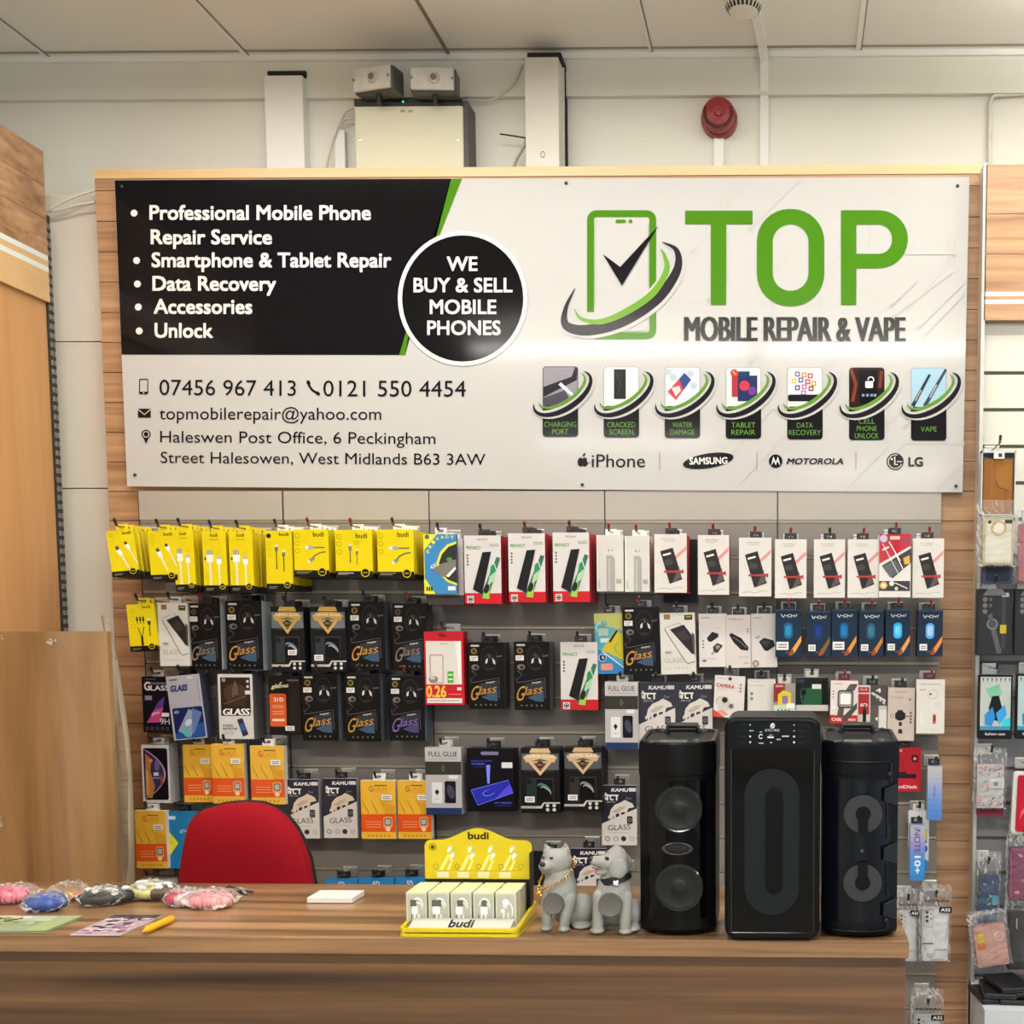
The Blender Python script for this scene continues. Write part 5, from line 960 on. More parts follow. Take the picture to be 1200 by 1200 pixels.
# ------------------------------------------------------------------ hooks and stacks
def copy_tree(o):
    c = o.copy(); COL.objects.link(c)
    for ch in o.children:
        d = ch.copy(); COL.objects.link(d); d.parent = c; d.matrix_parent_inverse = ch.matrix_parent_inverse
    return c
HK = {}
def hook(x, z, ytip, yback, label, tip='#1a1718', plate=True):
    o = empty('peg_hook', label, 'hook', (x, yback, z), 'peg hooks on the slat panels')
    k = round((yback - ytip) * 200)
    if k not in HK:
        L_ = yback - ytip
        prong = MB().tube([(0, 0, 0), (0, -L_ * 0.93, 0), (0, -L_ * 0.985, 0.004), (0, -L_, 0.014)], 0.0022, C('#8d8c8a', 0.3, 0.9), 8)
        HK[k] = [prong]
        a = prong.build('prong', o, smooth=50)
        b = MB().box(-0.021, 0.021, -0.0042, -0.0004, -0.020, 0.012, C('#c9c7c0', 0.28, 0.7)).box(-0.021, 0.021, -0.007, -0.0042, 0.007, 0.012, C('#dddbd4', 0.3, 0.6)).build('backplate', o, bevel=0.0008)
        HK[k] = (a.data, b)
    else:
        a_, b_ = HK[k]
        a = bpy.data.objects.new('prong', a_); COL.objects.link(a); a.parent = o
        b = b_.copy(); COL.objects.link(b); b.parent = o
    L_ = yback - ytip
    MB().tube([(0, -L_ * 0.955, 0.0015), (0, -L_ - 0.001, 0.0155)], 0.0036, C(tip, 0.4), 8).ell((0, -L_ - 0.0015, 0.0165), (0.0045, 0.0045, 0.0045), C(tip, 0.4), 8, 6).build('tip_cap', o, smooth=60)
    return o
def short(pre, who):
    return pre + who if len((pre + who).split()) <= 16 else {'b': 'box behind the ', 'p': 'hook of the '}[pre[0]] + who
def tabmesh(col):
    m = MB(); m.box(-0.016, 0.016, 0, 0.0008, -0.004, 0.006, col); m.box(-0.016, -0.007, 0, 0.0008, 0.006, 0.014, col); m.box(0.007, 0.016, 0, 0.0008, 0.006, 0.014, col); m.box(-0.016, 0.016, 0, 0.0008, 0.014, 0.018, col); return m
EURO = C('#e6e2dc', 0.45); TABM = {}
def pack(name, cat, who, bx, Yf, design, t=0.016, n=1, side='#1c1a1a', ft=None, tilt=0, tab=EURO, sticker=None, group=None, hk='#1a1718', yback=YS, yaw=0, jit=0.0012, wide_tab=False, rough=0.38, coat=0.0):
    x0, y0, x1, y1 = bx
    a, b = U((x0 + x1) / 2, y1, Yf), U((x0 + x1) / 2, y0, Yf); w = U(x1, (y0 + y1) / 2, Yf).x - U(x0, (y0 + y1) / 2, Yf).x; h = b.z - a.z
    if isinstance(tab, str): tab = C(tab, 0.4)
    sm = C(side, 0.42) if isinstance(side, str) else side
    def body(printed):
        m = MB()
        if ft: m.box(-w / 2, w / 2, 0, t, 0, h * ft[1], C(ft[0], 0.42)); m.box(-w / 2, w / 2, 0, t, h * ft[1], h, sm)
        else: m.box(-w / 2, w / 2, 0, t, 0, h, sm)
        if printed:
            g = G(m, lambda u, v: ((u - 0.5) * w, h * (1 - v)), w / h, 0, 0.00018, rough, coat); design(g)
        return m
    o = body(True).build(name, None, a, (0, R(tilt), R(yaw)), fix=False); tag(o, who, cat, group)
    def put_tab(p):
        k = (tab.name,)
        if k not in TABM: q = tabmesh(tab).build('hang_tab', p); TABM[k] = q.data
        else: q = bpy.data.objects.new('hang_tab', TABM[k]); COL.objects.link(q); q.parent = p
        q.location = (0, t - 0.0012, h); return q
    if tab: put_tab(o)
    if sticker:
        u0, v0, u1, v1 = sticker; m = MB(); y_ = -0.0022
        m.box((u0 - 0.5) * w, (u1 - 0.5) * w, y_, y_ + 0.0004, h * (1 - v1), h * (1 - v0), C('#e9e7e4', 0.5))
        for k_ in (0.28, 0.6): m.box((u0 + 0.15 * (u1 - u0) - 0.5) * w, (u0 + 0.85 * (u1 - u0) - 0.5) * w, y_ - 0.0002, y_, h * (1 - v0 - (v1 - v0) * (k_ + 0.14)), h * (1 - v0 - (v1 - v0) * k_), C('#77736f'))
        m.build('price_sticker', o)
    rear = None
    lab = short('box tucked behind the ', who)
    for i in range(1, n):
        loc = Vector((a.x + random.uniform(-jit, jit), a.y + i * (t + 0.0016), a.z + random.uniform(-0.002, 0.0005)))
        if rear is None:
            rear = body(False).build(name, None, loc, (0, R(tilt), R(yaw)), fix=False); tag(rear, lab, cat, group)
            if tab: put_tab(rear)
            c = rear
        else: c = copy_tree(rear); c.location = loc
        c.rotation_euler = (0, R(tilt + random.uniform(-0.6, 0.6)), R(yaw))
    if hk:
        zz = h * math.cos(R(tilt)) + 0.010
        hook(a.x + h * math.sin(R(tilt)), a.z + zz, Yf - 0.022, yback, short('peg hook carrying the ', who), hk)
    return o
# ------------------------------------------------------------------ the stock on the hooks
GY, GG, GB, GO_ = 'yellow cable packs', 'screen protector boxes', 'white battery boxes', 'adapter and accessory boxes'
YK = dict(side='#dcc60c', ft=('#17140f', 0.1), group=GY)
YT = C('#dac40e', 0.4)
pack('cable_pack', 'box', 'tilted yellow cable pack at the far left of the top row', (133, 621, 163, 675), -0.165, d_diag, 0.022, 6, tilt=-6, tab=YT, yaw=9, **YK)
pack('cable_pack', 'box', 'second yellow cable pack from the left in the top row', (178, 622, 208, 680), -0.165, d_diag, 0.022, 5, tilt=-2, tab=YT, yaw=5, **YK)
pack('cable_pack', 'box', 'tall yellow cable pack third from the left in the top row', (207, 621, 230, 693), -0.16, d_tall, 0.024, 5, tilt=-1.5, tab=YT, yaw=4, **YK)
pack('cable_pack', 'box', 'tall yellow cable pack fourth from the left in the top row', (240, 623, 267, 694), -0.16, d_tall, 0.024, 5, tilt=-0.5, tab=YT, yaw=3, **YK)
pack('cable_pack', 'box', 'tall yellow cable pack fifth from the left in the top row', (271, 623, 298, 694), -0.16, d_tall, 0.024, 5, tilt=-0.5, tab=YT, yaw=3, **YK)
pack('cable_pack', 'box', 'tall yellow pack picturing two dark upright cables, top row', (313, 622, 344, 692), -0.16, d_dark, 0.03, 4, **YK)
pack('cable_pack', 'box', 'square yellow pack with sideways cables, left of the three square ones', (345.5, 620.5, 386, 676), -0.165, d_wide_h, 0.036, 4, hk='#7d1a1c', **YK)
pack('cable_pack', 'box', 'square yellow pack picturing upright cables, middle of three square ones', (394, 621, 437, 677), -0.165, d_wide_v, 0.036, 4, hk='#7d1a1c', **YK)
pack('cable_pack', 'box', 'square yellow pack with sideways cables, beside the blue privacy pack', (443, 620.5, 485.5, 678), -0.165, d_wide_h, 0.036, 4, **YK)
pack('cable_pack', 'box', 'small yellow pack with a three-way cable, left end of second row', (154, 708, 185, 763), -0.13, d_three, 0.026, 2, tilt=-3, tab=YT, yaw=6, **YK)
# privacy packs
pack('screen_protector_box', 'box', 'blue and yellow privacy pack right of the yellow packs', (497.5, 626, 536, 696), -0.15, d_privacy_blue, 0.012, 1, '#2a4a74', group=GG, tab=EURO)
pack('screen_protector_box', 'box', 'red-edged grey box behind the blue and yellow privacy pack', (502, 631, 544, 709), -0.125, lambda g: (g.r(0, 0, 1, 1, '#cfc8c4'), g.r(0, 0.85, 1, 1, '#4d4a4a')), 0.03, 3, '#8f2a32', group=GG, hk=None)
for who, bx, n in (('red and white privacy box, leftmost of three in the top row', (545, 627.5, 588, 707.5), 4), ('red and white privacy box, middle of three in the top row', (596.5, 625, 639.5, 706), 5), ('red and white privacy box, rightmost of three in the top row', (648.5, 624, 691, 705.5), 5),
                 ('lone red and white privacy box in the row below its three twins', (657.5, 752.5, 701, 832), 2)):
    pack('screen_protector_box', 'box', who, bx, -0.15 if n > 2 else -0.10, d_privacy, 0.024, n, '#a81e2a', group=GG, tab='#2a2726', hk='#5a1518' if n == 5 else '#1a1718', jit=0.0018)
for who, bx in (('slim white cable box, left of two, above the middle section', (699.5, 627, 731, 693)), ('slim white cable box, right of two, left of the battery boxes', (732.5, 628, 761.5, 693.5))):
    pack('cable_box', 'box', who, bx, -0.12, d_slim, 0.026, 3, '#d6d1c8', group='slim white cable boxes', hk='#8a2226', coat=0.4)
BX = [((767, 626, 805, 694.5), 4), ((818, 627, 854.5, 697), 3), ((866, 630, 904, 699), 3), ((908, 632, 945, 701), 3), ((953.5, 632, 990, 700.5), 2), ((993, 632, 1029.5, 700.5), 2), ((1069, 631, 1105.5, 700.5), 2)]
ORD = ['first', 'second', 'third', 'fourth', 'fifth', 'sixth', 'seventh']
for i, (bx, n) in enumerate(BX):
    pack('battery_box', 'box', '%s white battery box from the left in the top row' % ORD[i], bx, -0.13, d_battery, 0.022, n, ['#b8303a', '#b4343c', '#4a2a2a', '#b0383e', '#3d2c2a', '#c4bcb6', '#cbc4be'][i], group=GB, tab='#201d1d', hk='#8a2226' if i != 4 else '#1a1718')
pack('battery_box', 'box', 'black box sagging behind the first white battery box', (778, 632, 817, 706), -0.035, lambda g: g.r(0, 0, 1, 1, '#1d1b1c'), 0.022, 1, '#161415', group=GB, hk=None)
pack('battery_blister', 'pack', 'glossy red and silver battery blister pack between white battery boxes', (1030, 626, 1067, 700), -0.14, d_blister, 0.014, 2, '#c9c5c2', group=GB, tab='#17151a', coat=0.6, hk='#8a2226')
# second row
pack('screen_protector_box', 'box', 'white glass box at the left of the second row', (188, 706.5, 223, 780.5), -0.115, d_whiteglass, 0.02, 2, '#b3aca4', group=GG, tilt=-0.6)
GL = dict(side='#2b292b', group=GG, tab='#17151a')
DK = [('brown-lettered black glass box beside the leftmost white glass box', (223, 707, 260.5, 784.5), 1, 3, 0), ('gold-lettered black glass box with pale fanned edges', (266.5, 704, 309, 785), 0, 4, 0),
      ('gold-lettered black glass box right of the upper vee-badge packs', (410, 705, 452.5, 785), 0, 3, 0), ('darkest glass box, at the right end of its dark row', (461, 707, 501, 786), 1, 3, 0),
      ('gold-lettered black glass box next to the orange phone box, third row', (355, 790, 397.5, 868), 0, 3, 0), ('gold-lettered black glass box, middle of three in the third row', (405.5, 790, 447, 869), 0, 4, 0),
      ('purple-lettered black glass box at the right of the third row', (457.5, 792, 498.5, 868), 2, 4, 0), ('black glass box immediately right of the red wide-number pack', (549.5, 753, 591, 831), 0, 4, 0),
      ('black glass box left of the lone privacy box', (603, 752, 645, 832), 0, 4, 0), ('black glass box between the cyan pack and a white glass box', (731, 711.5, 773.5, 790), 0, 2, -1.2)]
for i, (who, bx, c_, n, tl_) in enumerate(DK):
    k = dict(GL); k['side'] = ['#b8bdc4', '#c3ccd8', '#4d5058', '#2d2d30', '#5d636c', '#50555e', '#4d5566', '#2f2f32', '#56585d', '#26242a'][i]
    pack('screen_protector_box', 'box', who, bx, -0.105, d_glass(c_), 0.017, n, tilt=tl_, hk='#7d1a1c' if i % 3 == 0 else '#1a1718', jit=0.0022, **k)
for who, bx, c_, Yf in (('vee-badge black pack with a bluish phone, second row left', (319, 711, 358, 787), 0, -0.12), ('vee-badge black pack beside the bluish one, second row', (365, 711, 406.5, 787), 0, -0.12),
                       ('vee-badge black pack with a red ring, above the yellow stand', (611, 877, 656.5, 953), 1, -0.11), ('vee-badge black pack with a tan badge, above the dog figurines', (661.5, 876, 706, 950.5), 2, -0.11)):
    pack('screen_protector_pack', 'pack', who, bx, Yf, d_vee(c_), 0.016, 4, '#131214', group=GG, tab='#17151a', sticker=(0.5, 0.665, 0.76, 0.745) if bx[0] == 319 else (0.1, 0.74, 0.35, 0.83))
# third row left
pack('screen_protector_box', 'box', 'black box with a magenta phone, left end of third row', (168.5, 793, 201.5, 858), -0.095, d_9h, 0.016, 2, '#17141a', group=GG, tab='#b8b2aa')
pack('screen_protector_box', 'box', 'tilted grey and navy glass box in the third row', (204, 791, 243.5, 866), -0.11, d_greyglass, 0.016, 3, '#3a3c52', group=GG, tilt=-5.5, tab='#17151a')
pack('screen_protector_box', 'box', 'white-framed brown glass box in the third row', (257.5, 790, 298, 866), -0.105, d_brownglass, 0.016, 4, '#5d5a60', group=GG, tab='#17151a')
pack('screen_protector_box', 'box', 'black box with an orange phone panel, third row', (316, 792, 354, 861), -0.095, d_21d, 0.02, 3, '#15100f', group=GG, sticker=(0.5, 0.85, 0.78, 0.93), tab='#17151a')
# lower left
pack('phone_box', 'box', 'pale grey box picturing a phone with a dark swirl screen', (168, 873, 200.5, 941), -0.085, d_phonebox, 0.024, 2, '#b3b2ae', group=GG, tab='#cfccc6')
for who, bx, n, co in (('orange and gold glass pack, left of three above the red chair', (216.5, 872.5, 251, 940), 1, 0), ('orange and gold glass pack, middle of three above the red chair', (250, 872, 287.5, 941.5), 2, 0.5), ('orange and gold glass pack, right of three above the red chair', (295, 874, 334.5, 942.5), 2, 0.3),
                     ('orange and gold glass pack at the bottom left beside the blue pack', (160.5, 950, 196.5, 1017.5), 2, 0), ('orange and gold glass pack, left of a pair right of the chair', (424, 915, 464.5, 983), 2, 0), ('shiny orange and gold glass pack, right of the pair beside the chair', (467, 915, 506, 983), 2, 1.0)):
    pack('screen_protector_pack', 'pack', who, bx, -0.10 if bx[0] != 216.5 else -0.08, d_orange, 0.010, n, '#d8d0c4' if n > 1 else '#cf9f38', group=GG, sticker=(0.6, 0.24, 0.9, 0.33), coat=co, rough=0.25 if co > 0.5 else 0.38)
pack('screen_protector_pack', 'pack', 'blue pack with a yellow arrow, half hidden by the red chair', (196, 951, 236, 1018), -0.085, d_bluekite, 0.012, 2, '#2a6a94', group=GG, tab='#17151a')
for who, bx, lt, n in (('bull-picture glass pack nearest the red chair', (335.5, 913.5, 375, 982.5), 1, 2), ('bull-picture glass pack left of the orange pair', (380, 912.5, 419.5, 982), 1, 2), ('bull-picture glass pack right of the full glue box, above left speaker', (748.5, 800, 791.5, 877), 0, 2),
                      ('bull-picture glass pack left of the white camera pack', (792.5, 799.5, 835, 877), 0, 2), ('bull-picture glass pack beside the left speaker, above the dogs', (705.5, 920.5, 746.5, 990.5), 0, 1), ('bull-picture glass pack low behind the two dog figurines', (669, 994.5, 711, 1063), 0, 1)):
    pack('screen_protector_pack', 'pack', who, bx, -0.085, d_bull(lt), 0.012, n, '#a9a6b0', group=GG, tab='#17151a', coat=0.3)
pack('screen_protector_box', 'box', 'dark box low behind the left dog figurine', (626, 998, 666, 1062), -0.06, lambda g: g.r(0, 0, 1, 1, '#1c1a1e'), 0.014, 1, '#17151a', group=GG, tab='#17151a')
for who, bx in (('silver full glue glass box left of the blue-light box', (499.5, 876, 541.5, 954.5)), ('silver full glue glass box above the left speaker', (709.5, 799, 748, 878))):
    pack('screen_protector_box', 'box', who, bx, -0.105, d_glue, 0.022, 2, '#a8a6ab', group=GG, tab='#c9c7c2')
pack('screen_protector_box', 'box', 'black box with a glowing blue phone picture', (548, 877, 603, 951), -0.10, d_uv, 0.026, 2, '#131218', group=GG, tab='#17151a')
pack('screen_protector_pack', 'pack', 'red and white pack with the big yellow decimal number', (498.5, 740, 544.5, 826), -0.11, d_red26, 0.012, 4, '#a81726', group=GG, tab=None, coat=0.3)
pack('screen_protector_pack', 'pack', 'cyan and yellow pack leaning left of a black glass box', (699, 718.5, 734, 789.5), -0.095, d_cyan, 0.014, 1, '#3a7f9a', group=GG, tilt=-2, tab='#2a2726')
pack('screen_protector_box', 'box', 'white glass box left of the dongle boxes', (775, 718, 816, 790), -0.105, d_whiteglass, 0.02, 2, '#b3aca4', group=GG, tilt=-1.4, tab='#2a2726')
for i, (who, bx) in enumerate((('white box picturing two small dongles', (819.5, 719, 852, 781.5)), ('white box picturing a flat black dongle, middle of three', (851.5, 720.5, 880, 782.5)), ('white box picturing a stubby dongle, beside the navy boxes', (880.5, 719, 911, 782)))):
    pack('adapter_box', 'box', who, bx, -0.085 - 0.004 * (i == 1), d_dongle(i), 0.022, 2, '#bcb5af', group=GO_, tab='#2a2726', tilt=-0.6)
NV = [(908.5, 714, 939.5, 770), (945, 716, 973, 770), (974.5, 714, 1004, 769.8), (1006.5, 715, 1035, 769.8), (1037.5, 714, 1066.5, 769.3), (1075, 715, 1104.5, 769.3)]
for i, bx in enumerate(NV):
    pack('power_bank_box', 'box', '%s navy box from the left in the navy row%s' % (ORD[i], ['', ', darkest picture', '', '', ', bright blue picture', ' by the oak'][i]), bx, -0.11, d_navy(i), 0.03, [3, 2, 2, 2, 2, 2][i], '#182536', group='navy boxes', tab='#20242a', hk='#8a2226', sticker=((0.04, 0.68, 0.5, 0.85) if i in (0, 2) else (0.08, 0.73, 0.38, 0.87)), jit=0.002)
# right-hand small packs
pack('lens_protector_pack', 'pack', 'tilted white camera lens pack left of the middle speaker', (835.5, 792, 871, 841), -0.10, d_camera, 0.014, 3, '#c9c2bc', group=GO_, tilt=3, tab='#4a4644')
pack('cable_box', 'box', 'plain white cable box above the middle speaker', (876, 796, 908.5, 838), -0.09, d_plain, 0.026, 2, '#c9c3bd', group=GO_, tab='#2a2726')
pack('accessory_pack', 'pack', 'tiny red and yellow pack above the middle speaker', (906.5, 801, 932, 837), -0.11, d_mini, 0.012, 1, '#8f8680', group=GO_, tab='#c9c4be')
pack('accessory_box', 'box', 'dark green watch strap box above the right of the middle speaker', (932.5, 794, 970.5, 833), -0.10, d_green, 0.03, 1, '#c6c3bc', group=GO_)
pack('watch_case_box', 'box', 'white and red box picturing a square watch', (972.5, 797.5, 1004.5, 848), -0.115, d_watchcase, 0.022, 2, '#b0262e', group=GO_, tab='#5a1518', hk='#8a2226', tilt=1)
pack('accessory_pack', 'pack', 'red and black strip pack above the right speaker', (1004.5, 803, 1039, 860), -0.10, d_6d, 0.012, 2, '#4a4543', group=GO_, tab='#17151a')
pack('accessory_box', 'box', 'beige box picturing a black smart watch', (1039.5, 806, 1071, 868), -0.10, d_strap, 0.022, 2, '#a89c93', group=GO_, tab='#17151a', tilt=0.6)
pack('earphone_box', 'box', 'white wired earphone box at the right end of its row', (1073.5, 796.5, 1106.5, 859.5), -0.11, d_earphone, 0.026, 2, '#cfcac4', group=GO_, tab='#5a1518', hk='#8a2226')
pack('memory_card_pack', 'pack', 'red memory card pack partly hidden by the right speaker', (1042, 876, 1079, 927.5), -0.07, d_card, 0.008, 2, '#8f1a26', group=GO_, tab='#17151a')
pack('battery_box', 'box', 'narrow blue gradient battery box at the right edge of the slats', (1086.5, 898, 1103.5, 961), -0.11, d_wireless, 0.03, 1, '#8794b4', group=GO_, tab='#17151a')
pack('battery_box', 'box', 'narrow blue battery box with large vertical lettering', (1066, 967, 1083.5, 1032), -0.11, d_note, 0.03, 1, '#7d8fb8', group=GO_, tab='#17151a')
pack('accessory_pack', 'pack', 'white and blue pack behind the vertically lettered blue box', (1064, 950, 1088, 1020), -0.06, d_whiteblue, 0.012, 1, '#c3c8cc', group=GO_)
# blue packs peeping over the counter and bare hooks near it
for i, (xa_, xb_) in enumerate(((383, 421), (422, 463), (464.5, 499))):
    pack('screen_protector_pack', 'pack', '%s bright blue pack peeping above the counter' % ['left', 'middle', 'right'][i], (xa_, 1030 - i * 0.8, xb_, 1098), -0.085, d_bluepack, 0.012, 2, '#256a9c', group=GG, tab='#17151a', coat=0.4)
for px, py, wh in ((334, 1020, 'bare peg hook just right of the red chair'), (176, 1025, 'bare peg hook below the lower left orange pack'), (730, 1020, 'bare peg hook between the right dog and the left speaker')):
    p = U(px, py, -0.1); hook(p.x, p.z, -0.12, YS, wh)
P = U(180, 1031, -0.06)
tag(MB().box(-0.045, 0.045, 0, 0.045, 0, 0.12, C('#d9d6d0', 0.4)).build('small_box', None, (P.x, -0.056, P.z - 0.12), bevel=0.002), 'white box hanging low beneath the bottom left orange pack', 'box')
# ------------------------------------------------------------------ right bay stock
def bag_mesh(w, h, d, nx=10, nz=14, amp=0.003, seed=1, top=0.12):
    nx, nz, amp = nx + 4, nz + 6, amp * 1.15; rnd = random.Random(seed); m = MB(); vs = []; fs = []
    def grid(sgn):
        o = len(vs)
        for j in range(nz + 1):
            for i in range(nx + 1):
                u, v = i / nx, j / nz; e = (math.sin(PI * u) ** 0.45) * (1.0 if v < 1 - top else max(0.08, (1 - v) / top)) * (math.sin(PI * min(1, v * 8) / 2) ** 0.5)
                edge = i in (0, nx) or j in (0, nz)
                vs.append(((u - 0.5) * w + (rnd.uniform(-amp, amp) * (1 if not edge else 0.6)), sgn * d / 2 * e + (0 if edge else rnd.uniform(-amp, amp)), v * h + rnd.uniform(-amp, amp) * 0.5))
        for j in range(nz):
            for i in range(nx):
                a = o + j * (nx + 1) + i; q = (a, a + 1, a + nx + 2, a + nx + 1); fs.append(q if sgn < 0 else q[::-1])
    grid(-1); grid(1); return m.add(vs, fs, BAG)
GC = 'phone cases in the right-hand bay'
def case_item(name, cat, who, bx, Yf, build, d=0.014, bag=True, hk=True, tilt=0, seed=1, bagtop=16, group=GC, yback=yr):
    x0, y0, x1, y1 = bx; a, b = U((x0 + x1) / 2, y1, Yf), U((x0 + x1) / 2, y0, Yf); w = U(x1, 900, Yf).x - U(x0, 900, Yf).x; h = b.z - a.z
    o = empty(name, who, cat, a, group, (0, R(tilt), 0)); build(o, w, h, d)
    if bag:
        bh = h * (1 + bagtop / (y1 - y0)); bag_mesh(w * 1.22, bh * 1.03, d + 0.014, seed=seed).build('plastic_bag', o, (0, d / 2 - 0.001, -h * 0.03))['label'] = 'clear plastic bag'
    if hk: hook(a.x, a.z + h * 1.03 + (0.03 if bag else 0.012), Yf - 0.02, yback, short('peg hook carrying the ', who))
    return o
def prism_print(o, name, w, h, d, side, design, q=0.006, lb=None):
    m = MB(); n = 4; P = []
    for cx_, cz_, a0 in ((w / 2 - q, q, -90), (w / 2 - q, h - q, 0), (-w / 2 + q, h - q, 90), (-w / 2 + q, q, 180)):
        for i in range(n + 1): a = R(a0 + 90 * i / n); P.append((cx_ + q * math.cos(a), cz_ + q * math.sin(a)))
    m.prism(P, 0, d, C(side, 0.45)); design(G(m, lambda u, v: ((u - 0.5) * w, h * (1 - v)), w / h, 0, 0.0002, 0.4))
    x = m.build(name, o, fix=False)
    if lb: x['label'] = lb
    return x
def dz_brown(g): g.rr(0.02, 0.01, 0.98, 0.99, 0.05, '#8a5a26'); g.r(0.28, 0.02, 0.30, 0.98, '#9c6a34'); g.p([(0.42, 0.02), (0.98, 0.02), (0.98, 0.58), (0.8, 0.56), (0.5, 0.5), (0.44, 0.4)], '#94622c'); g.line([(0.44, 0.4), (0.5, 0.51), (0.84, 0.575)], 0.03, '#5a3a18'); g.r(0.75, 0.58, 0.77, 1, '#6a4420')
def bl_boxed(o, w, h, d):
    prism_print(o, 'wallet_case', w * 0.86, h * 0.86, d, '#6a4420', dz_brown).location = (0, 0.004, h * 0.02)
    m = MB(); e = 0.003
    m.box(-w / 2, -w / 2 + e, -0.004, d + 0.012, 0, h, C('#c9c9c6', 0.3)).box(w / 2 - e, w / 2, -0.004, d + 0.012, 0, h, C('#c9c9c6', 0.3)).box(-w / 2, w / 2, -0.004, d + 0.012, h - 0.006, h, C('#c9c9c6', 0.3)).box(-w / 2, w / 2, -0.004, d + 0.012, 0, e, C('#c9c9c6', 0.3)).box(-w / 2, w / 2, d + 0.008, d + 0.012, 0, h, C('#5a5a60', 0.5))
    m.build('window_carton', o)['label'] = 'grey windowed carton'
    MB().box(-0.014, 0.014, -0.0055, -0.004, h - 0.022, h - 0.004, C('#e6e2de', 0.5)).box(-0.002, 0.008, -0.0058, -0.0055, h - 0.018, h - 0.008, C('#2a2624')).build('price_tag', o)
case_item('phone_wallet_case', 'phone case', 'tan leather wallet case in a grey windowed carton', (1149.5, 528, 1189, 604), -0.15, bl_boxed, bag=False)
def dz_cam(base, rim, ncam=3):
    def f(g):
        g.rr(0.02, 0.01, 0.98, 0.99, 0.1, base); g.frame(0.02, 0.01, 0.98, 0.99, 0.1, 0.05, rim)
        g.frame(0.08, 0.05, 0.45, 0.32, 0.08, 0.025, rim)
        for i in range(ncam): g.e(0.2, 0.09 + i * 0.085, 0.06, '#3a3733'); g.e(0.2, 0.09 + i * 0.085, 0.03, '#0f0e10')
        g.e(0.36, 0.13, 0.03, '#5a5652'); g.e(0.36, 0.2, 0.03, '#5a5652')
    return f
def bl_cream(o, w, h, d):
    def f(g): dz_cam('#e2ddd0', '#c9b88a', 1)(g); g.ring(0.5, 0.22, 0.26, 0.2, '#c8a86a', 20); g.e(0.5, 0.22, 0.16, '#f0ece2'); g.rr(0.7, 0.04, 0.95, 0.12, 0.02, '#2a2826')
    prism_print(o, 'case_shell', w * 0.85, h * 0.92, d, '#cfc6ae', f)
case_item('phone_case', 'phone case', 'cream phone case with a ring, in a crinkled clear bag', (1149, 602, 1190, 662), -0.17, bl_cream, seed=3, hk=False)
def bl_blue(o, w, h, d): prism_print(o, 'case_shell', w * 0.9, h * 0.97, d, '#20242e', lambda g: (g.rr(0.02, 0.01, 0.98, 0.99, 0.1, '#3d465e'), g.rr(0.08, 0.2, 0.92, 0.95, 0.08, '#262c3c')))
case_item('phone_case', 'phone case', 'dark blue phone case stacked below the cream one', (1150, 622, 1188, 684), -0.13, bl_blue, bag=False, hk=False)
def bl_pink(o, w, h, d): prism_print(o, 'case_shell', w, h, d, '#a85a66', lambda g: g.rr(0.02, 0.01, 0.98, 0.99, 0.1, '#c57a84'))
case_item('phone_case', 'phone case', 'dusty pink phone case at the right frame edge', (1193, 614, 1232, 682), -0.12, bl_pink, seed=5)
def bl_watch(o, w, h, d):
    def f(g):
        g.r(0, 0, 1, 1, '#232428'); g.r(0.04, 0.1, 0.96, 0.98, '#2c2d31'); g.r(0.7, 0.1, 0.82, 0.9, '#3d3e42')
        for v in (0.16, 0.25, 0.34):
            g.e(0.22, v, 0.07, '#6a6a6a'); 
            if v < 0.3: g.e(0.38, v, 0.05, '#5a5a5a')
        g.ring(0.44, 0.53, 0.16, 0.12, '#7a7a7c', 20); g.e(0.44, 0.53, 0.11, '#4a4a4e'); g.p([(0.3, 0.4), (0.42, 0.36), (0.46, 0.46), (0.36, 0.48)], '#55555a'); g.p([(0.4, 0.62), (0.54, 0.6), (0.72, 0.96), (0.58, 0.98)], '#55555a'); g.r(0.66, 0.54, 0.84, 0.67, '#b8a62a'); g.r(0.7, 0.06, 0.9, 0.12, '#b3b0ac'); g.p([(0.3, 0.0), (0.7, 0.0), (0.85, 0.1), (0.15, 0.1)], '#6a6a6c')
    prism_print(o, 'carton', w, h, d, '#1a1b1e', f, 0.002)
case_item('watch_strap_box', 'box', 'dark box picturing a round watch and straps', (1144.5, 690, 1185, 768), -0.14, bl_watch, 0.03, bag=False)
case_item('watch_strap_box', 'box', 'dark box at the right frame edge beside the round-watch box', (1188.5, 690, 1228, 768), -0.14, bl_watch, 0.03, bag=False)
def dz_case3(k):
    def f(g):
        g.r(0, 0, 1, 1, '#16181a'); g.r(0.05, 0.03, 0.95, 0.8, '#b4bcb8' if k else '#a9c0c0')
        for i in range(7): g.p([(0.1 + 0.13 * i, 0.05), (0.16 + 0.13 * i, 0.05), (0.13 + 0.13 * i, 0.12)], '#5a6464')
        g.p([(0.2, 0.22), (0.6, 0.14), (0.7, 0.3), (0.4, 0.4)], '#7ab89a'); g.p([(0.4, 0.33), (0.6, 0.32), (0.72, 0.55), (0.6, 0.72), (0.4, 0.7), (0.3, 0.52)], '#15181c'); g.p([(0.18, 0.62), (0.42, 0.5), (0.5, 0.66), (0.4, 0.8), (0.2, 0.78)], '#2f86c8'); g.p([(0.52, 0.6), (0.78, 0.46), (0.84, 0.62), (0.62, 0.78)], '#3a9ad8'); g.p([(0.7, 0.7), (0.95, 0.66), (0.95, 0.8), (0.7, 0.8)], '#3fc4d0'); g.r(0.05, 0.8, 0.95, 0.86, '#3f8fb0'); g.t('fashion case', 0.2, 0.9, 0.8, 0.94, '#cfd4d6', 0.02)
    return f
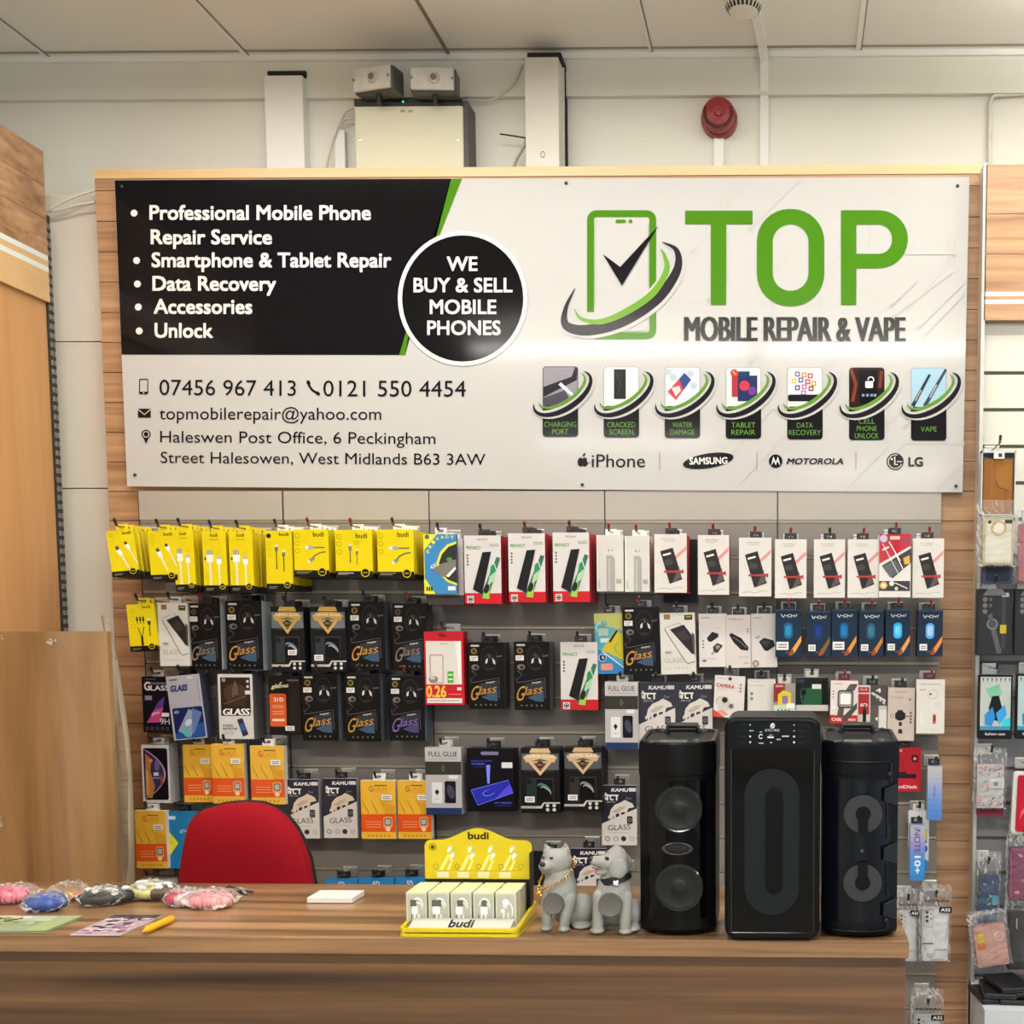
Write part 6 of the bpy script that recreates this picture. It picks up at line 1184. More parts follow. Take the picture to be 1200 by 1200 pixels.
case_item('phone_case_box', 'box', 'black-edged box picturing a blue and black figure', (1146, 791, 1185.5, 866), -0.14, lambda o, w, h, d: prism_print(o, 'carton', w, h, d, '#131416', dz_case3(1), 0.002), 0.02, bag=False)
case_item('phone_case_box', 'box', 'black-edged teal box cut off by the right frame edge', (1190, 790, 1230, 866), -0.14, lambda o, w, h, d: prism_print(o, 'carton', w, h, d, '#131416', dz_case3(0), 0.002), 0.02, bag=False)
def dz_floral(g):
    g.rr(0.01, 0.01, 0.99, 0.99, 0.05, '#c3c0c2'); rnd = random.Random(4)
    for u, v in ((0.25, 0.12), (0.8, 0.1), (0.45, 0.52), (0.15, 0.82), (0.75, 0.9), (0.6, 0.42)):
        for k_ in range(6): g.e(u + rnd.uniform(-0.09, 0.09), v + rnd.uniform(-0.05, 0.05), rnd.uniform(0.035, 0.07), rnd.choice(['#d99a88', '#e0b0a0', '#c87f70', '#e8c4b6']), n=10)
    for k_ in range(26): g.e(rnd.uniform(0.08, 0.92), rnd.uniform(0.05, 0.95), 0.025, rnd.choice(['#6d7f7a', '#8a94a0', '#4f5f66']), 0.05, n=8, rot=rnd.uniform(0, 180))
    g.rr(0.45, 0.3, 1.0, 0.56, 0.05, '#cdc9cb'); g.r(0.48, 0.32, 0.72, 0.38, '#ece8e6'); g.e(0.7, 0.45, 0.09, '#6d7f7a', n=12); g.line([(0.45, 0.56), (1, 0.56)], 0.02, '#8f8b90')
case_item('phone_wallet_case', 'phone case', 'white floral wallet case in a clear bag', (1144, 895, 1176, 947), -0.14, lambda o, w, h, d: prism_print(o, 'wallet_case', w, h, d, '#8f8a92', dz_floral), 0.018, seed=7, bagtop=18)
case_item('phone_wallet_case', 'phone case', 'maroon wallet case peeping below the floral one', (1145, 900, 1176, 957), -0.11, lambda o, w, h, d: prism_print(o, 'wallet_case', w, h, d, '#6a2238', lambda g: g.rr(0.01, 0.01, 0.99, 0.99, 0.05, '#7d2a44')), 0.018, bag=False, hk=False)
def bl_red(o, w, h, d):
    m = MB(); q = 0.012; n = 5
    def rrp(w, h, q, dx=0, dz=0):
        P = []
        for cx_, cz_, a0 in ((w / 2 - q, q, -90), (w / 2 - q, h - q, 0), (-w / 2 + q, h - q, 90), (-w / 2 + q, q, 180)):
            for i in range(n + 1): a = R(a0 + 90 * i / n); P.append((cx_ + q * math.cos(a) + dx, cz_ + q * math.sin(a) + dz))
        return P
    m.prism(rrp(w, h, q), 0, d + 0.008, C('#d2cfcc', 0.35)); m.build('white_tray', o, bevel=0.002)
    prism_print(o, 'case_shell', w * 0.8, h * 0.9, 0.012, '#8f1426', lambda g: (g.rr(0.02, 0.01, 0.98, 0.99, 0.08, '#b3182c'), g.el_arc(0.45, 0.75, 0.3, 0.4, 20, 150, 330, 0.12, '#d05a68', 16), g.e(0.5, 0.35, 0.18, '#8f1020'), g.e(0.4, 0.16, 0.14, '#cf8a94'))).location = (0.002, -0.006, h * 0.05)
case_item('phone_case', 'phone case', 'red phone case in a rounded white tray', (1184, 905, 1226, 978), -0.14, bl_red, bag=False, tilt=2)
def dz_blueflower(g):
    g.rr(0.01, 0.01, 0.99, 0.99, 0.05, '#1d3560'); rnd = random.Random(9)
    for k_ in range(9): g.e(rnd.uniform(0.15, 0.85), rnd.uniform(0.1, 0.95), rnd.uniform(0.08, 0.2), rnd.choice(['#24507a', '#2a6a8a', '#1a2a55']), n=12)
    for u, v, c_ in ((0.5, 0.5, '#5a9a9a'), (0.62, 0.44, '#8fb8a0'), (0.4, 0.56, '#3f7f94'), (0.55, 0.6, '#9fb89a'), (0.3, 0.2, '#c8a878'), (0.7, 0.15, '#8a7f78'), (0.25, 0.85, '#a8905a')): g.e(u, v, 0.1, c_, 0.05, n=10, rot=rnd.uniform(0, 180))
    g.rr(0.7, 0.42, 1.0, 0.62, 0.04, '#4a90a8')
case_item('phone_wallet_case', 'phone case', 'blue flower wallet case in a clear bag', (1145, 1025, 1168, 1082), -0.15, lambda o, w, h, d: prism_print(o, 'wallet_case', w, h, d, '#1a2440', dz_blueflower), 0.018, tilt=2, seed=11, bagtop=26)
case_item('phone_wallet_case', 'phone case', 'magenta glitter wallet case at the right frame edge', (1182, 993, 1214, 1055), -0.14, lambda o, w, h, d: prism_print(o, 'wallet_case', w, h, d, '#4a1830', lambda g: (g.rr(0.01, 0.01, 0.99, 0.99, 0.05, '#82305a'), g.e(0.4, 0.15, 0.1, '#c8a0a8', 0.05, rot=30), g.e(0.6, 0.6, 0.14, '#b88a7a', 0.04, rot=-30), g.e(0.3, 0.85, 0.1, '#c9a48a', 0.06), g.frame(0.05, 0.03, 0.95, 0.97, 0.05, 0.03, '#a8587a'))), 0.018, seed=12)
case_item('phone_wallet_case', 'phone case', 'rose gold wallet case with a yellow label', (1146, 1083, 1184, 1132), -0.17, lambda o, w, h, d: prism_print(o, 'wallet_case', w, h, d, '#a87870', lambda g: (g.rr(0.01, 0.01, 0.99, 0.99, 0.05, '#c79a8f'), g.ring(0.78, 0.3, 0.15, 0.12, '#e0c4ba', 18), g.r(0.08, 0.18, 0.32, 0.38, '#d9bc2a'), g.r(0.08, 0.38, 0.32, 0.58, '#cf7a2a'), g.line([(0.55, 0.02), (0.62, 0.98)], 0.012, '#b0857a'))), 0.016, tilt=-9, seed=13, hk=False)
case_item('phone_wallet_case', 'phone case', 'black wallet case behind the rose gold one', (1180, 1068, 1215, 1136), -0.12, lambda o, w, h, d: prism_print(o, 'wallet_case', w, h, d, '#131316', lambda g: (g.rr(0.01, 0.01, 0.99, 0.99, 0.05, '#1c1c20'), g.r(0.6, 0.28, 0.95, 0.42, '#b8b6b4'), g.line([(0.3, 0.12), (0.3, 0.3)], 0.04, '#b8b6b4'))), 0.018, seed=14)
# dark cases lying in a heap on the bay's base shelf
for i, (px, yy, rz, hh_) in enumerate(((1152, -0.19, 8, 0), (1180, -0.2, -6, 0), (1160, -0.2, -4, 1), (1190, -0.19, 5, 1), (1172, -0.2, 12, 2))):
    p = U(px, 1172, yy); o = empty('phone_case', 'black phone case lying in the pile on the pale base shelf', 'phone case', (p.x + 0.02, yy, sh.z + hh_ * 0.017), 'black cases piled on the base shelf', (0, 0, R(rz)))
    MB().box(-0.045, 0.045, -0.07, 0.07, 0, 0.0155, C('#141417', 0.3)).build('case_shell', o, bevel=0.004)
# bagged cases hanging at the right end of the slats
def dz_clearcase(g):
    g.rr(0.01, 0.005, 0.99, 0.995, 0.1, '#dcdcde'); g.frame(0.03, 0.015, 0.97, 0.985, 0.1, 0.03, '#c0c0c4'); g.frame(0.06, 0.04, 0.42, 0.36, 0.08, 0.025, '#b3b3b8')
    for v in (0.085, 0.165, 0.245): g.e(0.18, v, 0.06, '#2a2a2e')
    g.e(0.33, 0.11, 0.03, '#4a4a4e'); g.e(0.33, 0.2, 0.03, '#4a4a4e'); g.line([(0.42, 0.45), (0.5, 0.52), (0.6, 0.45)], 0.02, '#b8b8bc'); g.r(0.02, 0.66, 0.42, 0.685, '#55555a'); g.frame(0.1, 0.45, 0.9, 0.86, 0.03, 0.01, '#cbcbcf')
def bl_bagcase(o, w, h, d):
    prism_print(o, 'case_shell', w, h, d, '#c6c6ca', dz_clearcase)
    def lb(nm, f):
        m = MB(); f(G(m, lambda u, v: ((u - 0.5) * w, h * (1.2 - v)), w / h, -0.012, 0.0002)); return m.build(nm, o, fix=False)
    lb('printed_label', lambda g: (g.r(0.62, 0.16, 1.1, 0.27, '#17171a'), g.t('A32', 0.68, 0.185, 1.04, 0.245, '#e6e6e6', 0.03)))['label'] = 'black label with white lettering'
    lb('lettering', lambda g: g.t('NOVAS', 0.05, 0.02, 1.0, 0.075, '#3a3a3c', 0.03)); lb('lettering', lambda g: g.t('case', 0.5, 0.95, 0.9, 0.985, '#6a6a6e', 0.01))
case_item('phone_case', 'phone case', 'clear phone case in a silvery bag right of the right speaker', (1080, 1064, 1111, 1126), -0.16, bl_bagcase, 0.014, seed=21, bagtop=26, group='bagged clear cases', yback=YS)
case_item('phone_case', 'phone case', 'clear phone case in a silvery bag half hidden by right speaker', (1052, 1068, 1074, 1126), -0.13, bl_bagcase, 0.014, seed=22, bagtop=26, group='bagged clear cases', yback=YS)
case_item('phone_case', 'phone case', 'clear phone case in a silvery bag at the bottom edge', (1070, 1190, 1102, 1250), -0.16, bl_bagcase, 0.014, seed=23, bagtop=30, group='bagged clear cases', yback=YS)
# ------------------------------------------------------------------ things on the counter
def on(px, py, dz=0.0): return Uz(px, py, zc + dz)
def ppm(y): return FPX / (y - CAM.y)
# yellow countertop stand with small cable boxes
fy = yf + 0.006
A, B = U(467, 1100, fy), U(607, 1100, fy); W = B.x - A.x
ST = empty('counter_display_stand', 'yellow countertop stand with an arched header, full of cable boxes', 'display stand', ((A.x + B.x) / 2, fy, zc))
YP = C('#d0ba12', 0.25); 
def rrect(x0, x1, y0, y1, q, n=5):
    P = []
    for cx_, cy_, a0 in ((x1 - q, y0 + q, -90), (x1 - q, y1 - q, 0), (x0 + q, y1 - q, 90), (x0 + q, y0 + q, 180)):
        for i in range(n + 1): a = R(a0 + 90 * i / n); P.append((cx_ + q * math.cos(a), cy_ + q * math.sin(a)))
    return P
D_ = 0.165
m = MB(); m.vprism(rrect(-W / 2, W / 2, 0, D_, 0.012), 0, 0.008, YP, C('#d9d6b8', 0.3))
o_, i_ = rrect(-W / 2, W / 2, 0, D_, 0.012), rrect(-W / 2 + 0.006, W / 2 - 0.006, 0.005, D_ - 0.004, 0.008); n = len(o_)
def lip(y): return 0.015 + 0.016 * max(0, y - 0.03) / D_
vs = [(x, y, 0.006) for x, y in o_] + [(x, y, lip(y)) for x, y in o_] + [(x, y, lip(y)) for x, y in i_] + [(x, y, 0.008) for x, y in i_]
m.add(vs, [(k_ * n + i, k_ * n + (i + 1) % n, (k_ + 1) * n + (i + 1) % n, (k_ + 1) * n + i) for k_ in range(3) for i in range(n)], YP)
m.build('tray', ST, smooth=35)
m = MB(); gm = G(m, lambda u, v: ((u - 0.5) * (W - 0.03), 0.038 * (1 - v)), (W - 0.03) / 0.038, 0, 0.0002)
gm.r(0, 0, 1, 1, '#b9b8ac'); gm.t('budi', 0.38, 0.12, 0.62, 0.8, '#1c1a16', 0.03)
m.build('tray_label', ST, (0.0, 0.004, 0.0115), (R(-72), 0, 0), fix=False)['label'] = 'grey strip with black lettering'
yb5 = fy + 0.145
q0, q1 = U(498.5, 1036, yb5), U(624, 1036, yb5); hx0, hx1 = q0.x - ST.location.x, q1.x - ST.location.x; hc = (hx0 + hx1) / 2; hw = hx1 - hx0
ztop_, zsh, zyel = U(561, 970.5, yb5).z - zc, U(510, 984, yb5).z - zc, U(561, 1030, yb5).z - zc
P = [(hx0, zyel), (hx1, zyel), (hx1, zsh - 0.012)] + [(hx1 - 0.012 + 0.012 * math.cos(R(t)), zsh - 0.012 + 0.012 * math.sin(R(t))) for t in (22, 45, 67, 90)]
for i in range(21):
    t = 1 - i / 20; x = (t - 0.5) * 0.72; P.append((hc + x * hw, zsh + (ztop_ - zsh) * (0.5 + 0.5 * math.cos(PI * x / 0.36 * 1.0 if abs(x) < 0.36 else PI))))
P += [(hx0 + 0.012 + 0.012 * math.cos(R(t)), zsh - 0.012 + 0.012 * math.sin(R(t))) for t in (90, 112, 135, 158)] + [(hx0, zsh - 0.012)]
m = MB(); m.prism(P, 0, 0.004, C('#cfb90e', 0.3), C('#141210', 0.4))
g = G(m, lambda u, v: (hx0 + u * hw, ztop_ - v * (ztop_ - zyel)), hw / (ztop_ - zyel), 0, 0.0002, 0.3)
g.t('budi', 0.405, 0.075, 0.6, 0.22, '#2a2410', 0.03); g.e(0.075, 0.375, 0.035, '#4a4210'); g.e(0.075, 0.375, 0.028, YEL); g.e(0.075, 0.375, 0.02, '#4a4210'); g.r(0.09, 0.83, 0.91, 0.836, '#8a7c0a')
for k_, u in enumerate((0.22, 0.41, 0.6, 0.8)):
    plug(g, u + 0.02, 0.38, 0.02, '#f2efe2', '#c9c4a8', 28, 0.5); plug(g, u + 0.045, 0.5, 0.022, '#f4f1e6', '#bdb894', 28, 1.0)
    g.p([(u - 0.01, 0.52), (u + 0.02, 0.52), (u - 0.05, 0.83), (u - 0.09, 0.83)], '#e9dc78'); g.p([(u + 0.03, 0.62), (u + 0.05, 0.62), (u + 0.01, 0.83), (u - 0.02, 0.83)], '#e9dc78'); g.r(u - 0.11, 0.86, u, 0.98, '#ded6a8')
for u in (0.1, 0.3, 0.5, 0.71, 0.89): g.ring(u, 0.755, 0.025, 0.02, '#8a7c0a', 12)
m.build('header_card', ST, (0, 0.145, 0), fix=False)
MB().box(hx0 + 0.001, hx1 - 0.001, 0.0, 0.004, 0.006, zyel, C('#1b1714', 0.4)).build('back_card', ST, (0, 0.1452, 0))['label'] = 'black lower card'
MB().box(hx1 - 0.001, hx1 + 0.0012, -0.02, 0.004, 0.006, zsh - 0.02, C('#141210', 0.4)).build('side_strut', ST, (0, 0.1455, 0))
# the small boxes: five columns, six deep
ybx = 0.048; Yb = fy + ybx
xa, xb = U(475, 1060, Yb).x, U(606, 1060, Yb).x; cw = (xb - xa) / 5; hb = U(540, 1047, Yb).z - U(540, 1085.5, Yb).z
BODY = C('#c9c9b4', 0.3, 0, 0.5); CN = ['first', 'second', 'third', 'fourth', 'fifth']; LK = ['grey round plug', 'grey flat plug', 'grey double plug', 'grey arched plug', 'white earphones']
def small_box(k, printed):
    w = cw * 0.92; m = MB().box(-w / 2, w / 2, 0, 0.0132, 0, hb, BODY)
    m.box(-w / 2 + 0.001, w / 2 - 0.001, 0.001, 0.0122, hb, hb + 0.0006, C('#e0dfa8', 0.4))
    if printed:
        g = G(m, lambda u, v: ((u - 0.5) * w, hb * (1 - v)), w / hb, 0, 0.00015, 0.25)
        g.rr(0.06, 0.05, 0.94, 0.99, 0.1, '#b3b4a4'); c_ = '#5f615b'
        if k < 4:
            g.el_arc(0.55, 0.55, 0.3, 0.6, 0, 200, 345, 0.09, '#f4f4ee', 16); g.el_arc(0.58, 0.6, 0.22, 0.48, 0, 200, 345, 0.06, '#efefe8', 16)
            g.rr([0.2, 0.16, 0.3, 0.4][k], 0.22, [0.5, 0.62, 0.6, 0.66][k], 0.44, 0.06, c_); g.rr([0.28, 0.2, 0.24, 0.36][k], 0.42, [0.56, 0.56, 0.58, 0.7][k], 0.66, 0.05, '#f3f3ee'); g.line([(0.4, 0.66), (0.42, 1.0)], 0.08, '#f3f3ee'); g.line([(0.6, 0.66), (0.62, 1.0)], 0.08, '#f3f3ee')
            if k == 2: g.rr(0.1, 0.24, 0.24, 0.48, 0.04, '#a9aba0')
            g.line([(0.26, 0.66), (0.25, 1.0)], 0.05, '#6d6f68')
        else:
            g.e(0.5, 0.28, 0.16, '#f2f2f0'); g.e(0.46, 0.4, 0.12, '#d9d9d8'); g.el_arc(0.62, 0.55, 0.2, 0.4, 0, 220, 420, 0.06, '#f4f4f2', 14); g.e(0.34, 0.55, 0.1, '#efeff0'); g.line([(0.4, 0.6), (0.36, 0.98)], 0.07, '#f0f0f0'); g.line([(0.6, 0.6), (0.62, 0.98)], 0.07, '#f0f0f0'); g.ring(0.25, 0.8, 0.12, 0.07, '#b9b9b6', 12); g.ring(0.5, 0.88, 0.1, 0.06, '#8f8f8c', 12)
    return m
for k_ in range(5):
    X = (xa + cw * (k_ + 0.5)); rear = None
    for r_ in range(6):
        loc = Vector((X + (random.uniform(-0.0006, 0.0006) if r_ else 0), Yb + r_ * 0.0142, zc + 0.0082))
        if r_ == 0:
            o = small_box(k_, True).build('cable_box', None, loc, fix=False); tag(o, 'front pale cable box picturing %s, %s column of the yellow stand' % (LK[k_], CN[k_]), 'box', 'small cable boxes in the yellow stand')
        else:
            if rear is None: rear = small_box(k_, False).build('cable_box', None, loc); tag(rear, 'pale cable box behind the front box, %s column of the yellow stand' % CN[k_], 'box', 'small cable boxes in the yellow stand')
            else:
                c = rear.copy(); COL.objects.link(c); c.location = loc
# ---- dog figurines
FUR = noisy('grey_matt_resin', '#868682', '#93938f', 90, 0.55, (1, 1, 0.4), bump=0.25)
GRL = noisy('grey_speaker_cloth', '#504f4c', '#62605c', 900, 0.6, bump=0.2)
def dog(name, label, px, py, ox, oy, blobs, caps_):
    p = on(px, py); s_ = 1.0 / (7.5 * ppm(p.y))
    root = empty(name, label, 'figurine', (p.x, p.y + 0.02, zc), 'grey dog figurines')
    def V(x, y, d): return ((x - ox) * s_, d * s_, (oy - y) * s_)
    m = MB()
    for (x, y, d), (a, b, c), *rot in blobs: m.ell(V(x, y, d), (a * s_, b * s_, c * s_), FUR, 20, 14, tuple(R(t) for t in rot[0]) if rot else None)
    for pts in caps_:
        P = [V(*q[:3]) for q in pts]; rr_ = [q[3] * s_ for q in pts]
        m.tube(P, rr_, FUR, 14)
        for q, r_ in ((P[0], rr_[0]), (P[-1], rr_[-1])): m.ell(q, (r_, r_, r_), FUR, 12, 8)
    o = m.build('body', root, smooth=180, fix=False)
    rm = o.modifiers.new('remesh', 'REMESH'); rm.mode = 'VOXEL'; rm.voxel_size = 9 * s_; rm.use_smooth_shade = True
    sm = o.modifiers.new('smooth', 'SMOOTH'); sm.factor = 0.5; sm.iterations = 5
    return root, V, s_
def bead(root, V, s_, nm, x, y, d, r, mat, lb=None, rot=None):
    o = MB().ell(V(x, y, d), tuple(q * s_ for q in r), mat, 14, 10, rot).build(nm, root, smooth=60)
    if lb: o['label'] = lb
    return o
DK_ = C('#121212', 0.25)
d1, V, s_ = dog('dog_figurine', 'grey prick-eared dog figurine wearing a gold chain', 655, 1092.5, 340, 1000,
    [((308, 378, 0), (146, 132, 122)), ((232, 398, -105), (66, 78, 52)), ((238, 432, -80), (62, 62, 46)), ((330, 500, 10), (132, 118, 120)), ((335, 640, 0), (158, 132, 210)), ((300, 740, -40), (115, 90, 110)), ((510, 850, 150), (112, 150, 150)), ((400, 880, 130), (150, 130, 120)), ((220, 976, -45), (56, 72, 30)), ((376, 980, -55), (56, 72, 30)), ((520, 975, 60), (90, 110, 30))],
    [[(232, 285, -10, 46), (218, 245, -10, 26), (203, 214, -8, 7)], [(382, 290, 10, 52), (388, 250, 15, 30), (385, 212, 18, 8)], [(240, 700, -60, 62), (228, 860, -70, 50), (222, 950, -60, 44)], [(425, 690, -40, 72), (400, 850, -65, 55), (380, 950, -60, 46)], [(560, 900, 220, 40), (600, 860, 250, 30)]])
for x, d in ((204, -90), (285, -122)): bead(d1, V, s_, 'eye', x, 322, d, (16, 10, 12), DK_)
bead(d1, V, s_, 'nose', 214, 366, -182, (29, 18, 23), C('#1a1817', 0.3))
MB().tube([V(200, 412, -172), V(222, 418, -176), V(250, 410, -166), V(268, 398, -150)], 3.2 * s_, C('#45433f', 0.6), 6).build('mouth', d1, smooth=60)
for x, y, c0 in ((207, 240, -16), (385, 244, 2)): bead(d1, V, s_, 'inner_ear', x, y, c0 - 12, (12, 8, 26), C('#7d7d79', 0.7))
MB().lathe([(97 * s_, 40 * s_), (97 * s_, 138 * s_), (93 * s_, 146 * s_), (88 * s_, 143 * s_), (0, 143 * s_)], V(298, 732, 0), GRL, 'Y', 36).build('speaker_grille', d1, smooth=35)['label'] = 'round grey cloth speaker grille'
GOLD = C('#d9a94e', 0.2, 1.0)
cp_ = [(192, 492, -20), (166, 545, -70), (172, 600, -135), (215, 592, -160), (270, 572, -168), (330, 548, -160), (390, 515, -142), (440, 470, -110), (478, 405, -60), (470, 360, 20)]
m = MB(); Q = []
for i in range(len(cp_) - 1):
    for t in (0, 0.5): Q.append(Vector(V(*[cp_[i][j] + (cp_[i + 1][j] - cp_[i][j]) * t for j in range(3)])))
Q.append(Vector(V(*cp_[-1])))
def link(m, p, dr, k):
    a = dr.normalized(); up = Vector((0, -1, 0)) if abs(a.y) < 0.8 else Vector((0, 0, 1)); b = a.cross(up).normalized(); c = a.cross(b).normalized()
    if k % 2: b, c = (b + c).normalized(), (c - b).normalized()
    pts = [p + a * (15 * s_ * math.cos(t)) + b * (11 * s_ * math.sin(t)) for t in [2 * PI * i / 12 for i in range(13)]]
    m.tube(pts, 4.6 * s_, GOLD, 6, False)
for i, p in enumerate(Q): link(m, p, Q[min(i + 1, len(Q) - 1)] - Q[max(i - 1, 0)], i)
m.build('chain', d1, smooth=60)['label'] = 'chunky gold chain'
m = MB(); m.ell(V(178, 632, -160), (24 * s_, 12 * s_, 20 * s_), GOLD, 10, 8); m.ell(V(196, 650, -168), (16 * s_, 10 * s_, 14 * s_), GOLD, 8, 6); m.build('pendant', d1, smooth=50)['label'] = 'gold pendant'
d2, V, s_ = dog('dog_figurine', 'grey floppy-eared dog figurine with tongue out and black collar', 716, 1096, 770, 1035,
    [((808, 372, 0), (112, 108, 118)), ((700, 400, -70), (70, 60, 58)), ((800, 500, 0), (122, 112, 100)), ((790, 650, 0), (160, 132, 215)), ((772, 760, -45), (120, 90, 110)), ((945, 890, 140), (95, 135, 130)), ((690, 900, 150), (95, 130, 120)), ((800, 900, 120), (140, 120, 110)), ((640, 1006, -45), (68, 80, 32)), ((893, 1010, -45), (64, 80, 32)), ((960, 1000, 40), (60, 100, 32))],
    [[(760, 385, -50, 78), (690, 372, -85, 62), (632, 360, -105, 48)], [(740, 450, -55, 48), (690, 462, -85, 34), (650, 462, -100, 24)], [(665, 690, -50, 66), (652, 860, -65, 54), (645, 975, -60, 52)], [(895, 690, -40, 66), (895, 860, -60, 56), (893, 975, -60, 52)], [(960, 860, 200, 42), (1010, 800, 220, 28)], [(810, 300, 30, 60), (840, 330, 40, 60)]])
m = MB(); m.ell(V(842, 425, -124), (82 * s_, 30 * s_, 98 * s_), FUR, 18, 12, (0, R(24), 0)); m.build('ear', d2, smooth=60)
m = MB(); m.ell(V(842, 425, 124), (84 * s_, 28 * s_, 98 * s_), FUR, 18, 12, (0, R(24), 0)); m.build('ear', d2, smooth=60)
bead(d2, V, s_, 'eye', 742, 337, -118, (20, 12, 20), DK_)
bead(d2, V, s_, 'nose', 604, 343, -118, (26, 28, 28), C('#1a1817', 0.3))
bead(d2, V, s_, 'tongue', 620, 436, -112, (46, 26, 13), C('#d48a8c', 0.4), 'pink tongue', (0, R(-22), 0))
MB().tube([V(610, 412, -128), V(660, 424, -140), (V(700, 420, -140))], 5 * s_, C('#5a4a48', 0.6), 6).build('mouth', d2, smooth=60)
MB().lathe([(140 * s_, -30 * s_), (146 * s_, -26 * s_), (146 * s_, 26 * s_), (140 * s_, 30 * s_)], (0, 0, 0), C('#131316', 0.45), 'Z', 40, 0.98).build('collar', d2, V(803, 533, 0), (0, R(-13), 0), smooth=35)['label'] = 'black collar'
m = MB(); 
for x, y in ((812, 540), (838, 536), (815, 556), (834, 560)): m.ell(V(x, y, -150), (13 * s_, 6 * s_, 12 * s_), C('#e8e6e4', 0.4), 10, 6)
m.ell(V(825, 548, -150), (18 * s_, 6 * s_, 9 * s_), C('#e8e6e4', 0.4), 10, 6); m.build('collar_tag', d2, smooth=60)['label'] = 'small white bone-shaped tag'
MB().lathe([(108 * s_, 40 * s_), (108 * s_, 140 * s_), (104 * s_, 148 * s_), (99 * s_, 145 * s_), (0, 145 * s_)], V(770, 750, 0), GRL, 'Y', 36).build('speaker_grille', d2, smooth=35)['label'] = 'round grey cloth speaker grille'

# ---- speakers
GLOSS = C('#040405', 0.05, 0, 0.2); SATIN = C('#070708', 0.35, 0, 0.16); DKB = C('#05070c', 0.38, 0, 0.18); RIM = C('#101113', 0.22, 0, 0.35)
def plan(w, d, b, n=18, q=0.022):
    P = [(-w / 2 + w * i / n, -d / 2 + b * (2 * i / n - 1) ** 2) for i in range(n + 1)]
    for cx_, cy_, a0 in ((w / 2 - q, d / 2 - q, 0), (-w / 2 + q, d / 2 - q, 90)):
        for i in range(6): a = R(a0 + 90 * i / 5); P.append((cx_ + q * math.cos(a), cy_ + q * math.sin(a)))
    return P
def loft(m, P, levels, mat, top=None):               # stacked outlines: (z, scale, extra height at the back)
    n = len(P); d0 = min(p[1] for p in P); d1_ = max(p[1] for p in P); vs = []
    for z, s_, e in levels: vs += [(x * s_, y * s_, z + e * (y - d0) / (d1_ - d0)) for x, y in P]
    m.add(vs, [(k * n + i, k * n + (i + 1) % n, (k + 1) * n + (i + 1) % n, (k + 1) * n + i) for k in range(len(levels) - 1) for i in range(n)], mat)
    m.add(vs[:n], [list(range(n))[::-1]], mat); m.add(vs[-n:], [list(range(n))], top or mat)
def arc_panel(m, w, d, b, x0, x1, z0, z1, e, mat, n=14, th=0.002):
    vs = []
    for i in range(n + 1):
        x = x0 + (x1 - x0) * i / n; y = -d / 2 + b * (2 * x / w) ** 2
        vs += [(x, y - e, z0), (x, y - e, z1)]
    m.add(vs, [(2 * i, 2 * i + 2, 2 * i + 3, 2 * i + 1) for i in range(n)], mat)
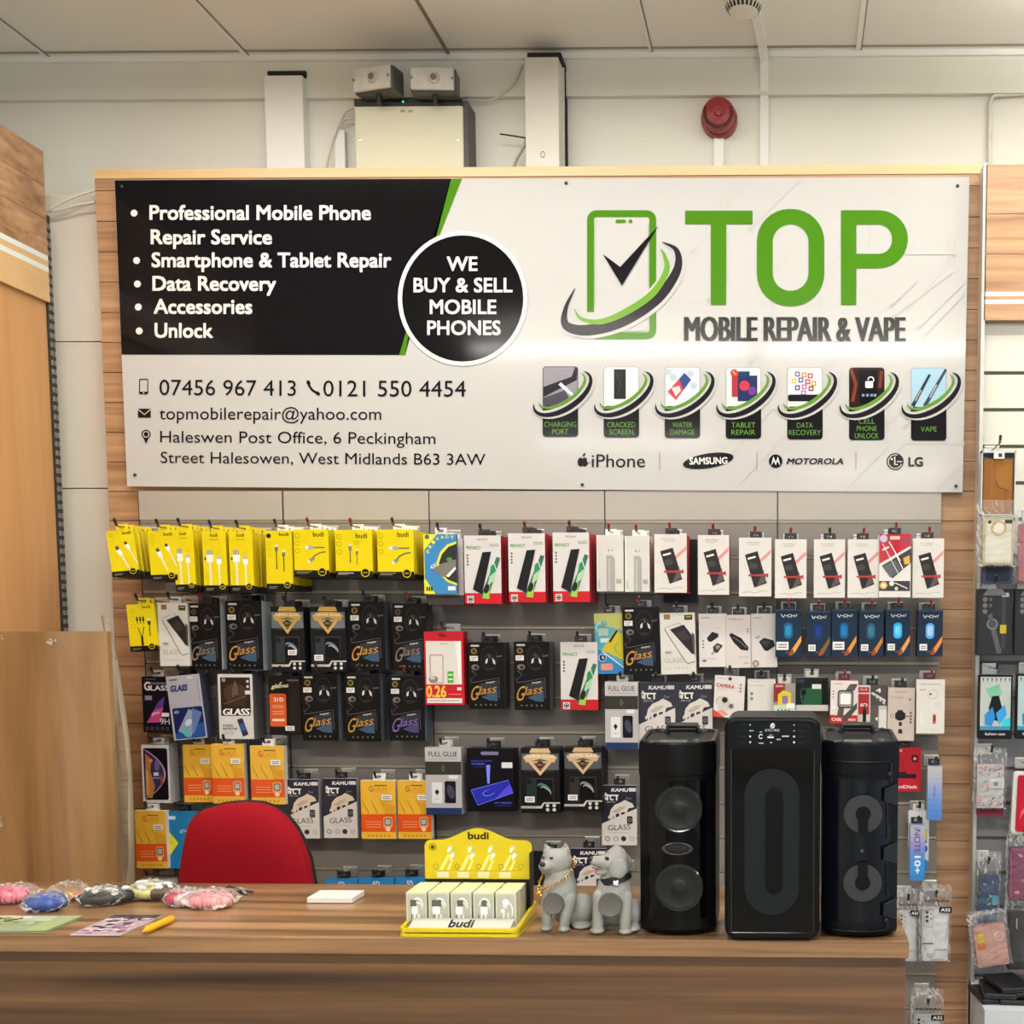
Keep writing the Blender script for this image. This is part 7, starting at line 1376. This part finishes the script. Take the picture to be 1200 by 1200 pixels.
def party(label, px, pyb, x0, x1, ytop, kind):
    fyv = on((x0 + x1) / 2, pyb).y; k = ppm(fyv); w = (x1 - x0 - 9) / k; d = 0.17; b = 0.03; h = U(px, ytop, fyv).z - zc; cx_ = U((x0 + x1) / 2 - 4.5, 1000, fyv).x
    o = empty('party_speaker', label, 'speaker', (cx_, fyv + d / 2, zc), 'black party speakers on the counter')
    P = plan(w, d, b); m = MB(); mt_ = SATIN if kind == 1 else DKB
    loft(m, P, [(0.006, 0.94, 0), (0.012, 0.985, 0), (0.022, 0.985, 0), (0.026, 0.98, 0), (h - 0.056, 0.98, 0), (h - 0.053, 1.0, 0), (h - 0.008, 1.0, 0.006), (h, 0.985, 0.010)], mt_)
    m.build('cabinet', o, smooth=28)
    for sx in (-1, 1):
        for sy in (-1, 1): MB().lathe([(0.010, 0), (0.012, 0.006)], (sx * w * 0.33, sy * 0.045, 0), BLK, 'Z', 12).build('foot', o)
    m = MB(); loft(m, [(x * 0.97, y * 0.97) for x, y in P], [(h - 0.001, 1, 0.0105), (h + 0.003, 0.99, 0.011), (h + 0.003, 0.90, 0.011), (h - 0.004, 0.86, 0.011)], RIM, C('#17181a', 0.2)); m.build('top_rim', o, smooth=30)
    m = MB(); m.box(-0.03, 0.018, -0.035, -0.012, h + 0.0015, h + 0.004, C('#55585a', 0.25)); m.box(-0.048, -0.034, -0.03, -0.018, h + 0.0015, h + 0.0035, C('#3c3e40', 0.3)); m.lathe([(0.007, 0.0), (0.006, 0.006), (0, 0.0065)], (0.034, -0.024, h + 0.001), C('#4a4c4e', 0.3), 'Z', 14)
    m.build('control_display', o, (0, -0.02, 0.003), (R(3.5), 0, 0))['label'] = 'small grey display and knob'
    MB().tube([(-0.03, 0.055, h + 0.004), (-0.026, 0.055, h + 0.022), (0.026, 0.055, h + 0.022), (0.03, 0.055, h + 0.004)], 0.006, BLK, 8).build('carry_handle', o, smooth=50)
    zc_ = lambda py: U(px, py, fyv).z - zc
    xx = lambda q: U(q, 1000, fyv).x - cx_
    if kind == 1:
        m = MB(); arc_panel(m, w * 0.965, d * 0.965, b, -w * 0.42, w * 0.42, 0.03, h - 0.062, 0.0022, GLOSS); m.build('front_panel', o, smooth=60)['label'] = 'glossy black front panel'
        for py, r_ in ((948, 0.0375), (1040, 0.0385)):
            wf = MB(); yf_ = -d / 2 + 0.001
            wf.lathe([(r_ + 0.004, 0.0), (r_ + 0.004, 0.0045), (r_ + 0.002, 0.006), (r_, 0.005), (r_, 0.0)], (xx(796), yf_, zc_(py)), C('#0c0d0f', 0.12), 'Y', 44)
            wo = wf.build('woofer', o, smooth=35)
            MB().lathe([(r_, 0.0), (r_, 0.005), (r_ * 0.94, 0.0055), (r_ * 0.86, 0.004), (r_ * 0.4, 0.0015), (r_ * 0.33, 0.003), (r_ * 0.2, 0.0045), (0, 0.005)], (xx(796), yf_, zc_(py)), C('#121416', 0.5, 0, 0.3), 'Y', 44).build('cone', wo, smooth=40)
        m = MB(); m.torus((xx(794), -d / 2 - 0.002, zc_(994.5)), 0.014, 0.0022, C('#2a2c30', 0.15), 'Y', 32, 8, 1.7, 0.72); m.build('port_frame', o, smooth=60)
        m = MB(); m.ell((xx(794), -d / 2 - 0.0005, zc_(994.5)), (0.0225, 0.002, 0.009), C('#030303', 0.8), 24, 8); m.build('port', o, smooth=60)
    else:
        m = MB(); arc_panel(m, w * 0.965, d * 0.965, b, -w * 0.44, w * 0.36, 0.03, h - 0.062, 0.0022, C('#060910', 0.2, 0, 0.3)); m.build('front_panel', o, smooth=60)['label'] = 'blue-black front panel'
        for py in (953.5, 1034):
            rg = MB(); g = G(rg, lambda u, v: (u, v), 1.0, -d / 2 - 0.003, 0.0008, 0.5)
            g.ring(xx(1011), zc_(py), 0.033, 0.0128, '#313336', 40)
            g.e(xx(1011), zc_(py), 0.0132, '#050507'); g.r(xx(1011) - 0.0085, zc_(py) - (0.036 if py < 1000 else -0.036), xx(1011) + 0.0085, zc_(py), '#050609')
            rg.build('woofer_ring', o, fix=False)['label'] = 'grey ring with a dark centre'
        for py in (931, 1000, 1066):
            m = MB()
            zz = zc_(py); q = 0.024; xr_ = w * 0.485; xl_ = w * 0.30
            yv = lambda x: -d / 2 + b * (2 * x / w) ** 2 - 0.004
            if True:
                vs = []
                for t in range(6):
                    x = xl_ + (xr_ - xl_) * t / 5; hh_ = q * (0.55 + 0.45 * t / 5); vs += [(x, yv(x), zz - hh_ * 0.9), (x, yv(x), zz + hh_ * 0.62)]
                m.add(vs, [(2 * i, 2 * i + 2, 2 * i + 3, 2 * i + 1) for i in range(5)], C('#14191e', 0.35, 0, 0.3))
                m.tube([(x_, y_ - 0.0005, z_) for x_, y_, z_ in ([vs[10], vs[0], vs[1], vs[11]])], 0.0016, C('#05070c', 0.3), 6)
            m.build('side_lug', o)['label'] = 'slate grey side lug'
        yq = lambda x: -d / 2 + b * (2 * x / w) ** 2 - 0.0035
        for seg in ([(-w * 0.44, 893), (-w * 0.2, 893), (0, 893), (w * 0.2, 893), (w * 0.36, 893), (w * 0.385, 897), (w * 0.385, 918)], [(w * 0.36, 944), (w * 0.37, 985)], [(w * 0.36, 1013), (w * 0.37, 1052)], [(w * 0.36, 1080), (w * 0.36, 1088), (w * 0.33, 1091), (w * 0.1, 1091), (-w * 0.2, 1091), (-w * 0.44, 1091)]):
            MB().tube([(x, yq(x), zc_(py)) for x, py in seg], 0.0012, C('#04060b', 0.25), 6).build('panel_seam', o, smooth=50)
        for px2, py2 in ((1043, 908), (1040, 1080)): MB().lathe([(0.004, 0), (0.004, 0.001), (0.0015, 0.0015), (0, 0.0005)], (xx(px2), yq(xx(px2)) + 0.001, zc_(py2)), C('#05070c', 0.5), 'Y', 10).build('screw', o)
        MB().ell((xx(1010), -d / 2 - 0.003, zc_(997)), (0.004, 0.002, 0.004), C('#2a2d30', 0.2), 10, 6).build('microphone_port', o, smooth=60)
    return o
party('left speaker with two round woofers and a glossy front', 796, 1098.5, 746, 848, 873, 1)
party('right speaker with two grey ring woofers and slate side lugs', 1010, 1101.5, 963, 1064, 872.5, 3)
# middle speaker
fyv = on(905, 1103.5).y
xl_, xr_ = U(849, 1000, fyv).x, U(961, 1000, fyv).x; w = xr_ - xl_; h = U(905, 840, fyv).z - zc; d = 0.15
SP = empty('party_speaker', 'tall middle speaker with a control panel and oval grille', 'speaker', ((xl_ + xr_) / 2, fyv + d / 2, zc), 'black party speakers on the counter')
def rr2(x0, x1, z0, z1, q, n=7):
    P = []
    for cx_, cz_, a0 in ((x1 - q, z0 + q, -90), (x1 - q, z1 - q, 0), (x0 + q, z1 - q, 90), (x0 + q, z0 + q, 180)):
        for i in range(n + 1): a = R(a0 + 90 * i / n); P.append((cx_ + q * math.cos(a), cz_ + q * math.sin(a)))
    return P
m = MB(); m.prism(rr2(-w / 2, w / 2, 0.004, h, 0.02), -d / 2, d / 2, SATIN); m.build('cabinet', SP, smooth=35, bevel=0.006)
for sx in (-1, 1):
    for sy in (-1, 1): MB().lathe([(0.011, 0), (0.012, 0.008)], (sx * w * 0.36, sy * 0.045, 0), BLK, 'Z', 12).build('foot', SP)
zz = lambda py: U(905, py, fyv).z - zc
xx = lambda q: U(q, 1000, fyv).x - (xl_ + xr_) / 2
m = MB(); m.prism(rr2(xx(861), xx(951), zz(875), zz(846), 0.016), -d / 2 - 0.0015, -d / 2 + 0.002, C('#050506', 0.25, 0, 0.2))
g = G(m, lambda u, v: (xx(u), zz(v)), 1.0, -d / 2 - 0.0016, 0.00025, 0.4); IC = '#c9ccd0'
g.e(905, 850.5, 2.6, IC, 3.4, rot=25); g.line([(903, 853.5), (909, 846.5)], 0.8, '#0a0b0d'); g.t('KTS-1905', 896.5, 854.2, 913, 857.2, '#a3a6aa', 0.02)
g.ring(891.5, 863, 2.8, 1.8, IC, 16, 40, 320); g.r(889.8, 857.2, 893, 858.4, '#8b8e92'); g.r(889, 870.2, 894.5, 871.6, '#9a9da0'); g.r(899, 862.8, 906.5, 864.8, IC); g.r(901, 860.6, 905, 861.6, '#8b8e92'); g.r(902, 869.4, 904.5, 870.8, '#9a9da0'); g.r(909.5, 865.6, 914.5, 867, '#9a9da0'); g.r(916, 862, 924, 863.2, IC)
for py in (849.5, 856.3, 863, 869.7): g.e(879, py, 1.1 if py > 860 else 0.8, IC); g.r(866, py - 0.3, 874, py + 0.3, '#26282b'); g.e(930, py, 1.2 if py > 860 else 0.7, IC); g.r(934, py - 0.3, 943, py + 0.3, '#26282b')
g.r(879, 855.8, 883, 856.8, '#9a9da0')
m.build('control_panel', SP, fix=False)['label'] = 'control panel with small white marks'
m = MB(); m.prism(rr2(xx(857.5), xx(953), zz(1092), zz(880), 0.004), -d / 2 - 0.001, -d / 2 + 0.002, GLOSS)
m.tube([(xx(857), -d / 2 - 0.001, zz(1093)), (xx(857), -d / 2 - 0.001, zz(879)), (xx(953.5), -d / 2 - 0.001, zz(879)), (xx(953.5), -d / 2 - 0.001, zz(1093)), (xx(857), -d / 2 - 0.001, zz(1093))], 0.0012, C('#17181b', 0.2), 6)
m.build('front_panel', SP, fix=False)['label'] = 'glossy black front panel'
GR = bpy.data.materials.new('perforated_grille'); GR.use_nodes = True; t_ = GR.node_tree; nb = t_.nodes['Principled BSDF']; nb.inputs['Roughness'].default_value = 0.45; nb.inputs['Specular IOR Level'].default_value = 0.2
ge = t_.nodes.new('ShaderNodeNewGeometry'); vo = t_.nodes.new('ShaderNodeTexVoronoi'); vo.inputs['Scale'].default_value = 300; vo.inputs['Randomness'].default_value = 0.12; t_.links.new(ge.outputs['Position'], vo.inputs['Vector'])
rp = t_.nodes.new('ShaderNodeValToRGB'); rp.color_ramp.elements[0].position = 0.28; rp.color_ramp.elements[0].color = rgb('#040506'); rp.color_ramp.elements[1].position = 0.42; rp.color_ramp.elements[1].color = rgb('#15181b'); t_.links.new(vo.outputs['Distance'], rp.inputs[0]); t_.links.new(rp.outputs[0], nb.inputs['Base Color'])
so = rr2(xx(872.5), xx(936.5), zz(1071.5), zz(900.5), (xx(936.5) - xx(872.5)) / 2, 12)
m = MB(); m.prism(so, -d / 2 - 0.0035, -d / 2, GR, C('#101113', 0.3)); m.build('oval_grille', SP, smooth=30)['label'] = 'oval perforated grille'
m = MB(); m.prism(rr2(xx(897), xx(917.5), zz(1047), zz(923), (xx(917.5) - xx(897)) / 2, 10), -d / 2 - 0.0055, -d / 2 - 0.003, C('#030304', 0.2, 0, 0.2)); m.build('centre_bar', SP, smooth=30)

# ---- small things at the left
def clump(name, cat, label, px, py, wpx, kind, cols, seed, bag=True, rz=0, hgt=0.02):
    p = on(px, py); k = ppm(p.y); w = wpx / k; rnd = random.Random(seed)
    o = empty(name, label, cat, (p.x, p.y, zc), 'hair accessories in bags on the counter', (0, 0, R(rz)))
    m = MB(); r_ = w * 0.26
    for i, c_ in enumerate(cols):
        x = (i - (len(cols) - 1) / 2) * w * 0.3; y = rnd.uniform(-0.008, 0.008); mt_ = C(c_, 0.75)
        n = 40; vs = []; P = []; rr_ = []
        R0 = r_ * rnd.uniform(0.75, 1.0); tl = rnd.uniform(0.1, 0.5)
        if kind == 'ring': rad = 0.0045
        else: rad = 0.0105
        for j in range(n + 1):
            t = 2 * PI * j / n; P.append((x + R0 * math.cos(t), y + R0 * 0.8 * math.sin(t), rad * 1.1 + 0.001 + max(0, tl * R0 * (1 + math.sin(t)) * 0.4))); rr_.append(rad * (1 + (0.28 * math.sin(j * 2.7 + i) if kind == 'scrunch' else 0)))
        rr_[-1] = rr_[0]; m.tube(P, rr_, mt_, 8, False)
        if kind == 'scrunch':
            for q in range(5): a = rnd.uniform(0, 2 * PI); m.ell((x + R0 * 0.5 * math.cos(a), y + R0 * 0.4 * math.sin(a), rad * 1.2 + rnd.uniform(0.002, 0.008)), (rad * 1.0, rad * 0.9, rad * 0.8), mt_, 10, 8)
        if kind == 'flower':
            for q in range(7): a = rnd.uniform(0, 2 * PI); m.ell((x + R0 * rnd.uniform(0.2, 1) * math.cos(a), y + R0 * 0.8 * math.sin(a), 0.022 + rnd.uniform(0, 0.008)), (0.008, 0.008, 0.005), C(rnd.choice(['#e6e4e0', '#d8d6d0', c_]), 0.6), 8, 6)
    m.build('hair_tie', o, smooth=70)
    if bag:
        bg = bag_mesh(w * 1.12, w * 0.85, 0.03, 10, 8, 0.004, seed, 0.1).build('plastic_bag', o, (0, -w * 0.42, 0.0185), (R(-90), 0, 0), smooth=80); bg.data.materials[0] = FILM; bg['label'] = 'clear plastic bag'
    return o
clump('hair_scrunchie', 'hair accessory', 'bright pink scrunchie bag at the far left of the counter', 13, 1057, 48, 'scrunch', ['#d8607a', '#e08a9a'], 1)
clump('hair_scrunchie', 'hair accessory', 'blue and white scrunchie bag left of the yellow hair ring', 54, 1067, 42, 'scrunch', ['#2f4f9a', '#3a5aa6'], 2, rz=15)
clump('hair_ring', 'hair accessory', 'pale yellow hair ring in a bag near the counter back', 81, 1054, 34, 'ring', ['#e6cf5a', '#c98a6a'], 3)
clump('hair_scrunchie', 'hair accessory', 'black hair ties with white flowers in a clear bag', 123, 1060, 46, 'flower', ['#2d2a28', '#3a3734', '#2a2826'], 4, rz=12)
clump('hair_ring', 'hair accessory', 'pale green hair ties in a flat bag behind the dark leaflet', 178, 1053, 46, 'flower', ['#a8b070', '#d8cf8a', '#5a4a3a'], 5)
clump('hair_scrunchie', 'hair accessory', 'red and white scrunchie bag beside the pale pink one', 214, 1062, 34, 'scrunch', ['#c04a5a', '#e0d0d0'], 6)
clump('hair_scrunchie', 'hair accessory', 'pale pink scrunchie bag above the yellow pen', 248, 1064, 50, 'scrunch', ['#e29a9c', '#e8a8a4'], 7, rz=-8)
p = on(258, 1047); o = empty('hair_clips', 'scatter of dark hair clips behind the pale pink bag', 'hair accessory', (p.x, p.y, zc))
m = MB(); rnd = random.Random(3)
for i in range(16):
    x, y = rnd.uniform(-0.05, 0.06), rnd.uniform(-0.012, 0.014); a = rnd.uniform(-0.5, 0.5); L_ = rnd.uniform(0.012, 0.024)
    m.tube([(x - L_ * math.cos(a), y - L_ * math.sin(a), 0.003), (x, y, 0.006 + rnd.uniform(0, 0.008)), (x + L_ * math.cos(a), y + L_ * math.sin(a), 0.0035)], 0.0022, C(rnd.choice(['#1c1a1a', '#2b2624', '#6a4a48', '#8a8684']), 0.4), 6)
m.build('clip_cluster', o, smooth=60); o.location.z = zc - 0.0005
def flat(name, label, cat, fl, fr, br, th, side, design):
    a, b, c = on(*fl), on(*fr), on(*br); w = b.x - a.x; dd = c.y - b.y
    m = MB().box(-w / 2, w / 2, 0, th, 0, dd, C(side, 0.4)); g = G(m, lambda u, v: ((u - 0.5) * w, dd * (1 - v)), w / dd, 0, 0.0002, 0.25); design(g)
    return tag(m.build(name, None, ((a.x + b.x) / 2, b.y, zc + th + 0.0006), (R(-90), 0, 0), fix=False), label, cat)
def lf1(g):
    g.r(0, 0, 1, 1, '#8fa07a'); g.r(0, 0, 1, 0.35, '#b8c0a0'); rnd = random.Random(5)
    for i in range(34): g.e(rnd.uniform(0.05, 0.95), rnd.uniform(0.08, 0.6), rnd.uniform(0.015, 0.05), rnd.choice(['#d8d8c8', '#6d8a4a', '#a3b06a', '#4d6a3a', '#c9c09a']), n=9)
    g.r(0, 0.66, 1, 1, '#93a58a'); g.r(0.75, 0.0, 1, 1, '#a3b07a')
flat('leaflet', 'green leafy leaflet at the left end of the counter', 'leaflet', (-60, 1094), (54, 1094), (97, 1076), 0.003, '#8a9a74', lf1)
def lf2(g):
    g.r(0, 0, 1, 1, '#b8a0ac'); rnd = random.Random(8); g.r(0, 0, 1, 0.18, '#3a3040')
    for i in range(70): u, v = rnd.uniform(0.02, 0.8), rnd.uniform(0.15, 0.9); g.p([(u, v), (u + rnd.uniform(0.08, 0.22), v - 0.02), (u + rnd.uniform(0.1, 0.2), v + rnd.uniform(0.03, 0.09)), (u + 0.02, v + 0.05)], rnd.choice(['#2e2836', '#d0a0b0', '#d8c4cc', '#8a6a86', '#e0d4d8', '#54405a']))
flat('leaflet', 'pink and black patterned leaflet under the yellow pen', 'leaflet', (81, 1097), (141, 1097), (196, 1074), 0.002, '#cfc6ca', lf2)
a, b = on(167, 1092, 0.008), on(202, 1076, 0.008); dv = (b - a)
o = empty('pen', 'yellow pen lying across the pink and black leaflet', 'pen', a)
m = MB(); m.tube([dv * 0.06, dv * 0.16, dv * 0.9, dv * 0.985, dv], [0.0035, 0.0062, 0.0066, 0.006, 0.004], C('#e2a60e', 0.3), 14); m.build('barrel', o, smooth=45)
MB().tube([(0, 0, 0), dv * 0.062], [0.0012, 0.0034], C('#b98a1c', 0.3), 10).build('tip', o, smooth=45)
def slab(g): g.r(0.02, 0.02, 0.98, 0.98, '#e6e3de')
o = flat('white_box', 'flat white box lying alone on the counter', 'box', (360, 1058.5), (413, 1059), (432, 1050), 0.011, '#e2dfda', slab)
o.modifiers.new('bevel', 'BEVEL').width = 0.001
